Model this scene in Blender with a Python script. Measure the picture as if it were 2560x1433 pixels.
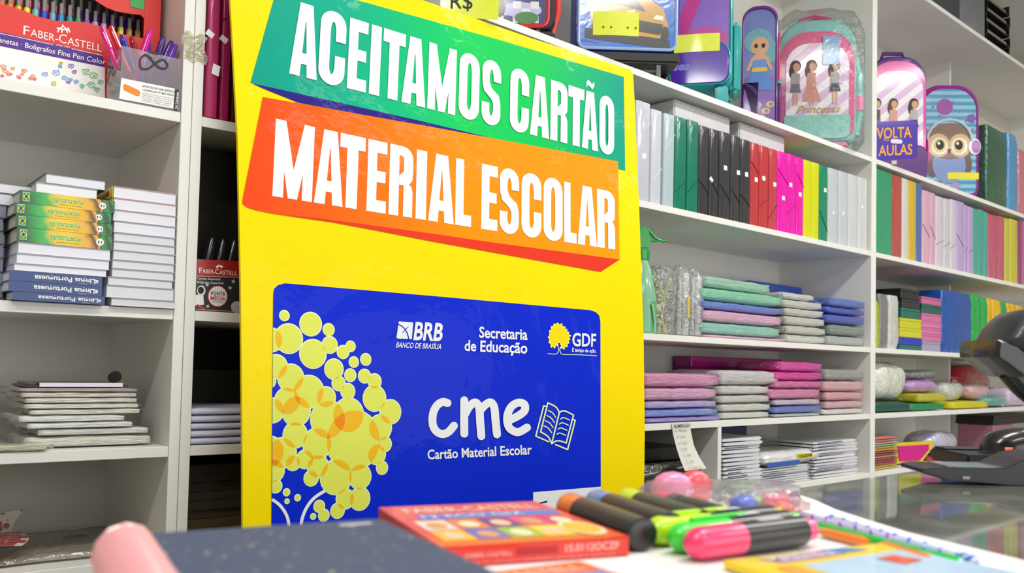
import bpy, bmesh, math, random
import numpy as np
from mathutils import Vector, Matrix, noise as mnoise

for _o in list(bpy.data.objects):
    bpy.data.objects.remove(_o, do_unlink=True)
scene = bpy.context.scene
COL = scene.collection

# ------------------------------------------------------------------ camera
FPX, YAW, PITCH, ROLL = 2249.6, .74855, .03989, .02193
CX, CY = 1280.0, 716.5 + 106.39
CAM = np.array([0, 0, 1.3])
_cy, _sy = math.cos(YAW), math.sin(YAW)
FW = np.array([_sy*math.cos(PITCH), _cy*math.cos(PITCH), math.sin(PITCH)])
_r = np.array([_cy, -_sy, 0.0]); _u = np.cross(_r, FW)
RT = _r*math.cos(ROLL) + _u*math.sin(ROLL)
UP = _u*math.cos(ROLL) - _r*math.sin(ROLL)
cd = bpy.data.cameras.new('camera'); cam = bpy.data.objects.new('camera', cd); COL.objects.link(cam)
cd.sensor_width = 36.0; cd.sensor_fit = 'HORIZONTAL'; cd.lens = 36.0*FPX/2560.0
cd.shift_y = 106.39/2560.0
cd.clip_start = .02; cd.clip_end = 60
cd.dof.use_dof = True; cd.dof.focus_distance = 1.85; cd.dof.aperture_fstop = 7.5
cam.matrix_world = Matrix(((RT[0], UP[0], -FW[0], CAM[0]), (RT[1], UP[1], -FW[1], CAM[1]), (RT[2], UP[2], -FW[2], CAM[2]), (0, 0, 0, 1)))
scene.camera = cam

# ------------------------------------------------------------------ world, exposure
w = bpy.data.worlds.new('room_air'); scene.world = w; w.use_nodes = True
w.node_tree.nodes['Background'].inputs[0].default_value = (.9, .95, 1, 1)
w.node_tree.nodes['Background'].inputs[1].default_value = .15
vs = scene.view_settings
vs.view_transform = 'Standard'; vs.look = 'None'; vs.gamma = 1.0; vs.use_curve_mapping = False
vs.exposure = 0.34

# ------------------------------------------------------------------ ceiling lamps (light comes from their tubes)
LAMPS = [(-.6, .1), (1.1, .1), (2.8, .1), (4.5, .1), (.3, -1.5), (2.6, -1.5), (4.8, -1.5)]
LAMP_Z = 3.10
for _i, (_x, _y) in enumerate(LAMPS):
    ld = bpy.data.lights.new('tube_light', 'AREA'); ld.shape = 'RECTANGLE'; ld.size = 1.2; ld.size_y = .22
    ld.energy = 15 if _y > -1 else 9; ld.color = (1.0, .985, .955)
    lo = bpy.data.objects.new('tube_light', ld); COL.objects.link(lo); lo.location = (_x, _y, LAMP_Z-.012)

# broad soft fill added behind the camera to brighten the lower bays
sd = bpy.data.lights.new('front_fill_light', 'AREA'); sd.shape = 'RECTANGLE'; sd.size = 5.6; sd.size_y = 2.2; sd.energy = 62; sd.color = (.97, .985, 1.0)
so_ = bpy.data.objects.new('front_fill_light', sd); COL.objects.link(so_); so_.location = (1.6, -3.05, 1.35); so_.rotation_euler = (math.radians(90), 0, 0)

# ------------------------------------------------------------------ pixels to places
def ray(x, y):
    return FW + RT*((x-CX)/FPX) - UP*((y-CY)/FPX)

class Frame:
    """a piece of furniture's own axes: x along its front, y into it, z up"""
    def __init__(s, o, a):
        s.o = np.array(o, float); s.a = a
        c, n = math.cos(a), math.sin(a)
        s.M = np.array([[c, -n, 0], [n, c, 0], [0, 0, 1.0]])
    def loc(s, p): return s.M.T @ (np.array(p, float)-s.o)
    def wor(s, p): return s.M @ np.array(p, float) + s.o
    def y(s, u, v, Y):      # where the ray through a pixel meets the plane y = Y
        c = s.loc(CAM); d = s.M.T @ ray(u, v); return c + d*((Y-c[1])/d[1])
    def z(s, u, v, Z):
        c = s.loc(CAM); d = s.M.T @ ray(u, v); return c + d*((Z-c[2])/d[2])
    def x(s, u, v, X):
        c = s.loc(CAM); d = s.M.T @ ray(u, v); return c + d*((X-c[0])/d[0])
W = Frame((0, 0, 0), 0)                 # the right-hand shelving: along the wall
YF = 1.514                              # its front
YL = -.07216
L = Frame((.642, 1.545, 0), YL)         # the left-hand shelving, set at a slight angle
ZT = 1.175                              # counter top

# ------------------------------------------------------------------ materials
def lin(h):
    h = h.lstrip('#'); o = []
    for i in (0, 2, 4):
        c = int(h[i:i+2], 16)/255.0
        o.append(c/12.92 if c <= .04045 else ((c+.055)/1.055)**2.4)
    return o
_mc = {}
def M(hexc, rough=.5, coat=0.0, var=.06, vs=30.0, bump=0.0, bs=60.0, metal=0.0, alpha=1.0, trans=0.0, spec=.5, stretch=None, name=None, bdist=.004, sheen=0.0):
    key = (hexc, rough, coat, var, vs, bump, bs, metal, alpha, trans, spec, stretch, name, bdist, sheen)
    if key in _mc: return _mc[key]
    m = bpy.data.materials.new(name or 'surface_'+hexc.lstrip('#')); m.use_nodes = True
    nt = m.node_tree; N = nt.nodes; K = nt.links
    b = N['Principled BSDF']; c = lin(hexc)
    tc = N.new('ShaderNodeTexCoord'); mp = N.new('ShaderNodeMapping')
    K.new(tc.outputs['Object'], mp.inputs['Vector'])
    if stretch: mp.inputs['Scale'].default_value = stretch
    nz = N.new('ShaderNodeTexNoise'); nz.inputs['Scale'].default_value = vs; nz.inputs['Detail'].default_value = 3
    K.new(mp.outputs[0], nz.inputs['Vector'])
    mx = N.new('ShaderNodeMix'); mx.data_type = 'RGBA'
    mx.inputs[6].default_value = [max(0, v*(1-var)) for v in c]+[1]
    mx.inputs[7].default_value = [min(1, v*(1+var)+.002*var) for v in c]+[1]
    K.new(nz.outputs['Fac'], mx.inputs[0]); K.new(mx.outputs[2], b.inputs['Base Color'])
    b.inputs['Roughness'].default_value = rough; b.inputs['Metallic'].default_value = metal
    b.inputs['Specular IOR Level'].default_value = spec
    b.inputs['Coat Weight'].default_value = coat; b.inputs['Coat Roughness'].default_value = .08
    b.inputs['Alpha'].default_value = alpha; b.inputs['Transmission Weight'].default_value = trans
    if sheen: b.inputs['Sheen Weight'].default_value = sheen
    if bump:
        n2 = N.new('ShaderNodeTexNoise'); n2.inputs['Scale'].default_value = bs; n2.inputs['Detail'].default_value = 2.5; n2.inputs['Distortion'].default_value = .6
        K.new(mp.outputs[0], n2.inputs['Vector'])
        bp = N.new('ShaderNodeBump'); bp.inputs['Strength'].default_value = bump; bp.inputs['Distance'].default_value = bdist
        K.new(n2.outputs['Fac'], bp.inputs['Height']); K.new(bp.outputs[0], b.inputs['Normal']); K.new(bp.outputs[0], b.inputs['Coat Normal'])
    _mc[key] = m; return m
def film(hexc='#ffffff', body=.12, gloss=.25, bs=45.0, bump=.9, name='clear_film', bdist=.01):
    """thin crinkled clear plastic: mostly see-through, with sharp glints"""
    key = ('film', hexc, body, gloss, bs, bump, name, bdist)
    if key in _mc: return _mc[key]
    m = bpy.data.materials.new(name); m.use_nodes = True
    nt = m.node_tree; N = nt.nodes; K = nt.links; N.remove(N['Principled BSDF']); out = N['Material Output']
    tc = N.new('ShaderNodeTexCoord'); nz = N.new('ShaderNodeTexNoise'); nz.inputs['Scale'].default_value = bs; nz.inputs['Detail'].default_value = 2; nz.inputs['Distortion'].default_value = 1.2
    K.new(tc.outputs['Object'], nz.inputs['Vector'])
    bp = N.new('ShaderNodeBump'); bp.inputs['Strength'].default_value = bump; bp.inputs['Distance'].default_value = bdist; K.new(nz.outputs['Fac'], bp.inputs['Height'])
    tr = N.new('ShaderNodeBsdfTransparent'); tr.inputs[0].default_value = lin(hexc)+[1]
    df = N.new('ShaderNodeBsdfDiffuse'); df.inputs[0].default_value = lin(hexc)+[1]; K.new(bp.outputs[0], df.inputs['Normal'])
    gl = N.new('ShaderNodeBsdfGlossy'); gl.inputs['Roughness'].default_value = .12; K.new(bp.outputs[0], gl.inputs['Normal'])
    fr = N.new('ShaderNodeFresnel'); fr.inputs[0].default_value = 1.45; K.new(bp.outputs[0], fr.inputs['Normal'])
    ad = N.new('ShaderNodeMath'); ad.operation = 'MULTIPLY_ADD'; ad.inputs[1].default_value = .55; ad.inputs[2].default_value = gloss*.25; K.new(fr.outputs[0], ad.inputs[0])
    a = N.new('ShaderNodeMixShader'); a.inputs[0].default_value = body; K.new(tr.outputs[0], a.inputs[1]); K.new(df.outputs[0], a.inputs[2])
    c = N.new('ShaderNodeMixShader'); K.new(ad.outputs[0], c.inputs[0]); K.new(a.outputs[0], c.inputs[1]); K.new(gl.outputs[0], c.inputs[2])
    K.new(c.outputs[0], out.inputs[0])
    _mc[key] = m; return m

# ------------------------------------------------------------------ mesh building
class MB:
    def __init__(s): s.v = []; s.f = []; s.mi = []
    def _add(s, vs, fs, m=0):
        n = len(s.v); s.v += [tuple(map(float, q)) for q in vs]
        for f in fs: s.f.append([n+i for i in f]); s.mi.append(m)
        return s
    def box(s, x0, x1, y0, y1, z0, z1, m=0):
        vs = [(x, y, z) for z in (z0, z1) for y in (y0, y1) for x in (x0, x1)]
        return s._add(vs, [(0, 2, 3, 1), (4, 5, 7, 6), (0, 1, 5, 4), (2, 6, 7, 3), (0, 4, 6, 2), (1, 3, 7, 5)], m)
    def hexa(s, b, t, m=0):       # bottom ring of points, top ring
        n = len(b)
        return s._add(list(b)+list(t), [tuple(range(n))[::-1], tuple(range(n, 2*n))]+[(i, (i+1) % n, n+(i+1) % n, n+i) for i in range(n)], m)
    def prism(s, pts, a, b, axis='y', m=0):   # 2-d outline pushed along an axis
        f = {'y': lambda p, t: (p[0], t, p[1]), 'z': lambda p, t: (p[0], p[1], t), 'x': lambda p, t: (t, p[0], p[1])}[axis]
        return s.hexa([f(p, a) for p in pts], [f(p, b) for p in pts], m)
    def quad(s, a, b, c, d, m=0): return s._add([a, b, c, d], [(0, 1, 2, 3)], m)
    def ngon(s, pts, m=0): return s._add(pts, [tuple(range(len(pts)))], m)
    def tube(s, path, r, n=8, m=0, cap=True, closed=False):
        P = [Vector(p) for p in path]; k = len(P); R = r if isinstance(r, (list, tuple)) else [r]*k
        ring = []; prev = None
        for i in range(k):
            t = (P[(i+1) % k]-P[i-1]) if closed else (P[min(i+1, k-1)]-P[max(i-1, 0)])
            t.normalize()
            if prev is None:
                a = Vector((0, 0, 1)) if abs(t.z) < .9 else Vector((1, 0, 0)); e = t.cross(a).normalized()
            else:
                e = (prev-t*prev.dot(t)); e = e.normalized() if e.length > 1e-6 else t.orthogonal().normalized()
            prev = e; g = t.cross(e)
            ring.append([P[i]+(e*math.cos(2*math.pi*j/n)+g*math.sin(2*math.pi*j/n))*R[i] for j in range(n)])
        vs = [q for rg in ring for q in rg]; fs = []
        for i in range(k if closed else k-1):
            for j in range(n):
                a = i*n; b = ((i+1) % k)*n
                fs.append((a+j, a+(j+1) % n, b+(j+1) % n, b+j))
        if cap and not closed: fs += [tuple(range(n))[::-1], tuple(range((k-1)*n, k*n))]
        return s._add(vs, fs, m)
    def lathe(s, prof, n=20, o=(0, 0, 0), axis='z', m=0, sx=1.0, sy=1.0):
        vs = []
        for r, z in prof:
            for j in range(n):
                a = 2*math.pi*j/n; q = (r*math.cos(a)*sx, r*math.sin(a)*sy, z)
                if axis == 'x': q = (q[2], q[0], q[1])
                elif axis == 'y': q = (q[0], q[2], q[1])
                vs.append((q[0]+o[0], q[1]+o[1], q[2]+o[2]))
        k = len(prof); fs = [(i*n+j, i*n+(j+1) % n, (i+1)*n+(j+1) % n, (i+1)*n+j) for i in range(k-1) for j in range(n)]
        fs += [tuple(range(n))[::-1], tuple(range((k-1)*n, k*n))]
        return s._add(vs, fs, m)
    def grid(s, fn, nu, nv, m=0, closed_u=False):
        vs = [fn(i/nu, j/nv) for j in range(nv+1) for i in range(nu+1)]
        return s._add(vs, [(j*(nu+1)+i, j*(nu+1)+i+1, (j+1)*(nu+1)+i+1, (j+1)*(nu+1)+i) for j in range(nv) for i in range(nu)], m)
    def mesh(s, name, mats, smooth=False, bev=0.0, seg=1, weld=False, face=None):
        me = bpy.data.meshes.new(name); me.from_pydata(s.v, [], s.f)
        for q in (mats if isinstance(mats, (list, tuple)) else [mats]): me.materials.append(q)
        for p, i in zip(me.polygons, s.mi): p.material_index = i
        bm = bmesh.new(); bm.from_mesh(me)
        if weld: bmesh.ops.remove_doubles(bm, verts=bm.verts, dist=1e-5)
        if face is None: bmesh.ops.recalc_face_normals(bm, faces=bm.faces)
        else:
            bm.normal_update(); fv = Vector(face); fl = [q for q in bm.faces if q.normal.dot(fv) < 0]
            if fl: bmesh.ops.reverse_faces(bm, faces=fl)
        if bev:
            ed = [e for e in bm.edges if len(e.link_faces) == 2 and e.calc_face_angle(0) > .6]
            bmesh.ops.bevel(bm, geom=ed, offset=bev, segments=seg, affect='EDGES', clamp_overlap=True)
        bm.to_mesh(me); bm.free()
        if smooth:
            me.polygons.foreach_set('use_smooth', [True]*len(me.polygons))
            if smooth != 'all':
                try: me.set_sharp_from_angle(angle=.7)
                except Exception: pass
        return me
    def build(s, name, mats, parent=None, loc=None, rz=0.0, smooth=False, bev=0.0, seg=1, rot=None, weld=False, face=None):
        o = bpy.data.objects.new(name, s.mesh(name, mats, smooth, bev, seg, weld, face)); COL.objects.link(o)
        if parent: o.parent = parent
        if loc is not None: o.location = tuple(loc)
        o.rotation_euler = rot if rot else (0, 0, rz)
        return o
def tag(o, label, cat, group=None, kind=None):
    o['label'] = label; o['category'] = cat
    if group: o['group'] = group
    if kind: o['kind'] = kind
    return o
def empty(name, label, cat, loc=(0, 0, 0), rz=0.0, group=None, fr=None):
    o = bpy.data.objects.new(name, None); COL.objects.link(o); o.empty_display_size = .03
    if fr is not None: loc = fr.wor(loc); rz = rz+fr.a
    o.location = tuple(loc); o.rotation_euler = (0, 0, rz)
    return tag(o, label, cat, group)
def single(mb, name, mats, label, cat, loc=(0, 0, 0), rz=0.0, group=None, fr=None, **kw):
    if fr is not None: loc = fr.wor(loc); rz = rz+fr.a
    return tag(mb.build(name, mats, None, loc, rz, **kw), label, cat, group)
def struct(o):
    o['kind'] = 'structure'; return o
def clone(o, parent=None):
    c = o.copy(); COL.objects.link(c); c.parent = parent
    for ch in [k for k in bpy.data.objects if k.parent == o]: clone(ch, c)
    return c
def rrect(x0, x1, z0, z1, r, n=5):
    P = []
    for cx, cz, a0 in ((x1-r, z0+r, -90), (x1-r, z1-r, 0), (x0+r, z1-r, 90), (x0+r, z0+r, 180)):
        for i in range(n+1):
            a = math.radians(a0+90*i/n); P.append((cx+r*math.cos(a), cz+r*math.sin(a)))
    return P

# ------------------------------------------------------------------ lettering
_tc = {}
def glyphs(s, bold=0.0, shear=0.0):
    """outline of a word: x 0..1 over its length, y 0 on the base line, 1 at capital height"""
    k = (s, bold, shear)
    if k in _tc: return _tc[k]
    def raw(t):
        cu = bpy.data.curves.new('lettering', 'FONT'); cu.body = t; cu.offset = bold; cu.resolution_u = 3
        ob = bpy.data.objects.new('lettering', cu); COL.objects.link(ob)
        bpy.context.view_layer.update()
        me = bpy.data.meshes.new_from_object(ob.evaluated_get(bpy.context.evaluated_depsgraph_get()))
        V = np.array([v.co[:2] for v in me.vertices]); F = [tuple(p.vertices) for p in me.polygons]
        bpy.data.meshes.remove(me); bpy.data.objects.remove(ob); bpy.data.curves.remove(cu)
        return V, F
    if 'H' not in _tc:
        V, F = raw('H') if bold == 0 else (None, None)
        if V is None:
            _tc['H'] = .7
        else: _tc['H'] = float(V[:, 1].max())
    V, F = raw(s); V = V.copy(); V[:, 1] /= _tc['H']; V[:, 0] += shear*V[:, 1]
    a, b = V[:, 0].min(), V[:, 0].max(); asp = (b-a)/_tc['H']
    V[:, 0] = (V[:, 0]-a)/(b-a)
    _tc[k] = (V, F, asp); return _tc[k]
def homog(q):       # unit square (0,0)(1,0)(1,1)(0,1) -> four points
    A = []; B = []
    for (s, t), (x, y) in zip(((0, 0), (1, 0), (1, 1), (0, 1)), q):
        A.append([s, t, 1, 0, 0, 0, -s*x, -t*x]); B.append(x)
        A.append([0, 0, 0, s, t, 1, -s*y, -t*y]); B.append(y)
    h = np.linalg.solve(np.array(A, float), np.array(B, float)); H = np.append(h, 1).reshape(3, 3)
    def f(s, t):
        p = H @ np.array([s, t, 1.0]); return p[0]/p[2], p[1]/p[2]
    f.H = H
    f.inv = lambda x, y: (lambda p: (p[0]/p[2], p[1]/p[2]))(np.linalg.inv(H) @ np.array([x, y, 1.0]))
    return f
def text_on(mb, s, mp, m=0, bold=0.0, shear=0.0):
    V, F, _ = glyphs(s, bold, shear); mb._add([mp(a, b) for a, b in V], F, m)
def text_flat(mb, s, x, z, h, y, m=0, width=None, bold=0.0, flip=False, axis='xz', shear=0.0, right=False):
    """straight line of text on a face y = const: left end x, base line z, capital height h"""
    V, F, asp = glyphs(s, bold, shear); wd = width if width else asp*h
    P = []
    for a, b in V:
        if flip: a, b = 1-a, 1-b
        if axis == 'xz': P.append((x+a*wd, y, z+b*h))
        elif axis == 'xy': P.append((x+a*wd, z+b*h, y))
        elif axis == 'yz': P.append((y, x+a*wd, z+b*h))
    mb._add(P, F, m)
def pen(path, hw, cap=True, hy=None, n=7):
    """outline polygons of a stroke with round ends: list of convex pieces"""
    P = [np.array(p, float) for p in path]; out = []
    for a, b in zip(P[:-1], P[1:]):
        d = b-a; ln = np.hypot(*d)
        if ln < 1e-9: continue
        nx = np.array([-d[1], d[0]])/ln*hw
        out.append([a+nx, a-nx, b-nx, b+nx])
    rng = P if cap else P[1:-1]
    for p in rng: out.append([p+hw*np.array([math.cos(2*math.pi*i/(2*n)), math.sin(2*math.pi*i/(2*n))]) for i in range(2*n)])
    return out
def clip(poly, other):
    """convex polygon cut by a convex polygon"""
    def area(q): return sum(q[i][0]*q[(i+1) % len(q)][1]-q[(i+1) % len(q)][0]*q[i][1] for i in range(len(q)))
    if area(other) < 0: other = other[::-1]
    out = list(poly)
    for i in range(len(other)):
        a, b = other[i], other[(i+1) % len(other)]; inp = out; out = []
        if not inp: return []
        sd = lambda p: (b[0]-a[0])*(p[1]-a[1])-(b[1]-a[1])*(p[0]-a[0])
        for j in range(len(inp)):
            p, q = inp[j], inp[(j+1) % len(inp)]; dp, dq = sd(p), sd(q)
            if dp >= 0: out.append(p)
            if (dp >= 0) != (dq >= 0):
                t = dp/(dp-dq); out.append((p[0]+t*(q[0]-p[0]), p[1]+t*(q[1]-p[1])))
    return out
rng = random.Random(7)
glyphs('H')
# ================================================================== the room
WHITE = M('#e9e8e2', .38, 0, .03, 6)
BACKP = M('#dcd8cf', .5, 0, .04, 5)
WALLM = M('#c8c2b4', .7, 0, .04, 3)
def slab(name, x0, x1, y0, y1, z0, z1, m, **k): return struct(MB().box(x0, x1, y0, y1, z0, z1).build(name, m, **k))
slab('floor', -2.6, 7.4, -3.2, 2.1, -.05, 0, M('#7d766a', .35, 0, .1, 4))
slab('ceiling', -2.6, 7.4, -3.2, 2.1, 3.2, 3.25, M('#f4f3f0', .8, 0, .02, 3))
slab('wall_back', -2.6, 7.4, 1.98, 2.06, 0, 3.2, WALLM)
slab('wall_front', -2.6, 7.4, -3.2, -3.12, 0, 3.2, WALLM)
slab('wall_left', -2.6, -2.52, -3.12, 1.98, 0, 3.2, WALLM)
slab('wall_right', 7.32, 7.4, -3.12, 1.98, 0, 3.2, WALLM)
win = MB().box(-1.2, 4.4, -3.115, -3.10, .25, 2.45).build('added_window_1', M('#e8eef2', .1, .3, .02)); struct(win)  # unseen window added to go with the fill light in front of it
for x in (-1.22, .16, 1.58, 3.0, 4.38): MB().box(x-.03, x+.03, -3.10, -3.06, .2, 2.5).build('added_window_frame', M('#8a8c8e', .4), win)
for z in (.22, 2.47): MB().box(-1.25, 4.41, -3.10, -3.06, z-.03, z+.03).build('added_window_frame', M('#8a8c8e', .4), win)
_tubem = bpy.data.materials.new('lit_tube'); _tubem.use_nodes = True
_b = _tubem.node_tree.nodes['Principled BSDF']; _b.inputs['Emission Color'].default_value = (1, .98, .95, 1); _b.inputs['Emission Strength'].default_value = 6
for i, (x, y) in enumerate(LAMPS):
    t = empty('ceiling_lamp', ['white twin tube ceiling lamp above the far left end of the counter', 'white twin tube ceiling lamp above the poster', 'white twin tube ceiling lamp above the folder shelves', 'white twin tube ceiling lamp above the far right shelves', 'white twin tube ceiling lamp behind the camera on the left', 'white twin tube ceiling lamp behind the camera in the middle', 'white twin tube ceiling lamp behind the camera on the right'][i], 'ceiling lamp', (x, y, LAMP_Z), 0, 'tube lamps on the ceiling')
    MB().box(-.62, .62, -.13, .13, .05, .1).build('housing', WHITE, t)
    for s in (-.06, .06):
        MB().tube([(-.59, s, .02), (.59, s, .02)], .013, 10).build('tube', _tubem, t, smooth=True)
    for s in (-.6, .6): MB().box(s-.01, s+.01, -.1, .1, 0, .05).build('socket', WHITE, t)

# ================================================================== shelving
TH = .018
def shelf_unit(label, fr, x0, x1, zs, depth, ztop, left=True, right=True, name='shelving_unit', backm=None, zbase=0.0, extra=None):
    t = empty(name, label, 'shelving', (x0, 0 if fr is L else YF, 0), 0, None, fr)
    wd = x1-x0
    a = TH if left else 0; b = wd-TH if right else wd
    if left: MB().box(0, TH, 0, depth+.006, zbase, ztop).build('side_panel', WHITE, t, bev=.0008)
    if right: MB().box(b, wd, 0, depth+.006, zbase, ztop).build('side_panel', WHITE, t, bev=.0008)
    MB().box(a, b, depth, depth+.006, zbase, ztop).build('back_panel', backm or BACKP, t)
    for z in zs:
        MB().box(a+.0004, b-.0004, .0015, depth-.0005, z, z+TH).build('shelf', WHITE, t, bev=.0008)
    return t
LZ = [.10, .50, .939, 1.128, 1.3655, 1.7125, 2.06, 2.42, 2.80]
RZ = [.10, .50, .919, 1.132, 1.3745, 1.728, 2.0765]
uL = shelf_unit('white shelving holding books on the far left', L, -1.15, .0085, LZ, .382, 2.95)
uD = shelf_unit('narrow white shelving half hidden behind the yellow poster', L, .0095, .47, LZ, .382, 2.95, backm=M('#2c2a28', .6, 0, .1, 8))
uR = shelf_unit('wide white shelving with folders and backpacks right of the poster', W, 1.175, 3.2145, RZ+[2.82], .376, 3.0)
MB().box(2.237-1.175, 2.255-1.175, .002, .375, .937, 1.1318).build('divider', WHITE, uR, bev=.0008)
uQ = shelf_unit('white shelving with the owl backpack on the far right', W, 3.2155, 5.76, RZ+[2.82], .376, 3.0)
for za, zb in zip([.937, 1.15, 1.3925, 1.746, 2.0945], [1.132, 1.3745, 1.728, 2.0765, 2.82]):
    MB().box(4.474-3.2155, 4.492-3.2155, .22, .3755, za, zb-.0003).build('divider', WHITE, uQ)
# strips of clear tape on the post between the two units
_p = L.y(492, 120, -.0008)
mb = MB()
mb.grid(lambda s, t: (-.011+.04*s+.004*math.sin(t*7), -.0012-.0012*abs(math.sin(9*s+5*t)), -.025+.05*t+.003*math.sin(11*s)), 10, 10)
single(mb, 'clear_tape', film('#f4f0dc', .25, .5, 90, 1.0, 'tape_film'), 'crinkled clear tape wrapped on the white shelf post beside the pen holder', 'tape', (.0, 0, _p[2]), 0, None, L, smooth='all')
# ================================================================== the big poster leaning on the shelves
PA, PL_ = -.068, .075
_nin = np.array([-math.sin(PA), math.cos(PA), 0]); PE1 = np.array([math.cos(PA), math.sin(PA), 0])
PE2 = np.array([0, 0, 1])*math.cos(PL_) + _nin*math.sin(PL_); PN = np.cross(PE1, PE2)      # PN points at the room
_d = ray(1578, 178); P0 = CAM + _d*(1.43/_d[1])
PBASE = P0 + PE1*(-.5) - PE2*((P0[2])/PE2[2])      # middle of its foot, on the floor
def on_poster(u, v, off=0.0):
    d = ray(u, v); t = ((P0-CAM) @ PN)/(d @ PN); return CAM + d*t + PN*off - PBASE
def uv_poster(a, b, off=0.0): return P0 + PE1*a + PE2*b + PN*off - PBASE
def printed(hexc, rough=.34, var=.04, name=None):
    """ink under clear tape: shared wrinkles over the whole sheet"""
    m = M(hexc, rough, .10, var, 5, spec=.08, name=name or 'print_'+hexc[1:]); nt = m.node_tree; N = nt.nodes; K = nt.links
    if m.get('done'): return m
    m['done'] = 1
    g = N.new('ShaderNodeNewGeometry'); b = N['Principled BSDF']
    a = N.new('ShaderNodeTexNoise'); a.inputs['Scale'].default_value = 3.4; a.inputs['Detail'].default_value = 1.5; a.inputs['Distortion'].default_value = .8; K.new(g.outputs['Position'], a.inputs['Vector'])
    c = N.new('ShaderNodeTexNoise'); c.inputs['Scale'].default_value = 34; c.inputs['Detail'].default_value = 2; K.new(g.outputs['Position'], c.inputs['Vector'])
    p1 = N.new('ShaderNodeBump'); p1.inputs['Strength'].default_value = .5; p1.inputs['Distance'].default_value = .035; K.new(a.outputs['Fac'], p1.inputs['Height'])
    p2 = N.new('ShaderNodeBump'); p2.inputs['Strength'].default_value = .22; p2.inputs['Distance'].default_value = .006; K.new(c.outputs['Fac'], p2.inputs['Height']); K.new(p1.outputs[0], p2.inputs['Normal'])
    K.new(p2.outputs[0], b.inputs['Coat Normal']); b.inputs['Coat Roughness'].default_value = .07
    return m
YEL, GRN, ORA, RED_, BLU, INDI, WHT = (printed('#f7dc00'), None, None, printed('#e23a24'), printed('#0428cc'), printed('#2c1f80'), printed('#e9ecee', .4, .02))
def ramp_print(name, stops, axis_u0, axis_u1):
    """ink that changes hue along the banner (printed blend)"""
    m = printed('#808080', name=name); nt = m.node_tree; N = nt.nodes; K = nt.links
    g = N.new('ShaderNodeNewGeometry'); d = N.new('ShaderNodeVectorMath'); d.operation = 'DOT_PRODUCT'; d.inputs[1].default_value = tuple(PE1); K.new(g.outputs['Position'], d.inputs[0])
    o = float(P0 @ PE1); mr = N.new('ShaderNodeMapRange'); mr.inputs[1].default_value = o+axis_u0; mr.inputs[2].default_value = o+axis_u1; K.new(d.outputs['Value'], mr.inputs[0])
    r = N.new('ShaderNodeValToRGB'); e = r.color_ramp.elements
    e[0].position = stops[0][0]; e[0].color = lin(stops[0][1])+[1]; e[1].position = stops[-1][0]; e[1].color = lin(stops[-1][1])+[1]
    for p, h in stops[1:-1]:
        q = e.new(p); q.color = lin(h)+[1]
    K.new(mr.outputs[0], r.inputs[0]); K.new(r.outputs[0], N['Principled BSDF'].inputs['Base Color']); return m
GRN = ramp_print('print_green_blend', [(0, '#0a9a86'), (.2, '#0aa98a'), (.5, '#0cc95c'), (.72, '#0cc255'), (1, '#0b9a86')], -1.0, -.03)
ORA = ramp_print('print_orange_blend', [(0, '#f4481c'), (.18, '#fa6312'), (.5, '#ff8f08'), (1, '#f79a0e')], -1.0, -.05)
poster = empty('poster', 'large yellow shop poster about the school supplies card, leaning on the shelves', 'poster', PBASE)
# the sheet itself, on board
_edge = [(576, 0), (581, 90), (590, 260), (594.5, 350), (602, 700), (606, 1090), (607, 1330)]
_out = [uv_poster(-1.030, .016)] + [on_poster(*p) for p in _edge] + [uv_poster(-.998, -(P0[2])/PE2[2]+.001), uv_poster(-.012, -(P0[2])/PE2[2]+.001)]
_out += [on_poster(*p) for p in ((1610, 1235), (1612, 1080), (1609, 840), (1598, 520), (1586, 240), (1583, 188))] + [on_poster(1578, 175), on_poster(1330, 96), on_poster(1085, 10)]
MB().hexa([p-PN*.007 for p in _out], _out).build('board', YEL, poster)
def sheet(name, polys, m, off, parent=poster):
    mb = MB()
    for q in polys: mb.ngon([on_poster(x, y, off) for x, y in q])
    return mb.build(name, m, parent, face=PN)
sheet('green_banner', [[(625.5, 207.3), (698.5, -53), (891, 0), (1248.4, 100), (1559.2, 192.5), (1562.7, 427.3), (1246, 352), (704.7, 225)]], GRN, .0006)
sheet('indigo_fold', [[(630, 209), (704.7, 225), (1040, 300), (1248, 350), (1246, 354), (1040, 312), (745, 257), (663, 224)]], INDI, .0009)
sheet('orange_banner', [[(656.5, 243), (1080, 318), (1544, 404), (1548.6, 649), (1219, 605.5), (1080, 585), (791, 545), (680.6, 534.4), (640, 526), (618, 519), (605.8, 510), (605.8, 500)]], ORA, .0012)
sheet('red_fold', [[(680.6, 534.4), (791, 545), (1080, 584.5), (1219.4, 605), (1548.6, 649), (1500.9, 680), (1235, 632), (1080, 604), (945, 577.5), (830, 556)]], RED_, .0013)

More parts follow.
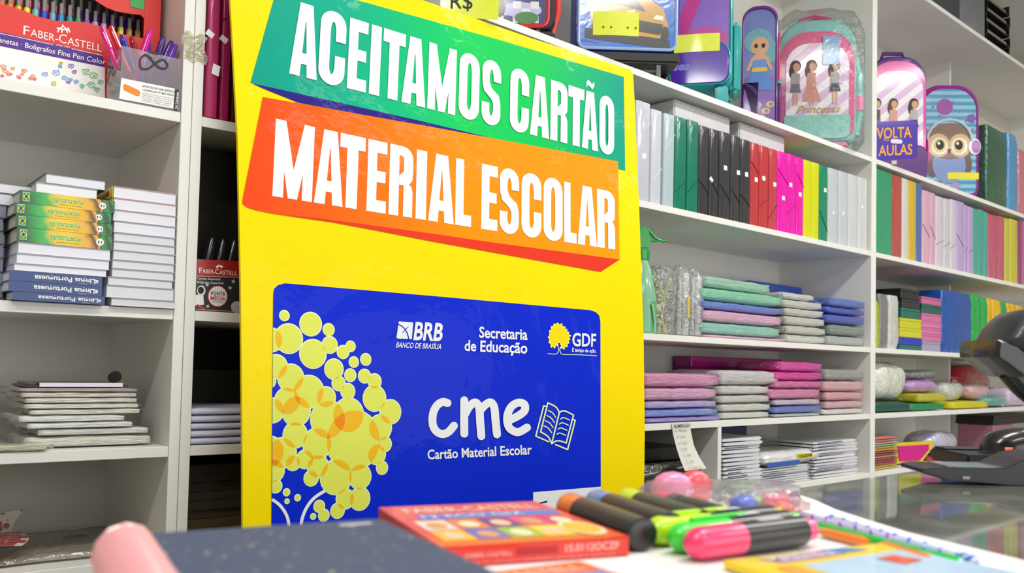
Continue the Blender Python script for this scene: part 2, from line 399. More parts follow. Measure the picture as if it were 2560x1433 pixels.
# heavy condensed capitals, drawn here stroke by stroke
def arc(cx, cy, rx, ry, a0, a1, n=12):
    return [(cx+rx*math.cos(math.radians(a0+(a1-a0)*i/n)), cy+ry*math.sin(math.radians(a0+(a1-a0)*i/n))) for i in range(n+1)]
def ring(o, i):
    return [[o[k], o[k+1], i[k+1], i[k]] for k in range(len(o)-1)]
def capsule(w, h0, h1, r=None):        # closed outline as two half circles
    r = r or w/2
    return arc(w/2, h1-.19, w/2, .19, 0, 180) + arc(w/2, h0+.19, w/2, .19, 180, 360)
def impact(c):
    """convex pieces in a box w x 1"""
    R = lambda x0, x1, y0, y1: [(x0, y0), (x1, y0), (x1, y1), (x0, y1)]
    s = .205
    if c == 'I': return .21, [R(0, .21, 0, 1)]
    if c == 'L': return .40, [R(0, s, 0, 1), R(s, .40, 0, .17)]
    if c == 'E': return .42, [R(0, s, 0, 1), R(s, .42, 0, .17), R(s, .42, .83, 1), R(s, .395, .42, .58)]
    if c == 'T': return .46, [R(.128, .332, 0, .83), R(0, .46, .81, 1)]
    if c in 'AÃ':
        p = [[(0, 0), (.205, 0), (.268, .74), (.268, 1), (.145, 1)], [(.55, 0), (.405, 1), (.282, 1), (.282, .74), (.345, 0)], [(.268, .745), (.282, .745), (.282, 1), (.268, 1)], [(.20, .17), (.35, .17), (.335, .32), (.22, .32)]]
        if c == 'Ã':
            q = [(.14, 1.09), (.20, 1.15), (.27, 1.12), (.34, 1.09), (.41, 1.15)]
            for a, b in zip(q[:-1], q[1:]): p.append([(a[0], a[1]-.04), (b[0], b[1]-.04), (b[0], b[1]+.05), (a[0], a[1]+.05)])
        return .55, p
    if c == 'M': return .68, [R(0, .18, 0, 1), R(.50, .68, 0, 1), [(.18, 1), (.02, 1), (.26, 0), (.34, 0), (.34, .38)], [(.50, 1), (.66, 1), (.42, 0), (.34, 0), (.34, .38)]]
    if c == 'O':
        o = capsule(.53, -.015, 1.015); i = [(.265+(x-.265)*.20, .5+(y-.5)*.71) for x, y in o]
        return .53, ring(o+[o[0]], i+[i[0]])
    if c == 'C':
        o = arc(.265, .825, .265, .19, 0, 180)+arc(.265, .175, .265, .19, 180, 360); i = [(.265+(x-.265)*.20, .5+(y-.5)*.71) for x, y in o]
        return .53, ring(o, i)+[R(.318, .53, .60, .825), R(.318, .53, .175, .40)] + [[(.318, .6), (.53, .6), (.53, .83), (.318, .74)], [(.318, .4), (.53, .4), (.53, .17), (.318, .26)]]
    if c == 'S':
        o = arc(.26, .825, .26, .19, 0, 180); i = [(.26+(x-.26)*.2, .5+(y-.5)*.71) for x, y in o]
        o2 = arc(.26, .175, .26, .19, 180, 360); i2 = [(.26+(x-.26)*.2, .5+(y-.5)*.71) for x, y in o2]
        p = ring(o, i)+ring(o2, i2)
        p += [R(.312, .52, .68, .83), R(0, .208, .17, .33), [(0, .83), (.208, .74), (.21, .66), (.01, .62)], [(.01, .62), (.21, .66), (.27, .57), (.06, .50)], [(.06, .50), (.27, .57), (.46, .48), (.25, .40)], [(.25, .40), (.46, .48), (.51, .36), (.31, .33)], [(.31, .33), (.51, .36), (.52, .17), (.312, .26)], [(.312, .68), (.52, .68), (.52, .83), (.312, .73)]]
        return .52, p
    if c == 'R':
        o = arc(.27, .83, .23, .17, 0, 90)[::-1]; i = [(.205+(x-.27)*.36+.0, .83+(y-.83)*.25) for x, y in o]
        p = [R(0, s, 0, 1), R(s, .27, .86, 1)] + ring(o, i)
        p += [R(.30, .50, .62, .84), [(.205, .44), (.40, .44), (.49, .53), (.50, .64), (.30, .64), (.205, .57)], [(.30, 0), (.50, 0), (.50, .36), (.46, .45), (.30, .46)]]
        return .50, p
def headline(name, q, items, off=.0019):
    """items: (letter, (pixel left), (pixel right)) as seen in the photograph"""
    h = homog(q); mb = MB()
    for c, a, b in items:
        s0 = h.inv(*a)[0]; s1 = h.inv(*b)[0]; w, P = impact(c)
        for k, poly in enumerate(P): mb.ngon([on_poster(*h(s0+(s1-s0)*x/w, y), off+k*2.5e-5) for x, y in poly])
    return mb.build(name, WHT, poster, face=PN)
c6 = lambda x, y: (600+x*.20938, y*.20938)
c7 = lambda x, y: (1080+x*.23723, 100+y*.23723)
c8 = lambda x, y: (600+x*.23031, 250+y*.23031)
c1 = lambda x, y: (1080+x*.25819, 330+y*.25819)
headline('headline_lettering', [(721.4, 184.3), (1533.5, 389.4), (1533.5, 248.2), (732.5, .6)],
    [('A', c6(580, 880), c6(910, 965)), ('C', c6(938, 650), c6(1250, 650)), ('E', c6(1268, 1060), c6(1495, 1110)), ('I', c6(1530, 1125), c6(1655, 1150)), ('T', c6(1713, 345), c6(1978, 405)), ('A', c6(1920, 1215), c6(2205, 1285)),
     ('M', c6(2228, 1290), c7(238, 790)), ('O', c7(278, 500), c7(492, 500)), ('S', c7(518, 560), c7(718, 560)), ('C', c7(816, 640), c7(1015, 640)), ('A', c7(1025, 990), c7(1228, 1040)), ('R', c7(1240, 1055), c7(1418, 1088)), ('T', c7(1432, 500), c7(1600, 545)), ('Ã', c7(1572, 1135), c7(1745, 1185)), ('O', c7(1757, 900), c7(1912, 920))])
headline('headline_lettering', [(679.5, 490.7), (1536.5, 625), (1535, 481.6), (688.7, 297.2)],
    [('M', c8(345, 1045), c8(775, 1105)), ('A', c8(795, 1105), c8(1108, 1160)), ('T', c8(1088, 375), c8(1362, 425)), ('E', c8(1365, 1200), c8(1575, 1235)), ('R', c8(1605, 1240), c8(1860, 1280)), ('I', c8(1898, 1285), c8(2012, 1303)), ('A', c8(2035, 1308), c1(205, 890)), ('L', c1(218, 890), c1(373, 915)),
     ('E', c1(470, 935), c1(627, 958)), ('S', c1(648, 700), c1(835, 740)), ('C', c1(860, 700), c1(1052, 720)), ('O', c1(1073, 750), c1(1257, 780)), ('L', c1(1275, 1065), c1(1395, 1085)), ('A', c1(1405, 1085), c1(1592, 1115)), ('R', c1(1595, 1115), c1(1768, 1140))])

# the printed bank card
card = [(682.7, 735), (685, 722), (695, 713), (712, 708.5), (1090, 741), (1476.5, 776), (1490, 781), (1498, 790), (1500.5, 805), (1501.4, 1215), (1500, 1400), (676, 1480), (678, 1315), (680, 1000)]
sheet('blue_card', [card], BLU, .0007)
cA = lambda x, y: (670+x*.2093, 760+y*.2093)
cB = lambda x, y: (670+x*.2303, 1000+y*.2303)
bub = [(cA(x, y), r*.2093) for x, y, r in [(193, 140, 68), (508, 242, 148), (722, 308, 80), (245, 415, 185), (38, 430, 150), (535, 597, 180), (735, 490, 108), (893, 575, 86), (983, 507, 70), (1022, 695, 70), (1165, 664, 77), (980, 852, 83), (1150, 863, 90), (785, 780, 130), (840, 950, 95), (950, 1045, 102), (1270, 925, 98), (1270, 1127, 163), (95, 750, 152), (270, 885, 175), (485, 1050, 205), (15, 925, 85), (690, 1115, 133), (230, 1160, 172), (50, 1272, 157), (335, 1280, 190)]]
bub += [(cB(x, y), r*.2303) for x, y, r in [(650, 212, 215), (870, 165, 195), (928, 440, 338), (1325, 130, 140), (1215, 302, 150), (1265, 480, 90), (1177, 592, 118), (1235, 738, 78), (738, 836, 200), (995, 832, 145), (835, 1075, 118), (993, 1073, 133), (752, 1203, 90), (603, 1253, 72), (553, 1155, 72), (487, 1265, 38), (465, 850, 92), (538, 720, 133), (400, 645, 110), (268, 682, 93), (293, 380, 150), (533, 475, 180), (152, 575, 173), (10, 565, 180), (58, 770, 132), (80, 937, 80), (198, 1003, 45), (203, 1100, 32), (318, 1062, 41)]]
def uvp(x, y):
    p = on_poster(x, y)+PBASE-P0; return (float(p @ PE1), float(p @ PE2))
edge_clip = [uvp(682.5, 700), uvp(1500, 776), uvp(1500, 1390), uvp(678, 1460)]
circ = []
for (x, y), r in bub:
    c = uvp(x, y); t = uvp(x, y-r); rr = math.hypot(t[0]-c[0], t[1]-c[1]); circ.append((c, rr))
def cpoly(c, r, n=28): return [(c[0]+r*math.cos(2*math.pi*i/n), c[1]+r*math.sin(2*math.pi*i/n)) for i in range(n)]
pal, yel, lens, deep = MB(), MB(), MB(), MB()
full = []
for c, r in circ:
    q = clip(cpoly(c, r), edge_clip); full.append(cpoly(c, r-.0022))
    if len(q) > 2: pal.ngon([uv_poster(a, b, .0010+len(pal.f)*4e-6) for a, b in q])
    q = clip(full[-1], edge_clip)
    if len(q) > 2: yel.ngon([uv_poster(a, b, .0013+len(yel.f)*4e-6) for a, b in q])
pairs = []
for i in range(len(circ)):
    for j in range(i+1, len(circ)):
        (a, ra), (b, rb) = circ[i], circ[j]
        if math.hypot(a[0]-b[0], a[1]-b[1]) < ra+rb-.004:
            q = clip(clip(full[i], full[j]), edge_clip)
            if len(q) > 2: lens.ngon([uv_poster(x, y, .0016+len(lens.f)*3e-6) for x, y in q]); pairs.append((i, j, q))
for i, j, q in pairs:
    for k in range(j+1, len(circ)):
        if k in (i, j): continue
        z = clip(q, full[k])
        if len(z) > 2: deep.ngon([uv_poster(x, y, .0020+len(deep.f)*3e-6) for x, y in z])
for _m, _n, _c in ((pal, 'bubble_outline', '#e6f2c0'), (yel, 'bubble_tree', '#dde45c'), (lens, 'bubble_overlap', '#efb91c'), (deep, 'bubble_deep_overlap', '#f08a08')):
    _m.build(_n, printed(_c), poster, face=PN)['kind'] = 'stuff'
def strokes(name, paths, hw, mp, m, off=.0019, parent=poster):
    mb = MB()
    for k, path in enumerate(paths):
        for q in pen(path, hw): mb.ngon([on_poster(*mp(*p), off+len(mb.f)*4e-6) for p in q])
    return mb.build(name, m, parent, face=PN)
def smooth_path(p, n=5):
    P = [np.array(q, float) for q in p]; out = []
    for i in range(len(P)-1):
        a, b, c, d = P[max(i-1, 0)], P[i], P[i+1], P[min(i+2, len(P)-1)]
        for k in range(n):
            t = k/n; out.append(.5*((2*b)+(-a+c)*t+(2*a-5*b+4*c-d)*t*t+(-a+3*b-3*c+d)*t**3))
    return out+[P[-1]]
mbt = MB()
for path in ([(40, 1080), (130, 1150), (200, 1260), (228, 1380)], [(612, 988), (500, 1062), (420, 1160), (368, 1280), (352, 1380)]):
    for q in pen(smooth_path(path), 17, cap=False): mbt.ngon([on_poster(*cB(*p), .0016+len(mbt.f)*4e-6) for p in q])
mbt.build('tree_trunk', WHT, poster, face=PN)
c5 = lambda x, y: (1040+x*.16406, 970+y*.16406)
strokes('logo_lettering', [smooth_path(p) for p in ([(470, 232), (400, 215), (325, 255), (268, 340), (242, 450), (252, 580), (310, 670), (400, 705), (490, 668), (568, 578)],
    [(725, 190), (724, 450), (725, 698)], [(738, 400), (800, 290), (890, 222), (950, 300), (966, 500), (984, 735)], [(978, 330), (1050, 255), (1125, 222), (1180, 300), (1200, 500), (1222, 708)],
    [(1415, 490), (1540, 430), (1640, 350), (1640, 258), (1560, 225), (1460, 268), (1398, 360), (1374, 480), (1402, 600), (1480, 662), (1560, 672), (1676, 606)])], 61, c5, WHT)
LIME = printed('#dff0b4')
strokes('book_emblem', [smooth_path(p) if sm else p for sm, p in ((0, [(2000, 228), (1890, 672)]), (1, [(2000, 228), (2120, 290), (2175, 375)]), (1, [(1890, 672), (2000, 740), (2058, 850)]), (0, [(2175, 375), (2058, 850)]), (1, [(2175, 375), (2250, 350), (2390, 415)]), (0, [(2390, 415), (2278, 840)]), (1, [(2058, 850), (2150, 805), (2278, 840)]),
    (0, [(1975, 285), (1935, 275), (1815, 735), (2010, 820)]), (0, [(2378, 480), (2415, 495), (2300, 940), (2115, 865)]))], 11, c5, LIME)
strokes('book_emblem_lines', [smooth_path(p) for p in [[(2005-22*i, 345+78*i), (2070-22*i, 380+78*i), (2118-20*i, 450+78*i)] for i in range(4)] + [[(2195-20*i, 475+78*i), (2240-20*i, 455+78*i), (2330-20*i, 492+78*i)] for i in range(4)]], 8, c5, LIME)
def plane_text(name, s, q, cr, m=WHT, bold=0.0, shear=0.0, off=.0019, parent=poster):
    h = homog([cr(*p) for p in q]); mb = MB(); text_on(mb, s, lambda a, b: on_poster(*h(a, b), off), 0, bold, shear); return mb.build(name, m, parent, face=PN)
plane_text('card_lettering', 'Cartão Material Escolar', [(168, 1088), (1757, 1008), (1752, 868), (165, 948)], c5, bold=.022)
c3 = lambda x, y: (970+x*.14063, 780+y*.14063)
plane_text('bank_lettering', 'BRB', [(440, 490), (955, 512), (975, 215), (455, 190)], c3, bold=.03, shear=.08)
plane_text('bank_small_lettering', 'BANCO DE BRASÍLIA', [(128, 632), (935, 665), (940, 575), (140, 540)], c3, bold=.012, shear=.15)
plane_text('office_lettering', 'Secretaria', [(1610, 455), (2470, 497), (2470, 310), (1612, 268)], c3, bold=.022)
plane_text('office_lettering', 'de Educação', [(1350, 690), (2465, 738), (2470, 545), (1355, 505)], c3, bold=.022)
c4 = lambda x, y: (1330+x*.09769, 780+y*.09769)
plane_text('government_lettering', 'GDF', [(1015, 870), (1620, 888), (1630, 575), (1020, 545)], c4, bold=.022)
plane_text('government_small_lettering', 'É tempo de ação.', [(1012, 1020), (1630, 1045), (1632, 955), (1015, 925)], c4, bold=.02)
sheet('bank_emblem', [[c3(x, y) for x, y in ((185, 170), (440, 190), (415, 485), (160, 475), (142, 455))]], WHT, .0016)
mbt = MB()
for path, hw in (([(170, 222), (250, 262), (315, 345), (345, 420), (362, 490)], 9), ([(250, 368), (350, 268)], 6)):
    for q in pen(smooth_path(path), hw): mbt.ngon([on_poster(*c3(*p), .0020+len(mbt.f)*4e-6) for p in q])
mbt.build('bank_emblem_lines', BLU, poster, face=PN)
tree = [(560, 320), (640, 300), (740, 320), (820, 400), (870, 460), (910, 530), (960, 610), (940, 700), (920, 790), (880, 880), (800, 940), (740, 920), (730, 830), (690, 770), (640, 850), (560, 910), (480, 890), (430, 780), (415, 650), (440, 500), (490, 390)]
mbt = MB()
_cc = (680, 600)
for a, b in zip(tree, tree[1:]+tree[:1]): mbt.ngon([on_poster(*c4(*p), .0016) for p in (a, b, _cc)])
mbt.build('tree_emblem', printed('#f2da12'), poster, face=PN)
mbt = MB()
for x, y in tree:
    mbt.ngon([on_poster(*c4(x+26*math.cos(k*.9), y+26*math.sin(k*.9)), .0018+len(mbt.f)*4e-6) for k in range(7)])
mbt.build('tree_emblem_buds', printed('#e6f2a0'), poster, face=PN)
strokes('tree_emblem_trunk', [smooth_path([(395, 1070), (600, 1080), (660, 1010), (668, 940), (640, 870)]), smooth_path([(1635, 1125), (1200, 1100), (780, 1090), (710, 1030), (700, 940), (745, 860)])], 9, c4, LIME)
sheet('white_strip', [[(1332, 1231), (1501, 1217), (1501, 1262), (1332, 1278)]], WHT, .0012)
sheet('strip_dash', [[(1346, 1257), (1367, 1252), (1367, 1256), (1346, 1261)]], printed('#20202a'), .0016)
# ================================================================== things on the left-hand shelving
L1T, L2T, L3T, L4T = 1.7125+TH+.0006, 1.3655+TH+.0006, 1.128+TH+.0006, .939+TH+.0006
def px_on(fr, Y, org=(0, 0, 0)):
    o = np.array(org, float)
    def f(u, v, off=0.0):
        p = fr.y(u, v, Y); return (p[0]-o[0], p[1]-o[1]-off, p[2]-o[2])
    return f
FRONT = (0, -1, 0)
def patch(name, polys, f, m, parent, off=.0004):
    mb = MB()
    for q in polys: mb.ngon([f(u, v, off) for u, v in q])
    return mb.build(name, m, parent, face=FRONT)
def ptext(name, s, q, f, m, parent, bold=0.0, off=.0006, shear=0.0, flip=False):
    h = homog(q); mb = MB(); V, F, _ = glyphs(s, bold, shear)
    mb._add([f(*h(1-a if flip else a, 1-b if flip else b), off) for a, b in V], F); return mb.build(name, m, parent, face=FRONT)
def plines(name, paths, hw, f, m, parent, off=.0006):
    mb = MB()
    for k, path in enumerate(paths):
        for q in pen(path, hw): mb.ngon([f(p[0], p[1], off+len(mb.f)*3e-6) for p in q])
    return mb.build(name, m, parent, face=FRONT)
def disc_px(u, v, r, n=18, sq=1.0): return [(u+r*sq*math.cos(2*math.pi*i/n), v+r*math.sin(2*math.pi*i/n)) for i in range(n)]
PAPER = M('#f0f0ee', .6, 0, .03, 30); INK = M('#15151a', .5); REDP = M('#dd2a22', .4, .2); WPRT = M('#f4f2ee', .45, .2, .02)

# ---- the red display box of fine pens
BY = .10
o = (-.40, BY, L1T); f = px_on(L, BY, o)
box = empty('pen_display_box', 'red display box of colour pens with a wavy window, on the left shelf', 'box', o, 0, None, L)
zt_ = 2.0-L1T; xr = L.y(402, 30, BY)[0]-o[0]
def zpx(u, v): return f(u, v)[2]
lowcurve = [f(u, v) for u, v in ((-70, -40), (0, 8), (56, 25), (98, 42), (140, 52), (181, 53), (223, 57), (251, 66), (300, 84), (360, 96))]
pts = [(p[0], p[2]) for p in lowcurve]
mb = MB(); x00 = pts[0][0]
for a, b in zip(pts[:-1], pts[1:]): mb.hexa([(a[0], 0, 0), (b[0], 0, 0), (b[0], .003, 0), (a[0], .003, 0)], [(a[0], 0, a[1]), (b[0], 0, b[1]), (b[0], .003, b[1]), (a[0], .003, a[1])])
mb.build('front_panel', REDP, box)
xw = f(360, 60)[0]
MB().box(xw, xr, 0, .003, 0, zt_).build('window_post', REDP, box)
up = [f(u, v) for u, v in ((190, -60), (240, 2), (265, 18), (290, 28), (330, 35), (352, 37), (360, 45))]
mb = MB()
for a, b in zip(up[:-1], up[1:]): mb.hexa([(a[0], 0, a[2]), (b[0], 0, b[2]), (b[0], .003, b[2]), (a[0], .003, a[2])], [(a[0], 0, zt_), (b[0], 0, zt_), (b[0], .003, zt_), (a[0], .003, zt_)])
mb.build('window_header', REDP, box)
MB().box(xr-.003, xr, .003, .11, 0, zt_).build('side_panel', REDP, box)
MB().box(x00, xr, .107, .11, 0, zt_).build('back_panel', M('#23262c', .6), box)
MB().box(x00, xr-.003, .003, .107, 0, .004).build('bottom_panel', REDP, box)
MB().box(x00, xr-.003, .02, .10, .03, .034).build('pen_tray', WPRT, box)
patch('purple_band', [[(-40, 71), (256, 138), (262, 168), (-40, 107)]], f, M('#4b1c8c', .4, .2), box)
patch('picture_band', [[(-40, 107.5), (262, 168.5), (262, 260), (-40, 200)]], f, WPRT, box)
ptext('brand_lettering', 'F', [(58, 86), (73, 89), (74, 67), (59, 64)], f, WPRT, box)
ptext('brand_lettering', 'ABER', [(76, 90), (136, 104), (137, 86), (77, 72)], f, WPRT, box)
ptext('brand_lettering', 'C', [(147, 106), (166, 110), (167, 88), (148, 84)], f, WPRT, box)
ptext('brand_lettering', 'ASTELL', [(168, 111), (254, 130), (255, 112), (169, 93)], f, WPRT, box)
patch('brand_dash', [[(138, 96.5), (146, 98), (146, 100.5), (138, 99)]], f, WPRT, box)
ptext('brand_year', 'since 1761', [(140, 114), (174, 121), (175, 116), (141, 109)], f, WPRT, box, shear=.2)
plines('brand_rule', [[(-30, 77), (133, 112)], [(179, 122), (256, 139)]], .7, f, WPRT, box)
ptext('title_lettering', 'anetas · Boligrafos Fine Pen Color', [(-3, 105), (263, 162), (265, 150), (-2, 93)], f, WPRT, box, bold=.006)
plines('knight_emblem', [[(143, 70), (150, 72), (160, 74), (172, 75)], [(146, 76), (152, 70), (158, 66), (165, 72)], [(148, 72), (144, 80)], [(156, 74), (154, 81)], [(166, 74), (168, 82)], [(158, 66), (156, 63)], [(170, 70), (174, 80)]], 1.7, f, WPRT, box)
_r = random.Random(3)
for nm, hx, ps in (('doodle', '#e2806a', [(8, 168, 9), (60, 178, 7), (20, 186, 6), (45, 192, 5), (75, 196, 5)]), ('doodle', '#e0a050', [(12, 178, 7), (32, 172, 6), (82, 192, 7), (55, 186, 5)]), ('doodle', '#d85a90', [(26, 186, 4), (48, 195, 4), (86, 198, 5), (5, 190, 5)]), ('doodle', '#7aa8dc', [(112, 186, 9), (140, 182, 11), (162, 196, 8), (176, 200, 6), (150, 166, 6), (190, 205, 6)]), ('doodle', '#8a6cc0', [(178, 165, 8), (186, 180, 6), (170, 206, 5)]), ('doodle', '#6cc088', [(215, 180, 12), (236, 190, 11), (228, 212, 10), (250, 205, 8), (242, 224, 9), (205, 216, 6)]), ('doodle', '#c8b04a', [(152, 158, 5), (134, 210, 7)])):
    ps2 = []
    for u, v, r in ps:
        pth = [(u+r*(.5+.7*_r.random())*math.cos(k*.78), v+r*.8*(.5+.7*_r.random())*math.sin(k*.78)) for k in range(9)]
        ps2.append(pth+[pth[0]]); ps2.append([(u-r*.6, v+r*.5*_r.random()), (u+r*.6, v-r*.4)]); ps2.append([(u-r*.5, v-r*.5), (u+r*.4, v+r*.6)])
    plines(nm, ps2, 1.0, f, M(hx, .5, .1), box)
# the pens in it
FC = ['#f07818', '#f28c10', '#f4c40c', '#f2e23a', '#5cc8c0', '#1440c8', '#6aa8e8', '#1a8cc8', '#14a0a0', '#18a85a', '#8c50d0', '#c8b0e8', '#f0a0c0', '#f08018', '#e8e010', '#c8a050', '#c0984c', '#d8d8e8']
BC = ['#c84818', '#c83a20', '#b82a2a', '#b02030', '#a02090', '#a01820', '#8c1428', '#701430', '#5a1c30', '#4c1c80', '#48186c', '#5c1890', '#401c90', '#3a1c9c', '#2a1ca8', '#201850']
def pen_thing(i, n, hexc, row):
    u = 4+21.3*i if row == 0 else 8+21.6*i
    yy = .135 if row == 0 else .165
    p = L.y(u, (18 if row == 0 else 2)+.207*(u-50)-(4 if row else 0), yy)
    t = empty('fine_pen', 'colour pen in the red display box, %s from the right in its %s row' % (ORD[n-1-i], 'front' if row == 0 else 'back'), 'pen', (p[0], yy, L1T+.0346), 0, 'pens in the red display box', L)
    top = p[2]-L1T-.0346
    MB().lathe([(.0052, 0), (.0052, top), (.0045, top+.001)], 6).build('barrel', M(hexc, .3, .4), t)
    MB().lathe([(.0033, top+.001), (.0033, top+.020), (.0018, top+.022)], 8).build('tip', M('#8f8c88' if row == 0 else '#6a6864', .4), t)
ORD = ['first', 'second', 'third', 'fourth', 'fifth', 'sixth', 'seventh', 'eighth', 'ninth', 'tenth', 'eleventh', 'twelfth', 'thirteenth', 'fourteenth', 'fifteenth', 'sixteenth', 'seventeenth', 'eighteenth', 'nineteenth', 'twentieth', 'twenty-first', 'twenty-second', 'twenty-third', 'twenty-fourth']
for i, h in enumerate(FC[:17]): pen_thing(i, 17, h, 0)
for i, h in enumerate(BC): pen_thing(i, 16, h, 1)

# ---- clear box with pens, label and number
a = L.y(300, 250, .0); b = L.y(455, 283, .0); hx = min(b[0], -.0105)-a[0]; hd = .085
hol = empty('pen_holder', 'clear plastic box of pens with a black number written on it', 'pen holder', (a[0], .002, L1T), 0, None, L)
f = px_on(L, .002, (a[0], .002, L1T))
CLR = film('#f3ecf4', .16, .5, 8, .25, 'holder_plastic', .004)
zl = f(302, 112)[2]; zr = f(450, 148)[2]
MB().hexa([(0, 0, 0), (hx, 0, 0), (hx, .0015, 0), (0, .0015, 0)], [(0, 0, zl*.99), (hx, 0, zr), (hx, .0015, zr), (0, .0015, zl*.99)]).build('front_wall', CLR, hol)
MB().hexa([(0, .0015, 0), (.0015, .0015, 0), (.0015, hd, 0), (0, hd, 0)], [(0, .0015, zl), (.0015, .0015, zl), (.0015, hd, zl*.95), (0, hd, zl*.95)]).build('side_wall', CLR, hol)
MB().hexa([(hx-.0015, .0015, 0), (hx, .0015, 0), (hx, hd, 0), (hx-.0015, hd, 0)], [(hx-.0015, .0015, zr), (hx, .0015, zr), (hx, hd, zr*1.25), (hx-.0015, hd, zr*1.25)]).build('side_wall', CLR, hol)
MB().box(.0015, hx-.0015, hd-.0015, hd, 0, zl).build('rear_wall', CLR, hol)
MB().box(.0015, hx-.0015, .0015, hd-.0015, 0, .0015).build('base', CLR, hol)
patch('label_card', [[(303, 195), (437, 222), (433, 272), (298, 247)]], f, PAPER, hol)
patch('label_side_stripe', [[(437.5, 223), (447, 225), (444, 277), (433.5, 274)]], f, INK, hol)
patch('sharpener_picture', [[(307, 214), (313, 210), (345, 225), (351, 231), (348, 241), (340, 240), (310, 226)]], f, M('#e8861e', .5), hol, .0007)
ptext('label_lettering', 'APONTADOR COM DEPÓSITO', [(355, 217.5), (437, 233), (437.5, 228), (355.5, 212.5)], f, INK, hol, .006, .0007)
ptext('label_lettering', '+ BORRACHA FC MIX NEON', [(356, 227), (433, 241), (433.5, 236), (356.5, 222)], f, INK, hol, .006, .0007)
for k in range(5): ptext('label_small_print', ['Apontador e borracha no mesmo produto, mais prático', 'Design ergonômico exclusivo com mix de cores', 'maior conforto de uso e ergonomia na hora', 'Produto de alta qualidade, maior durabilidade', 'desempenho ao apagar e apontar'][k], [(355-.3*k, 233.5+4.6*k), (436-3*k, 248.5+4.3*k), (436-3*k, 246+4.3*k), (355-.3*k, 231+4.6*k)], f, M('#55555c', .6), hol, 0, .0007)
ptext('side_lettering', '24 Unidades', [(444, 274), (446.5, 231), (440.5, 229.5), (437, 272)], f, WPRT, hol, .01, .0007)
plines('handwritten_number', [smooth_path([(372, 128), (385, 133), (403, 134)]), smooth_path([(378, 146), (362, 138), (350, 150), (352, 170), (370, 172), (392, 156), (408, 150), (418, 162), (412, 172), (396, 168), (378, 150), (372, 142)])], 2.6, f, INK, hol, .0008)
g = lambda u, v, off=0.0: (lambda p: (p[0]-a[0]-off, p[1]-.002, p[2]-L1T))(L.x(u, v, a[0]))
mb = MB()
for path in (smooth_path([(275, 165), (268, 170), (266, 180), (274, 182), (276, 166), (272, 195), (264, 210)]), smooth_path([(284, 160), (280, 180), (284, 190), (288, 175), (284, 160)])):
    for q in pen(path, 1.0): mb.ngon([g(p[0], p[1], .0004+len(mb.f)*3e-6) for p in q])
mb.build('handwritten_side_number', M('#2c2440', .5), hol)
def stick_pen(label, hexc, p0, p1, r=.0052, clip=True, clear=False, name='pen', tipm=None):
    """p0 foot, p1 top end, both in L coordinates"""
    t = empty(name, label, 'pen', p0, 0, 'pens in the clear box', L); v = Vector(p1)-Vector(p0); ln = v.length; q = Vector((0, 0, 1)).rotation_difference(v).to_euler()
    t.rotation_euler = (Matrix.Rotation(L.a, 4, 'Z') @ q.to_matrix().to_4x4()).to_euler()
    MB().lathe([(.001, 0), (.003, .008), (r, .018), (r, ln*.62)], 12).build('barrel', M(hexc if not clear else '#e8b8d0', .12, .6, .04), t, smooth=True)
    MB().lathe([(r*1.08, ln*.62), (r*1.08, ln-.012), (r*.85, ln-.003), (r*.5, ln)], 12).build('cap', M(hexc, .15, .6, .04), t, smooth=True)
    if clip: MB().box(-.0016, .0016, -r*1.08-.0028, -r*1.08-.0012, ln*.70, ln-.004).build('clip', M(hexc, .15, .6, .04), t, bev=.0004)
    return t
for lab, hx_, u0, v0, y0, u1, v1, y1 in (('bright pink pen leaning left in the clear box', '#e8148a', 330, 225, .02, 253, 67, .05), ('dark pink pen behind the bright pink one in the clear box', '#d80f6a', 336, 228, .045, 268, 98, .07),
        ('red pen leaning left in the clear box', '#d81820', 360, 235, .03, 275, 66, .06), ('blue pen leaning left among the reds in the clear box', '#1438c8', 372, 240, .05, 303, 88, .07), ('magenta pen with a grey end standing in the middle of the clear box', '#e4129a', 318, 235, .03, 377, 74, .03),
        ('thin dark red pen behind the blue one in the clear box', '#a81428', 380, 236, .062, 328, 92, .078), ('second blue pen half hidden behind the magenta pen', '#1a3cc0', 345, 236, .062, 372, 104, .07),
        ('dark purple pen, leftmost of the three purple pens', '#3c1480', 350, 238, .05, 410, 92, .035), ('purple pen, middle one of the three purple pens', '#4a1890', 362, 240, .035, 430, 103, .03), ('violet pen, rightmost of the three purple pens', '#5a2aa8', 372, 243, .02, 440, 112, .02)):
    p0 = L.y(u0, v0, y0); p1 = L.y(u1, v1, y1); p0[2] = L1T+.004
    stick_pen(lab, hx_, tuple(p0), tuple(p1))
tp = L.y(345, 3, BY-.004); single(MB().box(-.012, .012, -.0006, 0, -.012, .02), 'green_tape', M('#3aa84a', .3, .3), 'small piece of green tape on the red pen display box', 'tape', (tp[0], BY-.0004, tp[2]), 0, None, L)

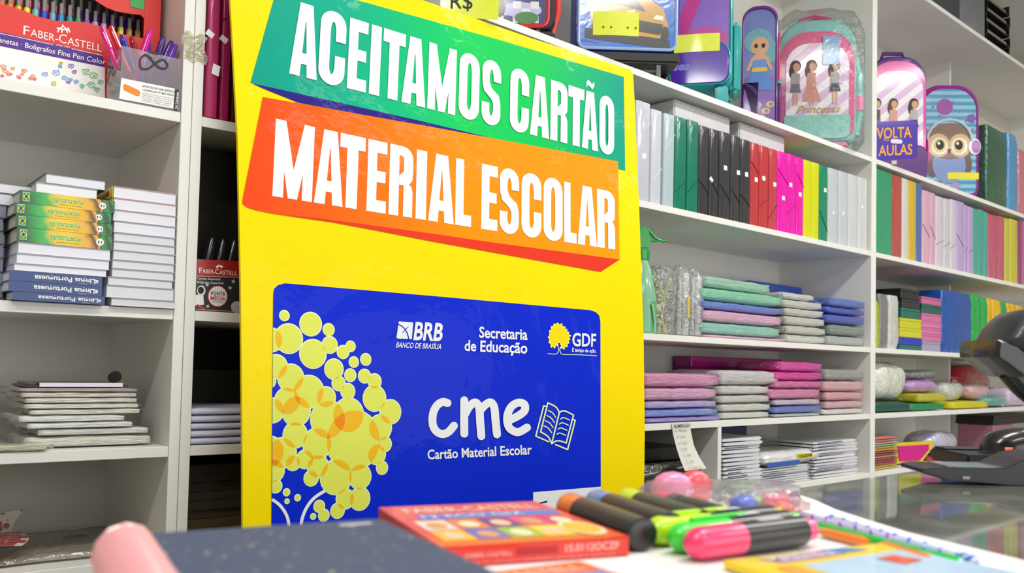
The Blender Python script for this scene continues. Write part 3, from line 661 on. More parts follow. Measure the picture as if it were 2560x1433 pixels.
# ---- books
def book(label, fr, x0, x1, Y, depth, z0, z1, hexc, spine='front', pages='#eceaf0', group=None, decor=None, cat='book'):
    w_, h_ = x1-x0, z1-z0
    t = empty('book', label, cat, (x0, Y, z0+.0002), 0, group, fr); h_ -= .0004; cm = M(hexc, .35, .3, .05); k = .0012 if spine != 'back' else .0006
    mb = MB().box(0, w_, 0, depth, 0, k).box(0, w_, 0, depth, h_-k, h_)
    if spine == 'front': mb.box(0, w_, 0, k, k, h_-k)
    elif spine == 'back': mb.box(0, w_, depth-k, depth, k, h_-k)
    elif spine == 'left': mb.box(0, k, 0, depth, k, h_-k)
    mb.build('cover', cm, t)
    i = .003
    x_a, x_b, y_a, y_b = i*.6, w_-i*.6, i*.6, depth-i*.6
    if spine == 'front': y_a = k
    if spine == 'back': y_b = depth-k
    if spine == 'left': x_a = k
    MB().box(x_a, x_b, y_a, y_b, k, h_-k).build('pages', M(pages, .7, 0, .10, 14, stretch=(.02, .02, 40)), t)
    if decor: decor(t, w_, h_)
    return t
def blue_spine(t, w, h):
    mb = MB(); text_flat(mb, 'Língua Portuguesa', .035, h*.22, h*.46, -.0004, width=w*.66, bold=.02, flip=True); mb.build('spine_title', WPRT, t, face=FRONT)
    mb = MB(); text_flat(mb, 'Dicionário', .10, h*.06, h*.13, -.0004, flip=True); mb.build('spine_subtitle', M('#b8c4dc', .5), t, face=FRONT)
    MB().box(w*.91, w*.952, -.0006, -.0002, h*.30, h*.62).build('publisher_mark', WPRT, t)
    mb = MB()
    for k in range(3): mb.box(w*(.915+.012*k), w*(.921+.012*k), -.0009, -.0006, h*(.36+.05*(k % 2)), h*(.55-.06*k))
    mb.build('publisher_mark_lines', M('#1a3a78', .5), t)
def green_ramp():
    m = M('#1c7a34', .35, .35, .1, 30, name='jungle_spine'); nt = m.node_tree; N = nt.nodes; K = nt.links
    tc = N.new('ShaderNodeTexCoord'); sp = N.new('ShaderNodeSeparateXYZ'); K.new(tc.outputs['Object'], sp.inputs[0])
    nz = N.new('ShaderNodeTexNoise'); nz.inputs['Scale'].default_value = 45; K.new(tc.outputs['Object'], nz.inputs['Vector'])
    ad = N.new('ShaderNodeMath'); ad.operation = 'MULTIPLY_ADD'; ad.inputs[1].default_value = .35; K.new(sp.outputs['Z'], ad.inputs[0]); 
    a1 = N.new('ShaderNodeMath'); a1.operation = 'MULTIPLY_ADD'; a1.inputs[1].default_value = .018; a1.inputs[2].default_value = -.009; K.new(nz.outputs['Fac'], a1.inputs[0]); K.new(a1.outputs[0], ad.inputs[2])
    sm = N.new('ShaderNodeMath'); sm.operation = 'ADD'; K.new(sp.outputs['X'], sm.inputs[0]); K.new(ad.outputs[0], sm.inputs[1])
    mr = N.new('ShaderNodeMapRange'); mr.inputs[2].default_value = .176; K.new(sm.outputs[0], mr.inputs[0])
    r = N.new('ShaderNodeValToRGB'); e = r.color_ramp.elements; e[0].color = lin('#0c4420')+[1]; e[1].position = 1; e[1].color = lin('#0a2c14')+[1]
    for p, h in ((.10, '#146428'), (.18, '#1e9a3c'), (.26, '#3cb44a'), (.31, '#e2c414'), (.45, '#f0c80c'), (.60, '#e6a80c'), (.66, '#50280c'), (.69, '#f0b80c'), (.705, '#0c3c18'), (.74, '#149038'), (.78, '#0a3014'), (.82, '#1c8c38'), (.86, '#081c0c'), (.92, '#0c2010'), (.95, '#1e8c3a')):
        q = e.new(p); q.color = lin(h)+[1]
    K.new(mr.outputs[0], r.inputs[0]); K.new(r.outputs[0], N['Principled BSDF'].inputs['Base Color']); return m
JUN = green_ramp()
def green_spine(t, w, h):
    MB().box(0, w, -.0005, -.0001, 0, h).build('spine_picture', JUN, t)
    mb = MB(); text_flat(mb, 'PORTUGUÊS', w*.335, h*.40, h*.28, -.0009, width=w*.32, bold=.03, flip=True); mb.build('spine_title', M('#5cb848', .4), t, face=FRONT)
    mb = MB(); text_flat(mb, 'PORTUGUÊS', w*.335, h*.40, h*.28, -.0007, width=w*.322, bold=.065, flip=True); mb.build('spine_title_outline', M('#f4f0d0', .4), t, face=FRONT)
    mb = MB(); text_flat(mb, 'Dicionário Escolar', w*.40, h*.14, h*.10, -.0007, flip=True, width=w*.24); mb.build('spine_subtitle', M('#7a5a10', .5), t, face=FRONT)
    fl = MB().box(w*.03, w*.098, -.0009, -.0006, h*.16, h*.86).build('flag_frame', WPRT, t)
    MB().box(w*.034, w*.094, -.0011, -.0009, h*.20, h*.82).build('flag_field', M('#129a3c', .4), t)
    mb = MB(); cx, cz = w*.064, h*.51; mb.ngon([(cx-.0042, -.0013, cz), (cx, -.0013, cz-h*.26), (cx+.0042, -.0013, cz), (cx, -.0013, cz+h*.26)]); mb.build('flag_diamond', M('#f4d40c', .4), t, face=FRONT)
    mb = MB(); mb.ngon([(cx+.0022*math.cos(i*.5), -.0015, cz+.0030*math.sin(i*.5)) for i in range(12)]); mb.build('flag_disc', M('#1c2c8c', .4), t, face=FRONT)
    mb = MB(); cx = w*.865; mb.ngon([(cx+h*.27*math.cos(i*.33), -.0009, h*.5+h*.27*math.sin(i*.33)) for i in range(19)]); mb.build('emblem_disc', WPRT, t, face=FRONT)
    mb = MB().box(cx-.0030, cx-.0012, -.0012, -.0009, h*.40, h*.60).build('emblem_bar', M('#1c2c8c', .4), t)
    mb = MB().box(cx+.0012, cx+.0030, -.0012, -.0009, h*.40, h*.60).build('emblem_bar', M('#c81c2c', .4), t)
AY = -.012
def lx(u, v, Y=AY): return L.y(u, v, Y)[0]
def lz(u, v, Y=AY): return L.y(u, v, Y)[2]
AD = .115
za = L2T
lev = [(33, 262, 728, AY), (22, 255, 701, AY), (24, 256, 675, AY), (34, 269, 657, AY), (40, 276, 632, AY), (44, 279, 604, AY), (43, 281, 567.5, AY), (40, 280.5, 535, AY), (36, 278.6, 505, AY), (50, 287.5, 474, AY)]
labs = ['navy Portuguese dictionary lying at the bottom of the left pile', 'navy Portuguese dictionary second from the bottom of the left pile', 'navy Portuguese dictionary third from the bottom of the left pile', 'white-edged book lying right on top of the navy dictionaries', 'white-edged book in the middle between navy and green dictionaries', 'white-edged book right under the green dictionaries',
        'green Portuguese dictionary, lowest of the four with a flag', 'green Portuguese dictionary, second lowest of the four with a flag', 'green Portuguese dictionary, third from below of the four with a flag', 'green Portuguese dictionary, topmost of the four with a flag']
for i, (u0, u1, v, Y) in enumerate(lev):
    zb = lz(u0, v, Y); x0, x1 = lx(u0, v, Y), lx(u1, v+.1*(u1-u0), Y)
    if i < 3: book(labs[i], L, x0, x1, Y, AD, za, zb, '#173a7c', 'front', group='navy dictionaries in the left pile', decor=blue_spine)
    elif i < 6: book(labs[i], L, x0, x1, Y, AD, za, zb, '#b8b8cc', 'back', '#e8e8f2', group='white-edged books in the left pile')
    else: book(labs[i], L, x0, x1, Y, AD, za, zb, '#124a20', 'front', '#dcd4d0', group='green dictionaries in the left pile', decor=green_spine)
    za = zb
Yt = .012
zb = lz(89, 454, Yt)
book('white-edged book with a dark cover lying over the green dictionaries', L, lx(89, 454, Yt), lx(246, 471, Yt), Yt, AD, za, zb, '#b4b4bc', 'back', '#eeeef4')
z2 = lz(114, 432, Yt); book('thin dark-covered book at the very top of the left pile', L, lx(114, 432, Yt), lx(266, 450, Yt), Yt, AD+.03, zb, z2, '#4c4640', 'back', '#e6e6f0')
BYY = -.008
ys = [770, 744, 713, 692, 670.4, 648.6, 624.3, 601.7, 580, 551, 523, 493.6, 464]
rr_ = [438, 436, 433, 436, 437, 438, 439, 439, 440, 441, 442, 442]
ll_ = [276, 264, 268, 278, 279, 281, 282, 283, 283, 281, 282, 282]
za = L2T; hh = [(lz(283, ys[i+1], BYY)) for i in range(12)]
nm = ['bottom', 'second', 'third', 'fourth', 'fifth', 'sixth', 'seventh', 'eighth', 'ninth', 'tenth', 'eleventh', 'top']
for i in range(12):
    pg = '#d8d8d8' if i < 1 else ('#dcdee4' if i < 8 else '#e6e6f0')
    lb = 'white-edged book, %s of the right pile beside the shelf post' % (nm[i]+(' one from below' if 0 < i < 11 else ' one'))
    if i == 11: lb = 'white-edged book with a yellow spine on top of the right pile'
    dec = None
    if i >= 10:
        def dec(t, w, h):
            MB().box(-.0006, 0, .001, .11, .0006, h-.0006).build('yellow_spine', M('#e8d048', .4, .2), t)
            MB().box(-.0010, -.0006, .02, .04, h*.3, h*.7).build('spine_mark', M('#c8402a', .4), t)
    book(lb, L, lx(ll_[i], ys[i], BYY), lx(rr_[i], ys[i]+18, BYY), BYY, .115, za, hh[i], '#b0b0b8' if i < 10 else '#d8a8a0', 'back', pg, 'books in the right pile', dec)
    za = hh[i]
# the pile at the picture's left edge
CYY = .05
za = L2T
for i, v in enumerate([745, 712, 680, 645, 610, 578, 545, 512, 482, 456]):
    zb = lz(0, v, CYY)
    r_ = 88 if i > 7 else (12 if i < 7 else 20)
    book('grey-edged book at the left border, %s' % ('lowest of its pile' if i == 0 else 'topmost of its pile' if i == 9 else ORD[i]+' from below in its pile'), L, lx(-190, v, CYY), lx(r_, v, CYY), CYY, .11, za, zb, '#2c3a58' if i < 8 else '#5a5a56', 'back', '#8a90a0' if i < 8 else '#e2e2ea', 'books at the left border'); za = zb

# ---- wrapped white envelopes one shelf lower
def lump(seed, amp, sc):
    def f(p): return mnoise.noise(Vector((p[0]*sc+seed*3.1, p[1]*sc-seed*1.7, p[2]*sc+seed)))*amp
    return f
def pillow(w, d, h, seed=0, amp=.0015, nx=14, ny=8, nz=3, edge=.5, droop=0.0):
    """soft flat pack: a rounded slab with slightly crumpled faces, base at 0"""
    mb = MB(); n = lump(seed, amp, 28); V = []; key = {}
    def P(i, j, k):
        x, y, z = i/nx*2-1, j/ny*2-1, k/nz*2-1
        ex = max(abs(x), abs(y))
        th = 1-edge*max(0, (ex-.72)/.28)**2
        p = [x*w/2, y*d/2, h/2+z*h/2*th-droop*abs(x)**3]
        q = n(p); p[2] += q*(1 if k == nz else (.0 if k == 0 else .5)); p[0] += n((p[1]*1.3, p[2]*4, p[0]))*.8*(abs(x) > .9); p[1] += n((p[2]*4, p[0], p[1]))*.9*(abs(y) > .9)
        p[2] = min(max(p[2], 0), h)
        return p
    def idx(i, j, k):
        if (i, j, k) not in key: key[(i, j, k)] = len(V); V.append(P(i, j, k))
        return key[(i, j, k)]
    F = []
    for i in range(nx):
        for j in range(ny):
            F.append((idx(i, j, nz), idx(i+1, j, nz), idx(i+1, j+1, nz), idx(i, j+1, nz))); F.append((idx(i, j, 0), idx(i, j+1, 0), idx(i+1, j+1, 0), idx(i+1, j, 0)))
    for i in range(nx):
        for k in range(nz):
            F.append((idx(i, 0, k), idx(i+1, 0, k), idx(i+1, 0, k+1), idx(i, 0, k+1))); F.append((idx(i, ny, k), idx(i, ny, k+1), idx(i+1, ny, k+1), idx(i+1, ny, k)))
    for j in range(ny):
        for k in range(nz):
            F.append((idx(0, j, k), idx(0, j, k+1), idx(0, j+1, k+1), idx(0, j+1, k))); F.append((idx(nx, j, k), idx(nx, j+1, k), idx(nx, j+1, k+1), idx(nx, j, k+1)))
    mb._add(V, F); return mb
WRAP = film('#ffffff', .22, .5, 55, 1.0, 'wrap_film', .02)
def wrapped(label, fr, x0, x1, Y, depth, z0, z1, hexc, seed, group=None, cat='packet', name='wrapped_packet', flaps=True, coat=.9, rz=0.0, sheet=None):
    w_ = x1-x0; h_ = z1-z0-.0006
    t = empty(name, label, cat, ((x0+x1)/2, Y+depth/2, z0+.0003), rz, group, fr)
    if fr is W and x0 < 3.19 < x1+.012: x1 = 3.178; w_ = x1-x0
    t.rotation_euler.z += (random.Random(seed*7).random()-.5)*.03
    t.location = tuple((fr or W).wor(((x0+x1)/2, Y+depth/2, z0+.0003)))
    pillow(w_*.975, depth, h_, seed, min(.003, h_*.2), 18, 8, 3, .35).build('contents', sheet or M(hexc, .3, coat, .12, 9, .8, 45, bdist=.006, stretch=(.6, .6, 14)), t, smooth='all')
    if flaps:
        r = random.Random(seed)
        for s in (-1, 1):
            ph = r.random()*6
            mb = MB(); mb.grid(lambda a, b: (s*(w_*.49+.010*a), (b-.5)*depth*.94+.004*math.sin(3*a+ph), h_*(.5+.32*math.sin(b*9+ph)*a+.1*math.sin(b*23))), 3, 14)
            mb.build('film_flap', WRAP, t, smooth='all')
    return t
rows = [(60, 380, 1112, 1090, 'wide clear packet of white sheets at the bottom of the wrapped pile'), (95, 372, 1090, 1072, 'clear packet second from the bottom of the wrapped pile'), (66, 332, 1072, 1056, 'white packet third from the bottom of the wrapped pile'), (46, 312, 1056, 1038, 'bright white packet in the middle of the wrapped pile'), (75, 352, 1038, 1023, 'white packet with a folded corner, above the middle of the wrapped pile'),
        (58, 346, 1023, 1009, 'thin white packet fourth from the top of the wrapped pile'), (60, 344, 1009, 995, 'thin white packet third from the top of the wrapped pile'), (50, 342, 995, 981, 'white packet with dark red ends near the top of the wrapped pile'), (42, 345, 981, 970, 'clear packet with a pink printed edge on top of the wrapped pile')]
WY = .035; za = L3T
for i, (u0, u1, vb, vt, lb) in enumerate(rows):
    zb = max(lz(200, vt, WY), za+.006)
    wrapped(lb, L, lx(u0, vb, WY), lx(u1, vb, WY), WY, .17, za, zb, ['#d8d6c8', '#dcdcd4', '#f0f0f0', '#f2f2f2', '#ecebdc', '#eceade', '#ecebe0', '#e4e0d4', '#b8a8a4'][i], i+3, 'wrapped packets on the third left shelf'); za = zb
nb = empty('black_case', 'flat black case with white papers on top of the wrapped pile', 'case', (lx(180, 965, WY+.03), WY+.05, za+.0005), .02, None, L)
MB().box(-.075, .085, -.04, .06, 0, .004).build('case_body', M('#1c1a1c', .35, .3), nb, bev=.001)
MB().box(-.055, .075, -.043, -.0402, .001, .0075).build('paper_edge', M('#e4dff0', .6), nb)
MB().tube([(.065, -.02, .016), (.075, .0, .018), (.085, .03, .016)], [.009, .010, .009], 10).build('rolled_end', M('#1a181a', .45), nb, smooth=True)
MB().box(-.07, .06, -.03, .05, .0042, .008).build('case_flap', M('#242226', .3, .4), nb)
wrapped('clear bag lying flat at the left end of the third shelf', L, lx(-60, 1100, .0), lx(120, 1125, .0), -.002, .03, L3T, L3T+.012, '#c4c4ac', 41)
# ---- gift wrap and clear bags on the lowest visible left shelf
def lowz(u, v): return L.z(u, v, L4T+.002)
bg = empty('clear_bag', 'large clear plastic bag with a barcode, lying on the lowest left shelf', 'bag', (-.165, .17, L4T+.0005), 0, None, L)
pillow(.30, .24, .012, 5, .003, 16, 12).build('bag_film', film('#d8d0bc', .45, .8, 40, 1.0, 'dull_film', .012), bg, smooth='all')
mb = MB()
for k in range(14): mb.box(.035+.0028*k, .0362+.0028*k, .0, .016+.004*(k % 3), .0155, .0157)
mb.build('barcode', INK, bg)
mb = MB(); mb.grid(lambda s, t: (-.19+.17*s+.10*t*t*.2, .02+.002*math.sin(9*s), .004+.045*t+.004*math.sin(s*8)), 12, 6)
def pattern_mat(name, base, spots, scale):
    m = M(base, .35, .5, .03, name=name); nt = m.node_tree; N = nt.nodes; K = nt.links; b = N['Principled BSDF']
    tc = N.new('ShaderNodeTexCoord'); v = N.new('ShaderNodeTexVoronoi'); v.inputs['Scale'].default_value = scale; K.new(tc.outputs['Object'], v.inputs['Vector'])
    r = N.new('ShaderNodeValToRGB'); r.color_ramp.interpolation = 'CONSTANT'; e = r.color_ramp.elements; e[0].color = (1, 1, 1, 1); e[1].position = .38; e[1].color = (0, 0, 0, 1); K.new(v.outputs['Distance'], r.inputs[0])
    hs = N.new('ShaderNodeValToRGB'); hs.color_ramp.interpolation = 'CONSTANT'; el = hs.color_ramp.elements
    el[0].color = lin(spots[0])+[1]; el[1].position = 1/len(spots); el[1].color = lin(spots[1])+[1]
    for i in range(2, len(spots)): q = el.new(i/len(spots)); q.color = lin(spots[i])+[1]
    K.new(v.outputs['Color'], hs.inputs[0])
    mx = N.new('ShaderNodeMix'); mx.data_type = 'RGBA'; mx.inputs[6].default_value = lin(base)+[1]; K.new(r.outputs[0], mx.inputs[0]); K.new(hs.outputs[0], mx.inputs[7]); K.new(mx.outputs[2], b.inputs['Base Color']); return m
single(mb, 'floral_gift_wrap', pattern_mat('floral_print', '#e6dcc8', ['#5c64b0', '#c84a58', '#8c6cb8', '#d8a84a', '#c8464c'], 70), 'cream gift wrap with coloured flowers at the back of the lowest left shelf', 'gift wrap', (lx(70, 1320, .25), .27, L4T+.0005), 0, None, L, smooth='all')
bw = empty('brick_gift_wrap', 'curved red gift wrap printed with bricks at the bottom left', 'gift wrap', (lx(40, 1400, .08), .10, L4T+.014), 0, None, L)
def bwf(s, t): return (-.13+.155*s+.02*(1-t)-.05*(1-t)*(1-t), -.08+.17*t, .006+.022*math.sin(s*2.2)*(1-.4*t))
mb = MB(); mb.grid(bwf, 14, 10); mb.build('wrap_sheet', M('#e8d4cc', .4, .4), bw, smooth='all')
for j in range(6):
    for i in range(4):
        s0 = (i+.5*(j % 2))/4-.06; s1 = s0+.235; s0 = max(s0, 0.01); s1 = min(s1, .99); t0, t1 = j/6+.012, (j+1)/6-.012
        if s1-s0 < .04: continue
        mb = MB(); mb.grid(lambda a, b: (lambda p: (p[0], p[1], p[2]+.0008))(bwf(s0+(s1-s0)*a, t0+(t1-t0)*b)), 4, 2); mb.build('brick', M('#b8202c', .35, .5, .25, 60), bw, smooth='all')

# ================================================================== the narrow dark bay
DB = [('magenta folder nearest the white post', 516, 549, '#b02a64', 0), ('glossy magenta folder beside the poster', 552, 578, '#a40e5a', .01), ('dark crimson folder mostly behind the poster', 580, 605, '#5c0a1e', .03)]
def folder(label, fr, x0, x1, Y, depth, z0, z1, hexc, group=None, sticker=None, band=None, rough=.25, coat=.7, name='folder', crumple=.0, alpha=1.0, lean=0.0, trans=0.0, elastic='#202020'):
    """box folder standing on its end: rounded spine towards the room, label sticker, elastic over the corner"""
    w_, h_ = x1-x0-.0006, z1-z0
    t = empty(name, label, 'folder', (x0+.0003, Y, z0+.0003), 0, group, fr)
    if lean: t.rotation_euler.y = lean
    rd = min(w_*.28, .006); n = 5
    prof = [(w_, depth), (w_, rd)]+[(w_-rd+rd*math.cos(a), rd-rd*math.sin(a)) for a in [math.pi/2*i/n for i in range(n+1)]]+[(rd-rd*math.sin(a), rd-rd*math.cos(a)) for a in [math.pi/2*i/n for i in range(n+1)]]+[(0, rd), (0, depth)]
    cl = []
    for q in prof:
        if not cl or math.hypot(cl[-1][0]-q[0], cl[-1][1]-q[1]) > 1e-6: cl.append(q)
    m = M(hexc, rough, coat, .06, 12, .35, 16, alpha=alpha, trans=trans, stretch=(1, 1, .35), bdist=.012)
    MB().prism(cl, 0, h_, 'z').build('case', m, t, smooth=True)
    MB().box(w_*.06, w_*.94, rd+.001, depth-.001, .0, h_+.0012).build('flap_edge', M(hexc, .3, .4, .06), t)
    if sticker is not None:
        cx, cz, tw, an = sticker; r_ = tw/2; ca, sa = math.cos(an), math.sin(an)
        MB().hexa([(cx+ca*a-sa*b, -.0002, cz+sa*a+ca*b) for a, b in ((-r_, -r_*.8), (r_, -r_*.8), (r_, r_*.8), (-r_, r_*.8))], [(cx+ca*a-sa*b, -.0006, cz+sa*a+ca*b) for a, b in ((-r_, -r_*.8), (r_, -r_*.8), (r_, r_*.8), (-r_, r_*.8))]).build('price_sticker', PAPER, t)
    if band is not None:
        z_a, z_b = band
        MB().tube([(0, -.0008, z_a), (w_*.5, -.0012, (z_a+z_b)/2), (w_, -.0008, z_b)], .0009, 6).build('elastic', M(elastic, .6), t)
    return t
for lab, u0, u1, h, y in DB:
    x0 = L.y(u0, 150, y)[0]; x1 = L.y(u1, 155, y)[0]
    folder(lab, L, x0+ (.0005 if u0 < 520 else 0), x1, y, .24, L1T, L1T+.315, h, 'magenta folders beside the poster', (None, (.004, .15, .014, -.5), None)[0 if y > .02 else 1] if y < .02 else None, (.215, .245) if y == 0 else ((.185, .20) if y < .02 else None), elastic='#7a0c3c')
p = L.y(538, 175, -.001); single(MB().hexa([(-.007, 0, -.008), (.006, 0, -.011), (.009, 0, .008), (-.004, 0, .011)], [(-.007, -.0005, -.008), (.006, -.0005, -.011), (.009, -.0005, .008), (-.004, -.0005, .011)]), 'price_sticker', PAPER, 'tilted white price sticker on the folder beside the white post', 'sticker', (p[0], -.0015, p[2]), 0, None, L)
# pen box in the dark bay
a = L.y(484, 775, .0); o = (.0285, .002, L2T); f = px_on(L, .002, o); xb = .165; hb = lz(488, 649, .002)-L2T
pb = empty('pen_box', 'dark box of black pens with a red brand band, in the narrow bay', 'box', o, 0, None, L)
DRK = M('#22262e', .45, .2)
MB().box(0, xb, 0, .002, 0, hb).box(0, .002, .002, .06, 0, hb).box(xb-.002, xb, .002, .06, 0, hb).box(.002, xb-.002, .058, .06, 0, hb).box(.002, xb-.002, .002, .058, 0, .002).build('carton', DRK, pb)
patch('brand_band', [[(491, 648), (615, 654), (615, 693), (490, 690)]], f, M('#a81818', .4, .2), pb)
plines('brand_rule', [[(492, 690.5), (615, 694)], [(491, 774), (612, 780)]], .8, f, M('#e0a0a0', .5), pb)
for s_, q in (('F', [(498, 682), (505, 682.5), (505, 670), (498, 669)]), ('ABER-', [(506, 683), (537, 685), (537, 675), (506, 672.5)]), ('C', [(538, 685), (547, 686), (547, 673.5), (538, 672.5)]), ('ASTELL', [(548, 686), (593, 688.5), (593, 678), (548, 676)])): ptext('brand_lettering', s_, q, f, WPRT, pb)
plines('knight_emblem', [[(541, 667), (547, 665), (556, 667)], [(543, 670), (546, 664)], [(553, 670), (551, 664)]], 1.6, f, WPRT, pb)
ptext('title_lettering', 'Canetas SuperSoft', [(492, 698.5), (551, 701), (551, 696), (490, 693.5)], f, WPRT, pb, .004)
ptext('title_lettering', 'Bolígrafos SuperSoft', [(492, 707.5), (559, 711), (559, 706), (492, 702.5)], f, WPRT, pb, .004)
patch('round_badge', [disc_px(544, 741, 27, sq=.93)], f, M('#c82430', .4), pb); patch('round_badge_face', [disc_px(544, 741, 25, sq=.93)], f, WPRT, pb, .0006); patch('round_badge_rim', [disc_px(544, 741, 23.5, sq=.93)], f, M('#e8e4e4', .5), pb, .0007)
ptext('badge_lettering', 'PONTA', [(527, 738), (563, 740), (563, 731), (527, 729)], f, INK, pb, .02, .0009)
ptext('badge_lettering', 'MÉDIA', [(526, 750), (563, 752), (563, 743), (526, 741)], f, M('#c81828', .4), pb, .02, .0009)
ptext('badge_small_lettering', 'PONTA MÉDIA', [(530, 756), (558, 757.5), (558, 754), (530, 752.5)], f, INK, pb, 0, .0009)
patch('astronaut_picture', [disc_px(503, 727, 13, sq=.8), [(488, 737), (508, 738), (510, 762), (488, 764)]], f, WPRT, pb); patch('astronaut_visor', [disc_px(502, 726, 9, sq=.85)], f, INK, pb, .0006)
plines('rocket_picture', [[(494, 763), (500, 768), (510, 772)]], 2.5, f, M('#d02838', .4), pb); patch('moon_picture', [disc_px(592, 768, 15)], f, M('#b8b8bc', .6), pb)
for k, (u, v) in enumerate(((583, 704), (518, 712), (575, 720), (519, 766))):
    patch('star_picture', [[(u+6*(1 if j % 2 == 0 else .45)*math.cos(math.pi*j/5), v+6*(1 if j % 2 == 0 else .45)*math.sin(math.pi*j/5)) for j in range(10)]], f, M('#c8ccd0', .5), pb)
for k in range(6):
    t = empty('black_pen', 'black pen leaning in the dark pen box, %s from the white post' % ORD[k], 'pen', (.0265+.012+.021*k, .03, L2T+.0025), 0, 'black pens in the pen box', L)
    t.rotation_euler.y = .20
    MB().lathe([(.006, 0), (.0085, .01), (.0085, .128), (.006, .135)], 12).build('barrel', M('#141318', .25, .5), t, smooth=True)
    MB().box(-.001, .002, -.0105, -.009, .095, .128).build('clip', M('#1c1a20' if k != 3 else '#8c8c90', .3), t)
kb = empty('black_display_box', 'tall black box with a faint round badge behind the pen box', 'box', (.03, .12, L2T), 0, None, L)
f = px_on(L, .12, (.03, .12, L2T))
MB().box(0, .40, 0, .10, 0, .316).build('carton', M('#111013', .55, .1), kb, bev=.001)
mb = MB(); c = f(490, 545); R_ = [(c[0]+.019*math.cos(i*.3), -.0005, c[2]+.022*math.sin(i*.3)) for i in range(22)]; mb.tube(R_[:21], .0007, 5, closed=True); mb.build('badge_ring', M('#4c4a4e', .6), kb)
ptext('badge_lettering', 'MÉDIA', [(478, 555), (509, 557), (509, 546), (478, 544)], f, M('#3c2c30', .6), kb, .02); ptext('badge_lettering', 'PONTA', [(478, 543), (507, 545), (507, 534), (478, 532)], f, M('#3c3a3e', .6), kb, .02)
# paper in the dark bay
za = L3T
for k in range(5):
    zb = za+.0125+.001*(k % 2); x1 = .026+.16
    st = single(pillow(.165, .22, zb-za-.0004, 60+k, .0007, 20, 8, 2, .25), 'paper_ream', M('#cfcfe6', .65, 0, .12, 8, stretch=(.05, .05, 60)), 'thin stack of lilac white paper in the narrow bay, %s layer' % ('top' if k == 4 else 'lowest' if k == 0 else ORD[k]+' from below'), 'paper', (.026+.083+.002, .112, za+.0002), 0, 'paper in the narrow bay', L, smooth='all'); za = zb
single(MB().box(0, .40, 0, .12, 0, .13), 'dark_carton', M('#3a3a3c', .6, 0, .1, 12), 'dark grey carton at the back of the narrow bay behind the paper', 'carton', (.03, .245, L3T), 0, None, L, bev=.001)
za = L4T
for k in range(9):
    zb = za+.0165; h = ['#4a1420', '#5c4c30', '#4c4028', '#3a3020', '#302618', '#2c2218', '#241c14', '#201812', '#1c1410'][k]
    single(MB().box(-.001*(k % 3), .41-.002*(k % 2), .002*(k % 4), .30, 0, zb-za-.0008), 'cardboard_sheet', M(h, .6, 0, .35, 4, stretch=(3, .3, 60)), 'dark brown card pack in the lowest narrow bay, %s layer' % ('top' if k == 8 else 'lowest, dark red' if k == 0 else ORD[k]+' from below'), 'card', (.03, .05, za), 0, 'dark card in the narrow bay', L); za = zb
p = L.y(555, 1320, .02); single(pillow(.075, .02, .03, 9, .004, 10, 4, 4, .9), 'crumpled_bag', film('#e8e0d0', .25, 1.0, 90, 1.0, 'crumple_film', .02), 'crumpled scrap of clear plastic in the lowest narrow bay', 'bag', (p[0], .02, L4T+.0005), 0, None, L, smooth='all')
# ================================================================== right-hand shelving: folders
R1T, R2T, R3T, R4T, R5T = [z+TH+.0008 for z in (2.0765, 1.728, 1.3745, 1.132, .919)]
c8r = lambda x, y: (1560+x*.30710, 220+y*.30710)
FY = YF+.012
FR = [('clear', 93, 212, 112, '#c4c6d0'), ('clear', 218, 306, 180, '#c9ced6'), ('clear', 322, 411, 215, '#b4c6cc'), ('green', 415, 509, 240, '#067a62'), ('green', 517, 606, 268, '#067a62'),
      ('black', 608, 691, 312, '#36363a'), ('black', 697, 773, 338, '#36363a'), ('black', 780, 866, 362, '#38383c'), ('black', 872, 946, 392, '#3a3a3e'), ('black', 951, 1029, 424, '#36363a'),
      ('red', 1033, 1101, 450, '#c2383e'), ('red', 1106, 1179, 475, '#c2383e'), ('red', 1186, 1249, 500, '#c4404a'), ('magenta', 1253, 1336, 524, '#f000b0'), ('magenta', 1339, 1401, 545, '#ee00ae'), ('magenta', 1406, 1465, 570, '#f000b0'),
      ('yellow', 1467, 1531, 592, '#dcdc00'), ('yellow', 1534, 1592, 612, '#dade00'), ('green', 1596, 1661, 635, '#068a64'), ('clear', 1666, 1746, 660, '#c6cccf'), ('clear', 1751, 1826, 685, '#c8cdd0'), ('clear', 1831, 1906, 710, '#cfd3d4'), ('clear', 1911, 1984, 735, '#d2d4d2')]
STK = {0: (163, 555, 0), 6: (700, 745, -.6), 7: (825, 652, 0), 8: (930, 690, .1), 9: (997, 705, .05), 10: (1075, 748, 0), 11: (1137, 737, 0), 12: (1227, 787, 0), 13: (1297, 898, 0), 14: (1357, 790, 0), 15: (1433, 868, 0), 18: (1637, 833, 0), 19: (1705, 1015, .5), 20: (1785, 1020, .5), 22: (1940, 970, .4)}
BND = {0: (385, 290), 1: (770, 660), 2: (505, 378), 3: (850, 760), 4: (850, 745), 5: (742, 868), 6: (742, 875), 7: (785, 925), 8: (820, 945), 9: (865, 970), 10: (600, 705), 13: (655, 790), 15: (690, 815), 12: (1060, 950), 14: (1020, 950), 18: (1000, 1180), 11: (960, 900)}
_cnt = {}; _tot = {}
for q in FR: _tot[q[0]] = _tot.get(q[0], 0)+1
_first = {}
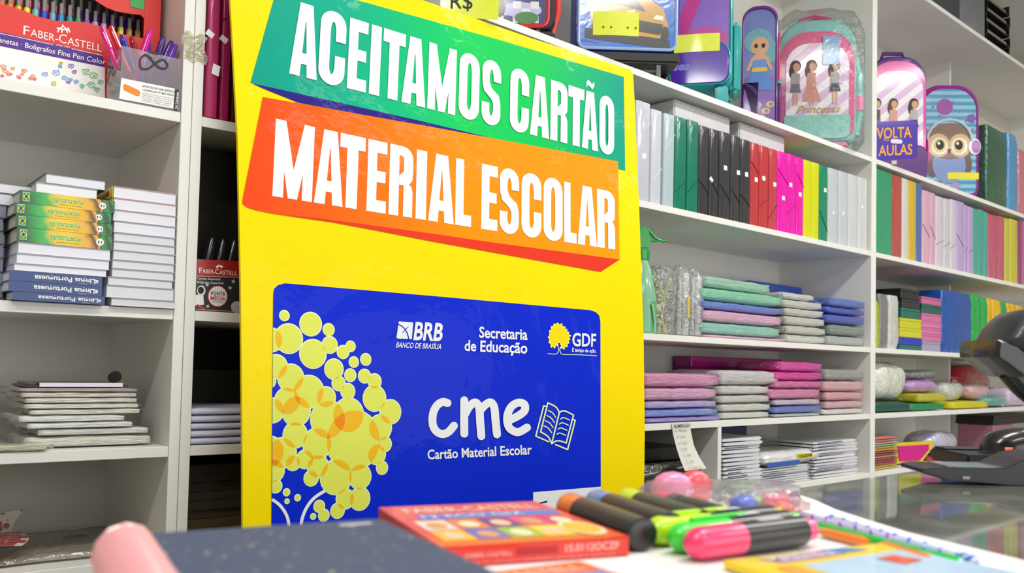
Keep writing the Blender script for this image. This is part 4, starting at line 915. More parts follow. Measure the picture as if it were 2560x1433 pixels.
for i, (nm_, a, b, tp, hx_) in enumerate(FR):
    mid = (a+b)/2; vm = c8r(mid, 700)[1]
    x0 = W.y(c8r(a, 0)[0], vm, FY)[0]; x1 = W.y(c8r(b, 0)[0], vm, FY)[0]
    zt_ = min(W.y(*c8r(mid, tp), FY)[2], R2T+.30)
    _cnt[nm_] = _cnt.get(nm_, 0)+1; k = _cnt[nm_]
    lab = {'clear': ['clear grey folder right beside the poster edge', 'second clear grey folder from the poster', 'bluish clear folder touching the first green folder', 'clear folder just right of the lone green folder', 'clear folder second right of the lone green folder', 'clear folder second from the right post', 'clear folder nearest the right post'],
           'green': ['left one of the two dark green folders', 'right one of the two dark green folders', 'lone green folder between yellow and clear folders'], 'black': ['black folder next to the green ones, first of five', 'second black folder of five, with a tilted sticker', 'middle one of the five black folders', 'fourth of the five black folders', 'fifth black folder, touching the red ones'],
           'red': ['left one of the three red folders', 'middle one of the three red folders', 'right one of the three red folders'], 'magenta': ['left one of the three bright magenta folders', 'middle one of the three bright magenta folders', 'right one of the three bright magenta folders'], 'yellow': ['left one of the two lemon yellow folders', 'right one of the two lemon yellow folders']}[nm_][k-1]
    st = None
    if i in STK:
        su, sv, an = STK[i]; p = W.y(*c8r(su, sv), FY); st = (min(max(p[0]-x0, .008), x1-x0-.006), p[2]-R2T, .017 if i < 19 else .012, an)
    bd = None
    if i in BND: bd = (W.y(*c8r(a, BND[i][0]), FY)[2]-R2T, W.y(*c8r(b, BND[i][1]), FY)[2]-R2T)
    folder(lab+' on the folder shelf' if len(lab.split()) < 10 else lab, W, x0, x1, FY, .235, R2T, zt_, hx_, 'elastic folders on the folder shelf', st, bd, .18 if nm_ != 'clear' else .22, .8, elastic={'clear': '#e8e8ee', 'green': '#0a4a3c', 'black': '#101012', 'red': '#6a1418', 'magenta': '#a0006c', 'yellow': '#b0b000'}[nm_])
def lid_box(label, uvTL, uvTR, uvBR, Y, depth, zbase, hx_='#d4d2d6'):
    p, q, r = W.y(*uvTL, Y), W.y(*uvTR, Y), W.y(*uvBR, Y); h = p[2]-zbase; w_ = q[0]-p[0]
    t = empty('clear_folder_box', label, 'box', (p[0], Y, zbase), 0, 'clear boxes lying on the folders', W)
    m = M(hx_, .2, .6, .04, 10, .2, 20, bdist=.006)
    MB().box(0, w_, 0, depth, 0, h).build('case', m, t, bev=.004, seg=3, smooth=True)
    MB().box(w_*.02, w_*.98, -.0006, .0, h*.86, h*.9).build('lid_seam', M('#b4b2b8', .4), t)
    MB().tube([(w_*.28, -.0012, h*.08), (w_*.40, -.0014, h*.98)], .0011, 6).build('elastic', M('#ececf0', .5), t)
_zf = max(W.y(*c8r(700, 338), FY)[2], W.y(*c8r(460, 250), FY)[2])+.0025
lid_box('long clear box lying flat on the green and black folders', (1686.5, 247), (1825.6, 297), (1824.7, 333), FY+.03, .20, max(_zf, R2T+.262))
lid_box('short clear box lying flat on the black and red folders', (1848.7, 304.5), (1962, 336), (1959, 370), FY+.03, .20, max(_zf, R2T+.262))
# ---- far right row of folders
c3q = lambda x, y: (2160+x*.25126, 380+y*.25126)
QF = [('green', 125, 285, 155, '#2a9a6c', 'wide green wrapped folder pack right of the shelf post'), ('red', 290, 378, 190, '#b84a44', 'dull red wrapped pack right of the wide green one'), ('white', 384, 445, 230, '#d6d6d0', 'white wrapped pack between the red and yellow packs'), ('yellow', 447, 522, 240, '#d8b430', 'golden yellow wrapped pack standing slightly askew'), ('blue', 526, 577, 275, '#4a68b4', 'blue wrapped pack right of the golden yellow one'),
      ('pink', 582, 656, 388, '#ddaec4', 'left one of the two pale pink folders'), ('pink', 660, 712, 412, '#dcaac4', 'right one of the two pale pink folders'), ('white', 716, 792, 448, '#d6ced6', 'first of the three off-white folders after pink'), ('white', 796, 857, 470, '#d4ced6', 'second of the three off-white folders after pink'), ('white', 861, 920, 478, '#d4d0da', 'third of the three off-white folders after pink'),
      ('lilac', 922, 996, 498, '#c0a8d6', 'first of the three lilac folders'), ('lilac', 999, 1033, 530, '#bca4d2', 'second, thinnest of the three lilac folders'), ('lilac', 1036, 1088, 550, '#bea6d4', 'third of the three lilac folders'), ('teal', 1091, 1137, 570, '#3aa898', 'first of the three teal folders'), ('teal', 1140, 1192, 576, '#36a494', 'second of the three teal folders'), ('teal', 1196, 1238, 600, '#3ca898', 'third of the three teal folders'),
      ('rose', 1241, 1291, 625, '#c8506c', 'first of the three rose red folders'), ('rose', 1295, 1341, 640, '#c04a70', 'second of the three rose red folders'), ('rose', 1345, 1400, 646, '#c8506c', 'third of the three rose red folders'), ('lemon', 1403, 1450, 665, '#ccc83c', 'first of the two lemon folders at the far right'), ('lemon', 1455, 1530, 675, '#d2cc24', 'second of the two lemon folders at the far right'), ('plum', 1536, 1575, 690, '#9c2a70', 'plum folder cut by the right picture border'), ('mauve', 1580, 1640, 710, '#b06a90', 'mauve folder just beyond the right picture border')]
for i, (nm_, a, b, tp, hx_, lab) in enumerate(QF):
    mid = (a+b)/2; vm = c3q(mid, tp+350)[1]; Yq = YF+.014
    x0 = W.y(c3q(a, 0)[0], vm, Yq)[0]; x1 = W.y(c3q(b, 0)[0], vm, Yq)[0]; zt_ = min(W.y(*c3q(mid, tp), Yq)[2], R2T+.318)
    bd = (.16, .11) if i in (5, 6, 10) else ((.09, .115) if i in (7, 8, 9, 11, 12) else None)
    folder(lab, W, x0, x1, Yq, .195, R2T, zt_, hx_, 'folders on the far right shelf', None, bd, .2, .9, elastic='#5c5464')

# ================================================================== backpacks
def loft(mb, rings, m=0, cap=True):
    n = len(rings[0]); vs = [p for r in rings for p in r]; k = len(rings)
    fs = [(i*n+j, i*n+(j+1) % n, (i+1)*n+(j+1) % n, (i+1)*n+j) for i in range(k-1) for j in range(n)]
    if cap: fs += [tuple(range(n))[::-1], tuple(range((k-1)*n, k*n))]
    mb._add(vs, fs, m); return mb
def bag_outline(w, h, rt, rb, n=8):
    return [(x, z) for x, z in rrect2(-w/2, w/2, 0, h, rb, rt, n)]
def rrect2(x0, x1, z0, z1, rb, rt, n=6):
    P = []
    for cx, cz, r, a0 in ((x1-rb, z0+rb, rb, -90), (x1-rt, z1-rt, rt, 0), (x0+rt, z1-rt, rt, 90), (x0+rb, z0+rb, rb, 180)):
        for i in range(n+1):
            a = math.radians(a0+90*i/n); P.append((cx+r*math.cos(a), cz+r*math.sin(a)))
    return P
def bagpos(u0, u1, vtop, phi, yc, zbase):
    uc = (u0+u1)/2; P = W.y(uc, vtop+60, yc); d = P-CAM; Z = d @ FW; ch = -d[:2]/np.hypot(*d[:2]); n = np.array([-math.sin(phi), -math.cos(phi)])
    fac = max(.3, float(n @ ch)); return P, (u1-u0)*Z/FPX/fac, W.y(uc, vtop, yc)[2]-zbase
def bag(label, u0, u1, vtop, phi, yc, cols, depth=.13, lift=0.0, zbase=None, h=None, rt=.08, rb=.03, name='backpack'):
    zb = R1T if zbase is None else zbase
    P, w_, hh_ = bagpos(u0, u1, vtop, phi, yc, zb); hh_ = (h or hh_)-lift
    t = empty(name, label, 'backpack', (P[0], yc, zb), -phi, None, W)
    o = bag_outline(w_, hh_, min(rt, w_*.42), rb); rings = []
    for y, s in ((depth, .93), (depth*.93, .985), (depth*.5, 1.01), (depth*.07, 1.0), (0, .965)):
        rings.append([(x*s, y, lift+max(.0006, hh_/2+(z-hh_/2)*s)) for x, z in o])
    loft(MB(), rings).build('body', M(cols[0], .5, .15, .1, 25, .25, 14, bdist=.008), t, smooth=True)
    return t, w_, hh_
def panel(t, w, h, lift, m, sx=.86, z0=.04, z1=.95, y=-.004, rt=.07, rb=.02, name='front_panel', th=.004, xo=0.0):
    o = rrect2(-w*sx/2+xo, w*sx/2+xo, lift+h*z0, lift+h*z1, min(rb, w*.2), min(rt, w*sx*.45)); loft(MB(), [[(x, y+th, z) for x, z in o], [(x, y, z) for x, z in o]]).build(name, m, t); return o
def piping(t, o, r, m, y=-.004, name='piping'):
    MB().tube([(x, y, z) for x, z in o], r, 6, closed=True).build(name, m, t, smooth=True)
def flat(t, name, polys, y, m):
    if name.startswith('owl') and len(polys) > 1:
        for q in polys: flat(t, name, [q], y, m)
        return
    mb = MB()
    for k, q in enumerate(polys): mb.ngon([(x, y-k*3e-5, z) for x, z in q])
    return mb.build(name, m, t, face=FRONT)
def ell(cx, cz, rx, rz_, n=16): return [(cx+rx*math.cos(2*math.pi*i/n), cz+rz_*math.sin(2*math.pi*i/n)) for i in range(n)]
def stripes_mat(name, c1, c2, scale, rot=0.0, coat=.5, thr=.5):
    m = M(c1, .3, coat, .02, name=name); nt = m.node_tree; N = nt.nodes; K = nt.links
    tc = N.new('ShaderNodeTexCoord'); mp = N.new('ShaderNodeMapping'); mp.inputs['Rotation'].default_value = (0, rot, 0); K.new(tc.outputs['Object'], mp.inputs[0])
    wv = N.new('ShaderNodeTexWave'); wv.bands_direction = 'Z'; wv.inputs['Scale'].default_value = scale; wv.inputs['Distortion'].default_value = .15; K.new(mp.outputs[0], wv.inputs[0])
    r = N.new('ShaderNodeValToRGB'); e = r.color_ramp.elements; e[0].position = thr-.08; e[0].color = lin(c1)+[1]; e[1].position = thr+.08; e[1].color = lin(c2)+[1]; K.new(wv.outputs['Color'], r.inputs[0]); K.new(r.outputs[0], N['Principled BSDF'].inputs['Base Color']); return m
SKIN = M('#d8a888', .5)
def doll(t, cx, z, s, hair, top, skirt, y, long=False, name='printed_girl'):
    """a simple printed figure, drawn as flat shapes"""
    flat(t, name+'_hair', [ell(cx, z+.86*s, .115*s, .13*s), ell(cx-.07*s, z+.74*s, .07*s, .15*s)], y, M(hair, .5))
    flat(t, name+'_skin', [ell(cx+.02*s, z+.84*s, .075*s, .085*s), [(cx-.025*s, z+.7*s), (cx+.035*s, z+.7*s), (cx+.035*s, z+.8*s), (cx-.025*s, z+.8*s)], [(cx-.10*s, z+.42*s), (cx-.07*s, z+.42*s), (cx-.05*s, z+.68*s), (cx-.09*s, z+.68*s)], [(cx+.07*s, z+.42*s), (cx+.10*s, z+.42*s), (cx+.09*s, z+.68*s), (cx+.05*s, z+.68*s)], [(cx-.05*s, z), (cx-.015*s, z), (cx-.01*s, z+.35*s), (cx-.06*s, z+.35*s)], [(cx+.015*s, z), (cx+.05*s, z), (cx+.06*s, z+.35*s), (cx+.01*s, z+.35*s)]], y-.0005, SKIN)
    flat(t, name+'_top', [[(cx-.075*s, z+.42*s), (cx+.075*s, z+.42*s), (cx+.08*s, z+.7*s), (cx-.08*s, z+.7*s)]], y-.001, M(top, .5))
    zz = z+(.08 if long else .28)*s; ww = (.2 if long else .12)*s
    flat(t, name+'_skirt', [[(cx-ww, zz), (cx+ww, zz), (cx+.075*s, z+.46*s), (cx-.075*s, z+.46*s)]], y-.0013, M(skirt, .5))
# 1: black and red wheeled bag at the poster's top edge
t, w_, h_ = bag('black wheeled school bag with red piping above the poster', 1150, 1392, -170, .75, YF+.12, ['#16161c'], .15, .035, rt=.06)
o = panel(t, w_, h_, .035, M('#27346c', .25, .8, .5, 9), .84); piping(t, o, .005, M('#d02830', .35, .4))
flat(t, 'printed_check', [[(w_*(-.30+.09*i), .035+h_*.07+.018*j), (w_*(-.30+.09*i+.085), .035+h_*.07+.018*j), (w_*(-.30+.09*i+.085), .053+h_*.07+.018*j), (w_*(-.30+.09*i), .053+h_*.07+.018*j)] for i in range(7) for j in range(3) if (i+j) % 2 == 0], -.0050, M('#d8dce0', .3, .5))
flat(t, 'printed_wheel', [ell(-w_*.12, .035+h_*.22, .025, .028)], -.0055, M('#5c5650', .3, .5)); flat(t, 'printed_splash', [ell(w_*.15, .035+h_*.2, .05, .02), ell(-w_*.3, .035+h_*.3, .04, .02)], -.0052, M('#b8b4d8', .3, .5)); flat(t, 'printed_green', [ell(w_*.2, .035+h_*.12, .03, .016)], -.0056, M('#3c7a3c', .3, .5))
MB().box(-w_*.5, w_*.5, .0, .15, .006, .036).build('base_plate', M('#121214', .5), t, bev=.006, seg=2)
for s in (-1, 1):
    MB().lathe([(.022, -.012), (.026, -.008), (.026, .008), (.022, .012)], 16, (s*w_*.42, .13, .0268), 'x').build('wheel', M('#1c1c1e', .4), t, smooth=True)
    MB().box(s*w_*.32-.006, s*w_*.32+.006, .0, .012, .0, .04).build('foot', M('#5c5a58', .4), t, bev=.002)
MB().tube([(w_*.47, .03, .04), (w_*.52, .02, .09), (w_*.52, .03, .2), (w_*.48, .06, .3)], .009, 8).build('side_strap', M('#d8302c', .4, .2), t, smooth=True)
def pricetag(label, u, v, w_, h_, fr_y, txt=None, rz=-.6, hexc='#dce614'):
    p = W.y(u, v, fr_y); t = empty('price_tag', label, 'price tag', (p[0], fr_y, p[2]-h_/2), rz, 'yellow price tags on the bags', W)
    mb = MB(); mb.grid(lambda a, b: ((a-.5)*w_, -.001-.003*math.sin(a*3.1), b*h_), 8, 2); mb.build('card', M(hexc, .3, .6, .08, 40), t, smooth='all')
    mb = MB(); mb.grid(lambda a, b: ((a-.5)*w_, .0-.003*math.sin(a*3.1), b*h_), 8, 2); mb.build('card_back', M(hexc, .4), t, smooth='all')
    if txt:
        mb = MB(); text_flat(mb, txt, -w_*.30, h_*.30, h_*.45, -.0052, bold=.0); mb.build('handwriting', INK, t, face=FRONT)
    return t
pricetag('yellow tag with a handwritten price on the black bag above the poster', 1172, 8, .13, .07, YF-.03, 'R$', -.75)
# 2: blue bag with a yellow car
t, w_, h_ = bag('blue wheeled school bag with a printed yellow car', 1440, 1702, -150, .72, YF+.10, ['#10249a'], .16, .085, rt=.08)
BAGB = M('#1468d0', .22, .9, .25, 8, .15, 20, bdist=.006)
o = panel(t, w_, h_, .085, BAGB, .92, .03, .96); piping(t, o, .0045, M('#a8c4f0', .3, .5))
zc = .085+h_*.30
flat(t, 'printed_car_body', [[(-.10, zc-.035), (.09, zc-.055), (.115, zc-.02), (.10, zc+.03), (.03, zc+.075), (-.05, zc+.085), (-.11, zc+.05)]], -.0050, M('#c8940c', .25, .8)); flat(t, 'printed_car_window', [[(-.03, zc+.04), (.05, zc+.02), (.02, zc+.06), (-.03, zc+.07)]], -.0055, M('#20242c', .2, .8))
flat(t, 'printed_car_grille', [[(-.02, zc-.03), (.09, zc-.045), (.10, zc-.015), (.0, zc+.0)], ell(-.08, zc-.03, .02, .028), ell(.105, zc-.04, .012, .02)], -.0056, M('#1c1a18', .25, .8)); flat(t, 'printed_car_lamp', [[(.07, zc+.0), (.10, zc-.005), (.10, zc+.008), (.08, zc+.012)], [(-.01, zc+.02), (.02, zc+.012), (.02, zc+.024)]], -.006, M('#e8e4d8', .25, .8)); flat(t, 'printed_shadow', [[(-.12, zc-.06), (.12, zc-.085), (.12, zc-.06), (-.12, zc-.03)]], -.0048, M('#1a1c20', .3, .8))
loft(MB(), [[(x, y, z) for x, y in ((-w_*.5, -.01), (w_*.5, -.01), (w_*.46, .15), (-w_*.46, .15))] for z in (.055, .085)]).build('base_plate', M('#101012', .5, .2), t, bev=.006, seg=2)
for s in (-1, 1):
    MB().box(s*w_*.30-.007, s*w_*.30+.007, .0, .02, .0, .056).build('trolley_leg', M('#6a6866', .4), t, bev=.002)
    MB().lathe([(.024, -.012), (.028, -.008), (.028, .008), (.024, .012)], 16, (s*w_*.42, .13, .0285), 'x').build('wheel', M('#18181a', .4), t, smooth=True)
MB().box(-w_*.30, w_*.30, .004, .016, .030, .042).build('trolley_bar', M('#2a2a2c', .4), t, bev=.002)
pricetag('blank yellow tag hanging on the blue bag with the car', 1540, 60, .115, .060, YF-.055, '. .   . .', -.72)
# 3: purple and teal wheeled bag
t, w_, h_ = bag('purple wheeled school bag with teal sides and magenta strap', 1672, 1832, -110, .98, YF+.14, ['#18b0b0'], .14, .085, rt=.08)
o = panel(t, w_, h_, .085, M('#8a64c8', .25, .9, .3, 8), .93, .02, .97); piping(t, o, .004, M('#18a090', .3, .5))
flat(t, 'magenta_strap', [[(-w_*.44, .085+h_*.40), (-w_*.20, .085+h_*.40), (w_*.16, .085+h_*.86), (-w_*.04, .085+h_*.86)]], -.0052, M('#c81492', .3, .8)); flat(t, 'pink_arch', [ell(w_*.08, .085+h_*.36, w_*.34, h_*.10)], -.0051, M('#c83ca0', .3, .8))
o = rrect2(-w_*.45, w_*.45, .090, .085+h_*.33, .03, .05); loft(MB(), [[(x, -.002, z) for x, z in o], [(x, -.022, z) for x, z in o], [(x*.95, -.028, .15+(z-.15)*.94) for x, z in o]]).build('pocket', M('#4a0ca8', .22, .9, .06, 10), t, smooth=True)
piping(t, o, .0035, M('#18a090', .3, .5), -.022)
mb = MB(); text_flat(mb, 'sea', -w_*.40, .135, .026, -.0292, bold=.03, shear=.2); mb.build('pocket_lettering', M('#8c90e0', .4), t, face=FRONT)
for s in (-1, 1):
    MB().lathe([(.026, -.016), (.032, -.01), (.032, .01), (.026, .016)], 18, (s*w_*.42, .08, .0325), 'x').build('wheel', M('#189aa4', .35, .4), t, smooth=True)
    MB().box(s*w_*.34-.02, s*w_*.34+.02, -.01, .05, .004, .088).build('wheel_housing', M('#1cb4b8', .35, .5), t, bev=.006, seg=2)
MB().box(w_*.46, w_*.62, .01, .13, .07, .085+h_*.50).build('side_pocket', M('#1cacac', .4, .3, .1), t, bev=.012, seg=3, smooth=True)
pricetag('long yellow tag lying across the purple and teal bag', 1742, 108, .125, .05, YF-.04, None, -.98)
# 4: mermaid bag
t, w_, h_ = bag('purple backpack printed with a turquoise haired mermaid', 1856, 1944, 12, 1.02, YF+.15, ['#7c1c96'], .11, 0, rt=.07)
o = panel(t, w_, h_, 0, M('#6878b8', .25, .9, .35, 9), .92, .02, .97); piping(t, o, .004, M('#5c2080', .3, .5))
flat(t, 'printed_lower', [rrect2(-w_*.43, w_*.43, h_*.03, h_*.45, .02, .01)], -.0046, M('#7a4aa8', .3, .8, .3, 14))
flat(t, 'mermaid_hair', [ell(-.005, h_*.72, .048, .045), ell(.035, h_*.64, .025, .04)], -.0052, M('#6aa0b0', .3, .7)); flat(t, 'mermaid_skin', [ell(0, h_*.685, .03, .032), [(-.02, h_*.48), (.02, h_*.48), (.02, h_*.62), (-.02, h_*.62)], [(-.045, h_*.5), (-.035, h_*.5), (-.015, h_*.59), (-.025, h_*.61)], [(.045, h_*.5), (.035, h_*.5), (.015, h_*.59), (.025, h_*.61)]], -.0056, M('#d8a078', .3, .7))
flat(t, 'mermaid_top', [[(-.024, h_*.52), (.024, h_*.52), (.022, h_*.58), (-.022, h_*.58)]], -.006, M('#5a88d0', .3, .7)); flat(t, 'mermaid_belt', [[(-.026, h_*.49), (.026, h_*.49), (.024, h_*.52), (-.024, h_*.52)]], -.0062, M('#e8b424', .3, .7)); flat(t, 'mermaid_tail', [[(-.045, h_*.36), (.05, h_*.34), (.026, h_*.49), (-.026, h_*.49)]], -.0061, M('#3c78c8', .3, .7)); flat(t, 'mermaid_eyes', [ell(-.012, h_*.685, .006, .008), ell(.012, h_*.685, .006, .008)], -.0064, INK)
flat(t, 'printed_shells', [ell(w_*(-.3+.12*i), h_*(.14+.05*(i % 3)), .014, .011) for i in range(6)], -.0056, M('#d8b85c', .3, .7)); flat(t, 'printed_shell_marks', [ell(w_*(-.28+.12*i), h_*(.14+.05*(i % 3)), .006, .006) for i in range(6)], -.006, M('#4c7cc8', .3, .7))
o = rrect2(-w_*.44, -w_*.02, h_*.02, h_*.40, .02, .05); loft(MB(), [[(x, -.004, z) for x, z in o], [(x, -.02, z) for x, z in o]]).build('small_pocket', M('#6c2aa0', .3, .7, .3, 20), t, smooth=True); flat(t, 'pocket_base', [rrect2(-w_*.43, -w_*.03, h_*.025, h_*.13, .01, .005)], -.0205, M('#e8148c', .35, .5))
MB().box(w_*.49, w_*.56, .01, .09, h_*.42, h_*.80).build('side_panel', M('#f0286c', .4, .4, .1), t, bev=.015, seg=3, smooth=True); MB().box(w_*.49, w_*.60, .0, .095, h_*.08, h_*.40).build('side_pocket', M('#6c1a80', .4, .4), t, bev=.015, seg=3, smooth=True); MB().box(w_*.485, w_*.605, -.001, .097, h_*.395, h_*.42).build('pocket_trim', M('#38b8b0', .4, .4), t, bev=.003)
# 5: pink and mint bag in clear plastic
PRT = stripes_mat('pink_ray_print', '#f2eef2', '#dcb8e0', 6, .7, .6)
t, w_, h_ = bag('pink and mint backpack with three printed girls, sealed in clear plastic', 1950, 2136, 48, .92, YF+.085, ['#7cc0b8'], .12, .02, rt=.10)
o = panel(t, w_, h_, .02, M('#d8307c', .35, .5), .95, .06, .90, -.003, .1)
o = panel(t, w_, h_, .02, PRT, .80, .10, .80, -.008, .08, name='picture_panel'); 
flat(t, 'mint_base', [rrect2(-w_*.42, w_*.42, .02+h_*.03, .02+h_*.22, .03, .01)], -.0088, M('#84ccc0', .35, .6, .2))
for cx, hr, tp_, sk, lg in ((-.075, '#3c2c28', '#a8a8b0', '#6c7078', 0), (-.02, '#5c3820', '#d8988c', '#d89888', 1), (.06, '#3c2820', '#b0b4b8', '#3c4048', 0)): doll(t, cx, .02+h_*.30, .165, hr, tp_, sk, -.0092, bool(lg))
mb = MB(); text_flat(mb, 'Princesas', -.07, .02+h_*.235, .026, -.0112, width=.15, bold=.01, shear=.25); mb.build('gold_lettering', M('#b8902c', .35, .5), t, face=FRONT)
flat(t, 'hang_card', [[(.018, .02+h_*.62), (.075, .02+h_*.62), (.075, .02+h_*.85), (.018, .02+h_*.85)]], -.0125, M('#5c9cc8', .3, .6, .2))
MB().tube([(w_*.5, .03, .05), (w_*.54, .02, h_*.3), (w_*.54, .03, h_*.6), (w_*.42, .05, h_*.93)], .017, 8).build('shoulder_strap', M('#84c8c0', .4, .3), t, smooth=True); MB().tube([(w_*.54, .018, h_*.30), (w_*.545, .018, h_*.42)], .0185, 8).build('strap_patch', M('#f088b8', .4, .3), t, smooth=True)
MB().tube([(-.06, .05, h_+.005), (-.05, .05, h_+.035), (0, .05, h_+.045), (.05, .05, h_+.035), (.06, .05, h_+.005)], .010, 8).build('top_handle', M('#d83c80', .4, .4), t, smooth=True)
MB().box(-w_*.40, w_*.40, .0, .10, .0, .022).build('pink_foot', M('#e0308c', .4, .5), t, bev=.006, seg=2)
nn = lump(4, .012, 16); rings = []
oo = bag_outline(w_*1.12, h_*1.10, .10, .03, 10)
for y, s in ((.135, .96), (.125, 1.02), (.06, 1.05), (-.02, 1.03), (-.03, .98)):
    rings.append([(x*s+nn((x*2, z*2, y)), y+nn((z, x, y*3))*.3, max(.0008, .0+h_*.55+(z-h_*.55)*s+nn((z*2, y, x*2)))) for x, z in oo])
loft(MB(), rings).build('clear_wrap', film('#ffffff', .02, .1, 30, .8, 'bag_wrap', .01), t, smooth='all')
# 6 and 7 on the far right shelf
t, w_, h_ = bag('purple and magenta backpack with printed girls behind the sale sign', 2176, 2312, 140, .80, YF+.16, ['#5c1c80'], .13, 0, rt=.10)
o = panel(t, w_, h_, 0, M('#e0209c', .3, .7), .95, .12, .96, -.003, .1)
o = panel(t, w_, h_, 0, PRT, .84, .14, .88, -.008, .08, name='picture_panel')
for cx, hr, tp_, sk, lg in ((-.09, '#1c1c20', '#4c5058', '#5c7088', 0), (-.02, '#5c3820', '#d8a898', '#d89888', 1), (.065, '#26201e', '#b4b8bc', '#2c4044', 0)): doll(t, cx, h_*.36, .175, hr, tp_, sk, -.0092, bool(lg))
o = rrect2(-w_*.46, w_*.46, .01, h_*.30, .04, .04); loft(MB(), [[(x, -.002, z) for x, z in o], [(x, -.03, z) for x, z in o], [(x*.94, -.04, .06+(z-.06)*.92) for x, z in o]]).build('pocket', M('#5a1478', .4, .4), t, smooth=True)
MB().box(w_*.49, w_*.57, .01, .10, h_*.18, h_*.38).build('side_pocket', M('#d81890', .4, .4), t, bev=.012, seg=3, smooth=True)
MB().tube([(-.05, .06, h_-.005), (-.04, .06, h_+.03), (.04, .06, h_+.03), (.05, .06, h_-.005)], .009, 8).build('top_handle', M('#5c1c80', .5), t, smooth=True)
sp = W.y(2248, 352, YF-.02); sg = empty('sale_sign', 'purple sale sign with yellow letters leaning on the magenta backpack', 'sign', (sp[0], YF+.012, R1T), -.62, None, W)
f = None
Zs = (sp-CAM) @ FW; sw = 122*Zs/FPX; sh = 98*Zs/FPX; z0s = max(.004, sp[2]-R1T-sh/2)
loft(MB(), [[(x, y, z+ .10*x) for x, z in rrect(-sw/2, sw/2, z0s, z0s+sh, .018)] for y in (-.028, -.024)]).build('board', M('#3c10a0', .35, .5), sg)
MB().box(-.01, .01, -.024, -.020, .0, z0s+sh*.6).build('stay', M('#c8c4c0', .5), sg)
for s_, x_, z_, h_s, wd in (('VOLTA', -sw*.40, z0s+sh*.56, sh*.27, sw*.76), ('AULAS', -sw*.36, z0s+sh*.12, sh*.26, sw*.74)):
    V, F, _ = glyphs(s_, .015); mb = MB(); mb._add([(x_+a*wd, -.0286, z_+b*h_s+.10*(x_+a*wd)) for a, b in V], F); mb.build('sign_lettering', M('#f0a818', .35, .4), sg, face=FRONT)
V, F, _ = glyphs('ÀS', .0); mb = MB(); mb._add([(-sw*.26+a*sw*.12, -.0288, z0s+sh*.47+b*sh*.10) for a, b in V], F); mb.build('sign_small_lettering', M('#f0a818', .35, .4), sg, face=FRONT)
flat(sg, 'white_sticker', [rrect2(-sw*.10, sw*.16, z0s+sh*.42, z0s+sh*.53, .008, .008)], -.0292, M('#e0d8f0', .4))
t, w_, h_ = bag('striped blue backpack with a printed owl wearing headphones', 2304, 2440, 212, .80, YF+.13, ['#a01c9c'], .11, .012, rt=.10, rb=.04)
o = panel(t, w_, h_, .012, stripes_mat('blue_stripe_print', '#8cc4dc', '#3c94bc', 9.5, 0, .8), .93, .03, .97, -.004, .1, .03); piping(t, o, .005, M('#a02098', .3, .5))
zc = .012+h_*.45
flat(t, 'owl_wings', [ell(-.072, zc-.08, .03, .065), ell(.072, zc-.08, .03, .065)], -.0052, M('#6a4c48', .4, .5)); flat(t, 'owl_body', [ell(0, zc-.085, .075, .085)], -.0056, M('#7c94c8', .4, .5)); flat(t, 'owl_head', [ell(0, zc+.025, .10, .085)], -.0062, M('#7c5c50', .4, .5)); flat(t, 'owl_face', [ell(-.048, zc+.005, .05, .055), ell(.048, zc+.005, .05, .055)], -.0068, M('#d4b078', .4, .5))
flat(t, 'owl_eye_ring', [ell(-.045, zc+.002, .036, .040), ell(.045, zc+.002, .036, .040)], -.0074, M('#f0e8d8', .4, .5)); flat(t, 'owl_iris', [ell(-.043, zc+.002, .027, .032), ell(.043, zc+.002, .027, .032)], -.008, M('#c8a81c', .3, .6)); flat(t, 'owl_pupil', [ell(-.042, zc+.006, .018, .022), ell(.042, zc+.006, .018, .022)], -.0086, INK); flat(t, 'owl_glint', [ell(-.048, zc+.014, .006, .007), ell(.036, zc+.014, .006, .007)], -.0092, M('#ffffff', .3)); flat(t, 'owl_beak', [[(-.008, zc-.012), (.008, zc-.012), (0, zc-.035)]], -.0092, M('#4c3c34', .4))
MB().tube([(.10*math.cos(a), -.007, zc+.025+.10*math.sin(a)) for a in [math.pi*k/10 for k in range(11)]], .006, 6).build('headphone_band', M('#d8dce4', .3, .5), t, smooth=True); flat(t, 'headphone_cup', [ell(.112, zc+.0, .028, .038), ell(-.112, zc+.0, .02, .034)], -.0094, M('#e0e4ea', .3, .5)); flat(t, 'headphone_pad', [ell(.118, zc+.0, .02, .03)], -.010, M('#9a3cac', .3, .5)); flat(t, 'owl_feet', [ell(-.03, .012+h_*.105, .022, .016), ell(.03, .012+h_*.105, .022, .016)], -.0058, M('#a890c0', .4, .5))
flat(t, 'purple_badge', [ell(-.02, .012+h_*.80, .036, .038)], -.0054, M('#9a3ca4', .35, .6)); flat(t, 'printed_dots', [ell(w_*(-.38+.11*i), .012+h_*(.60+.04*((i*5) % 7)), .006, .006) for i in range(8)], -.0053, M('#b04ca0', .4)); flat(t, 'flower_print', [ell(.10+.012*math.cos(k*1.25), .012+h_*.70+.014*math.sin(k*1.25), .009, .009) for k in range(5)], -.0054, M('#7c4ca8', .4))
MB().box(-w_*.3, w_*.3, .01, .09, .0, .014).build('foot', M('#a8209c', .4), t, bev=.004)
sg = pricetag('bent yellow strip at the foot of the owl backpack', 2408, 440, .13, .028, YF-.02, None, -.80, '#e8dc10'); 
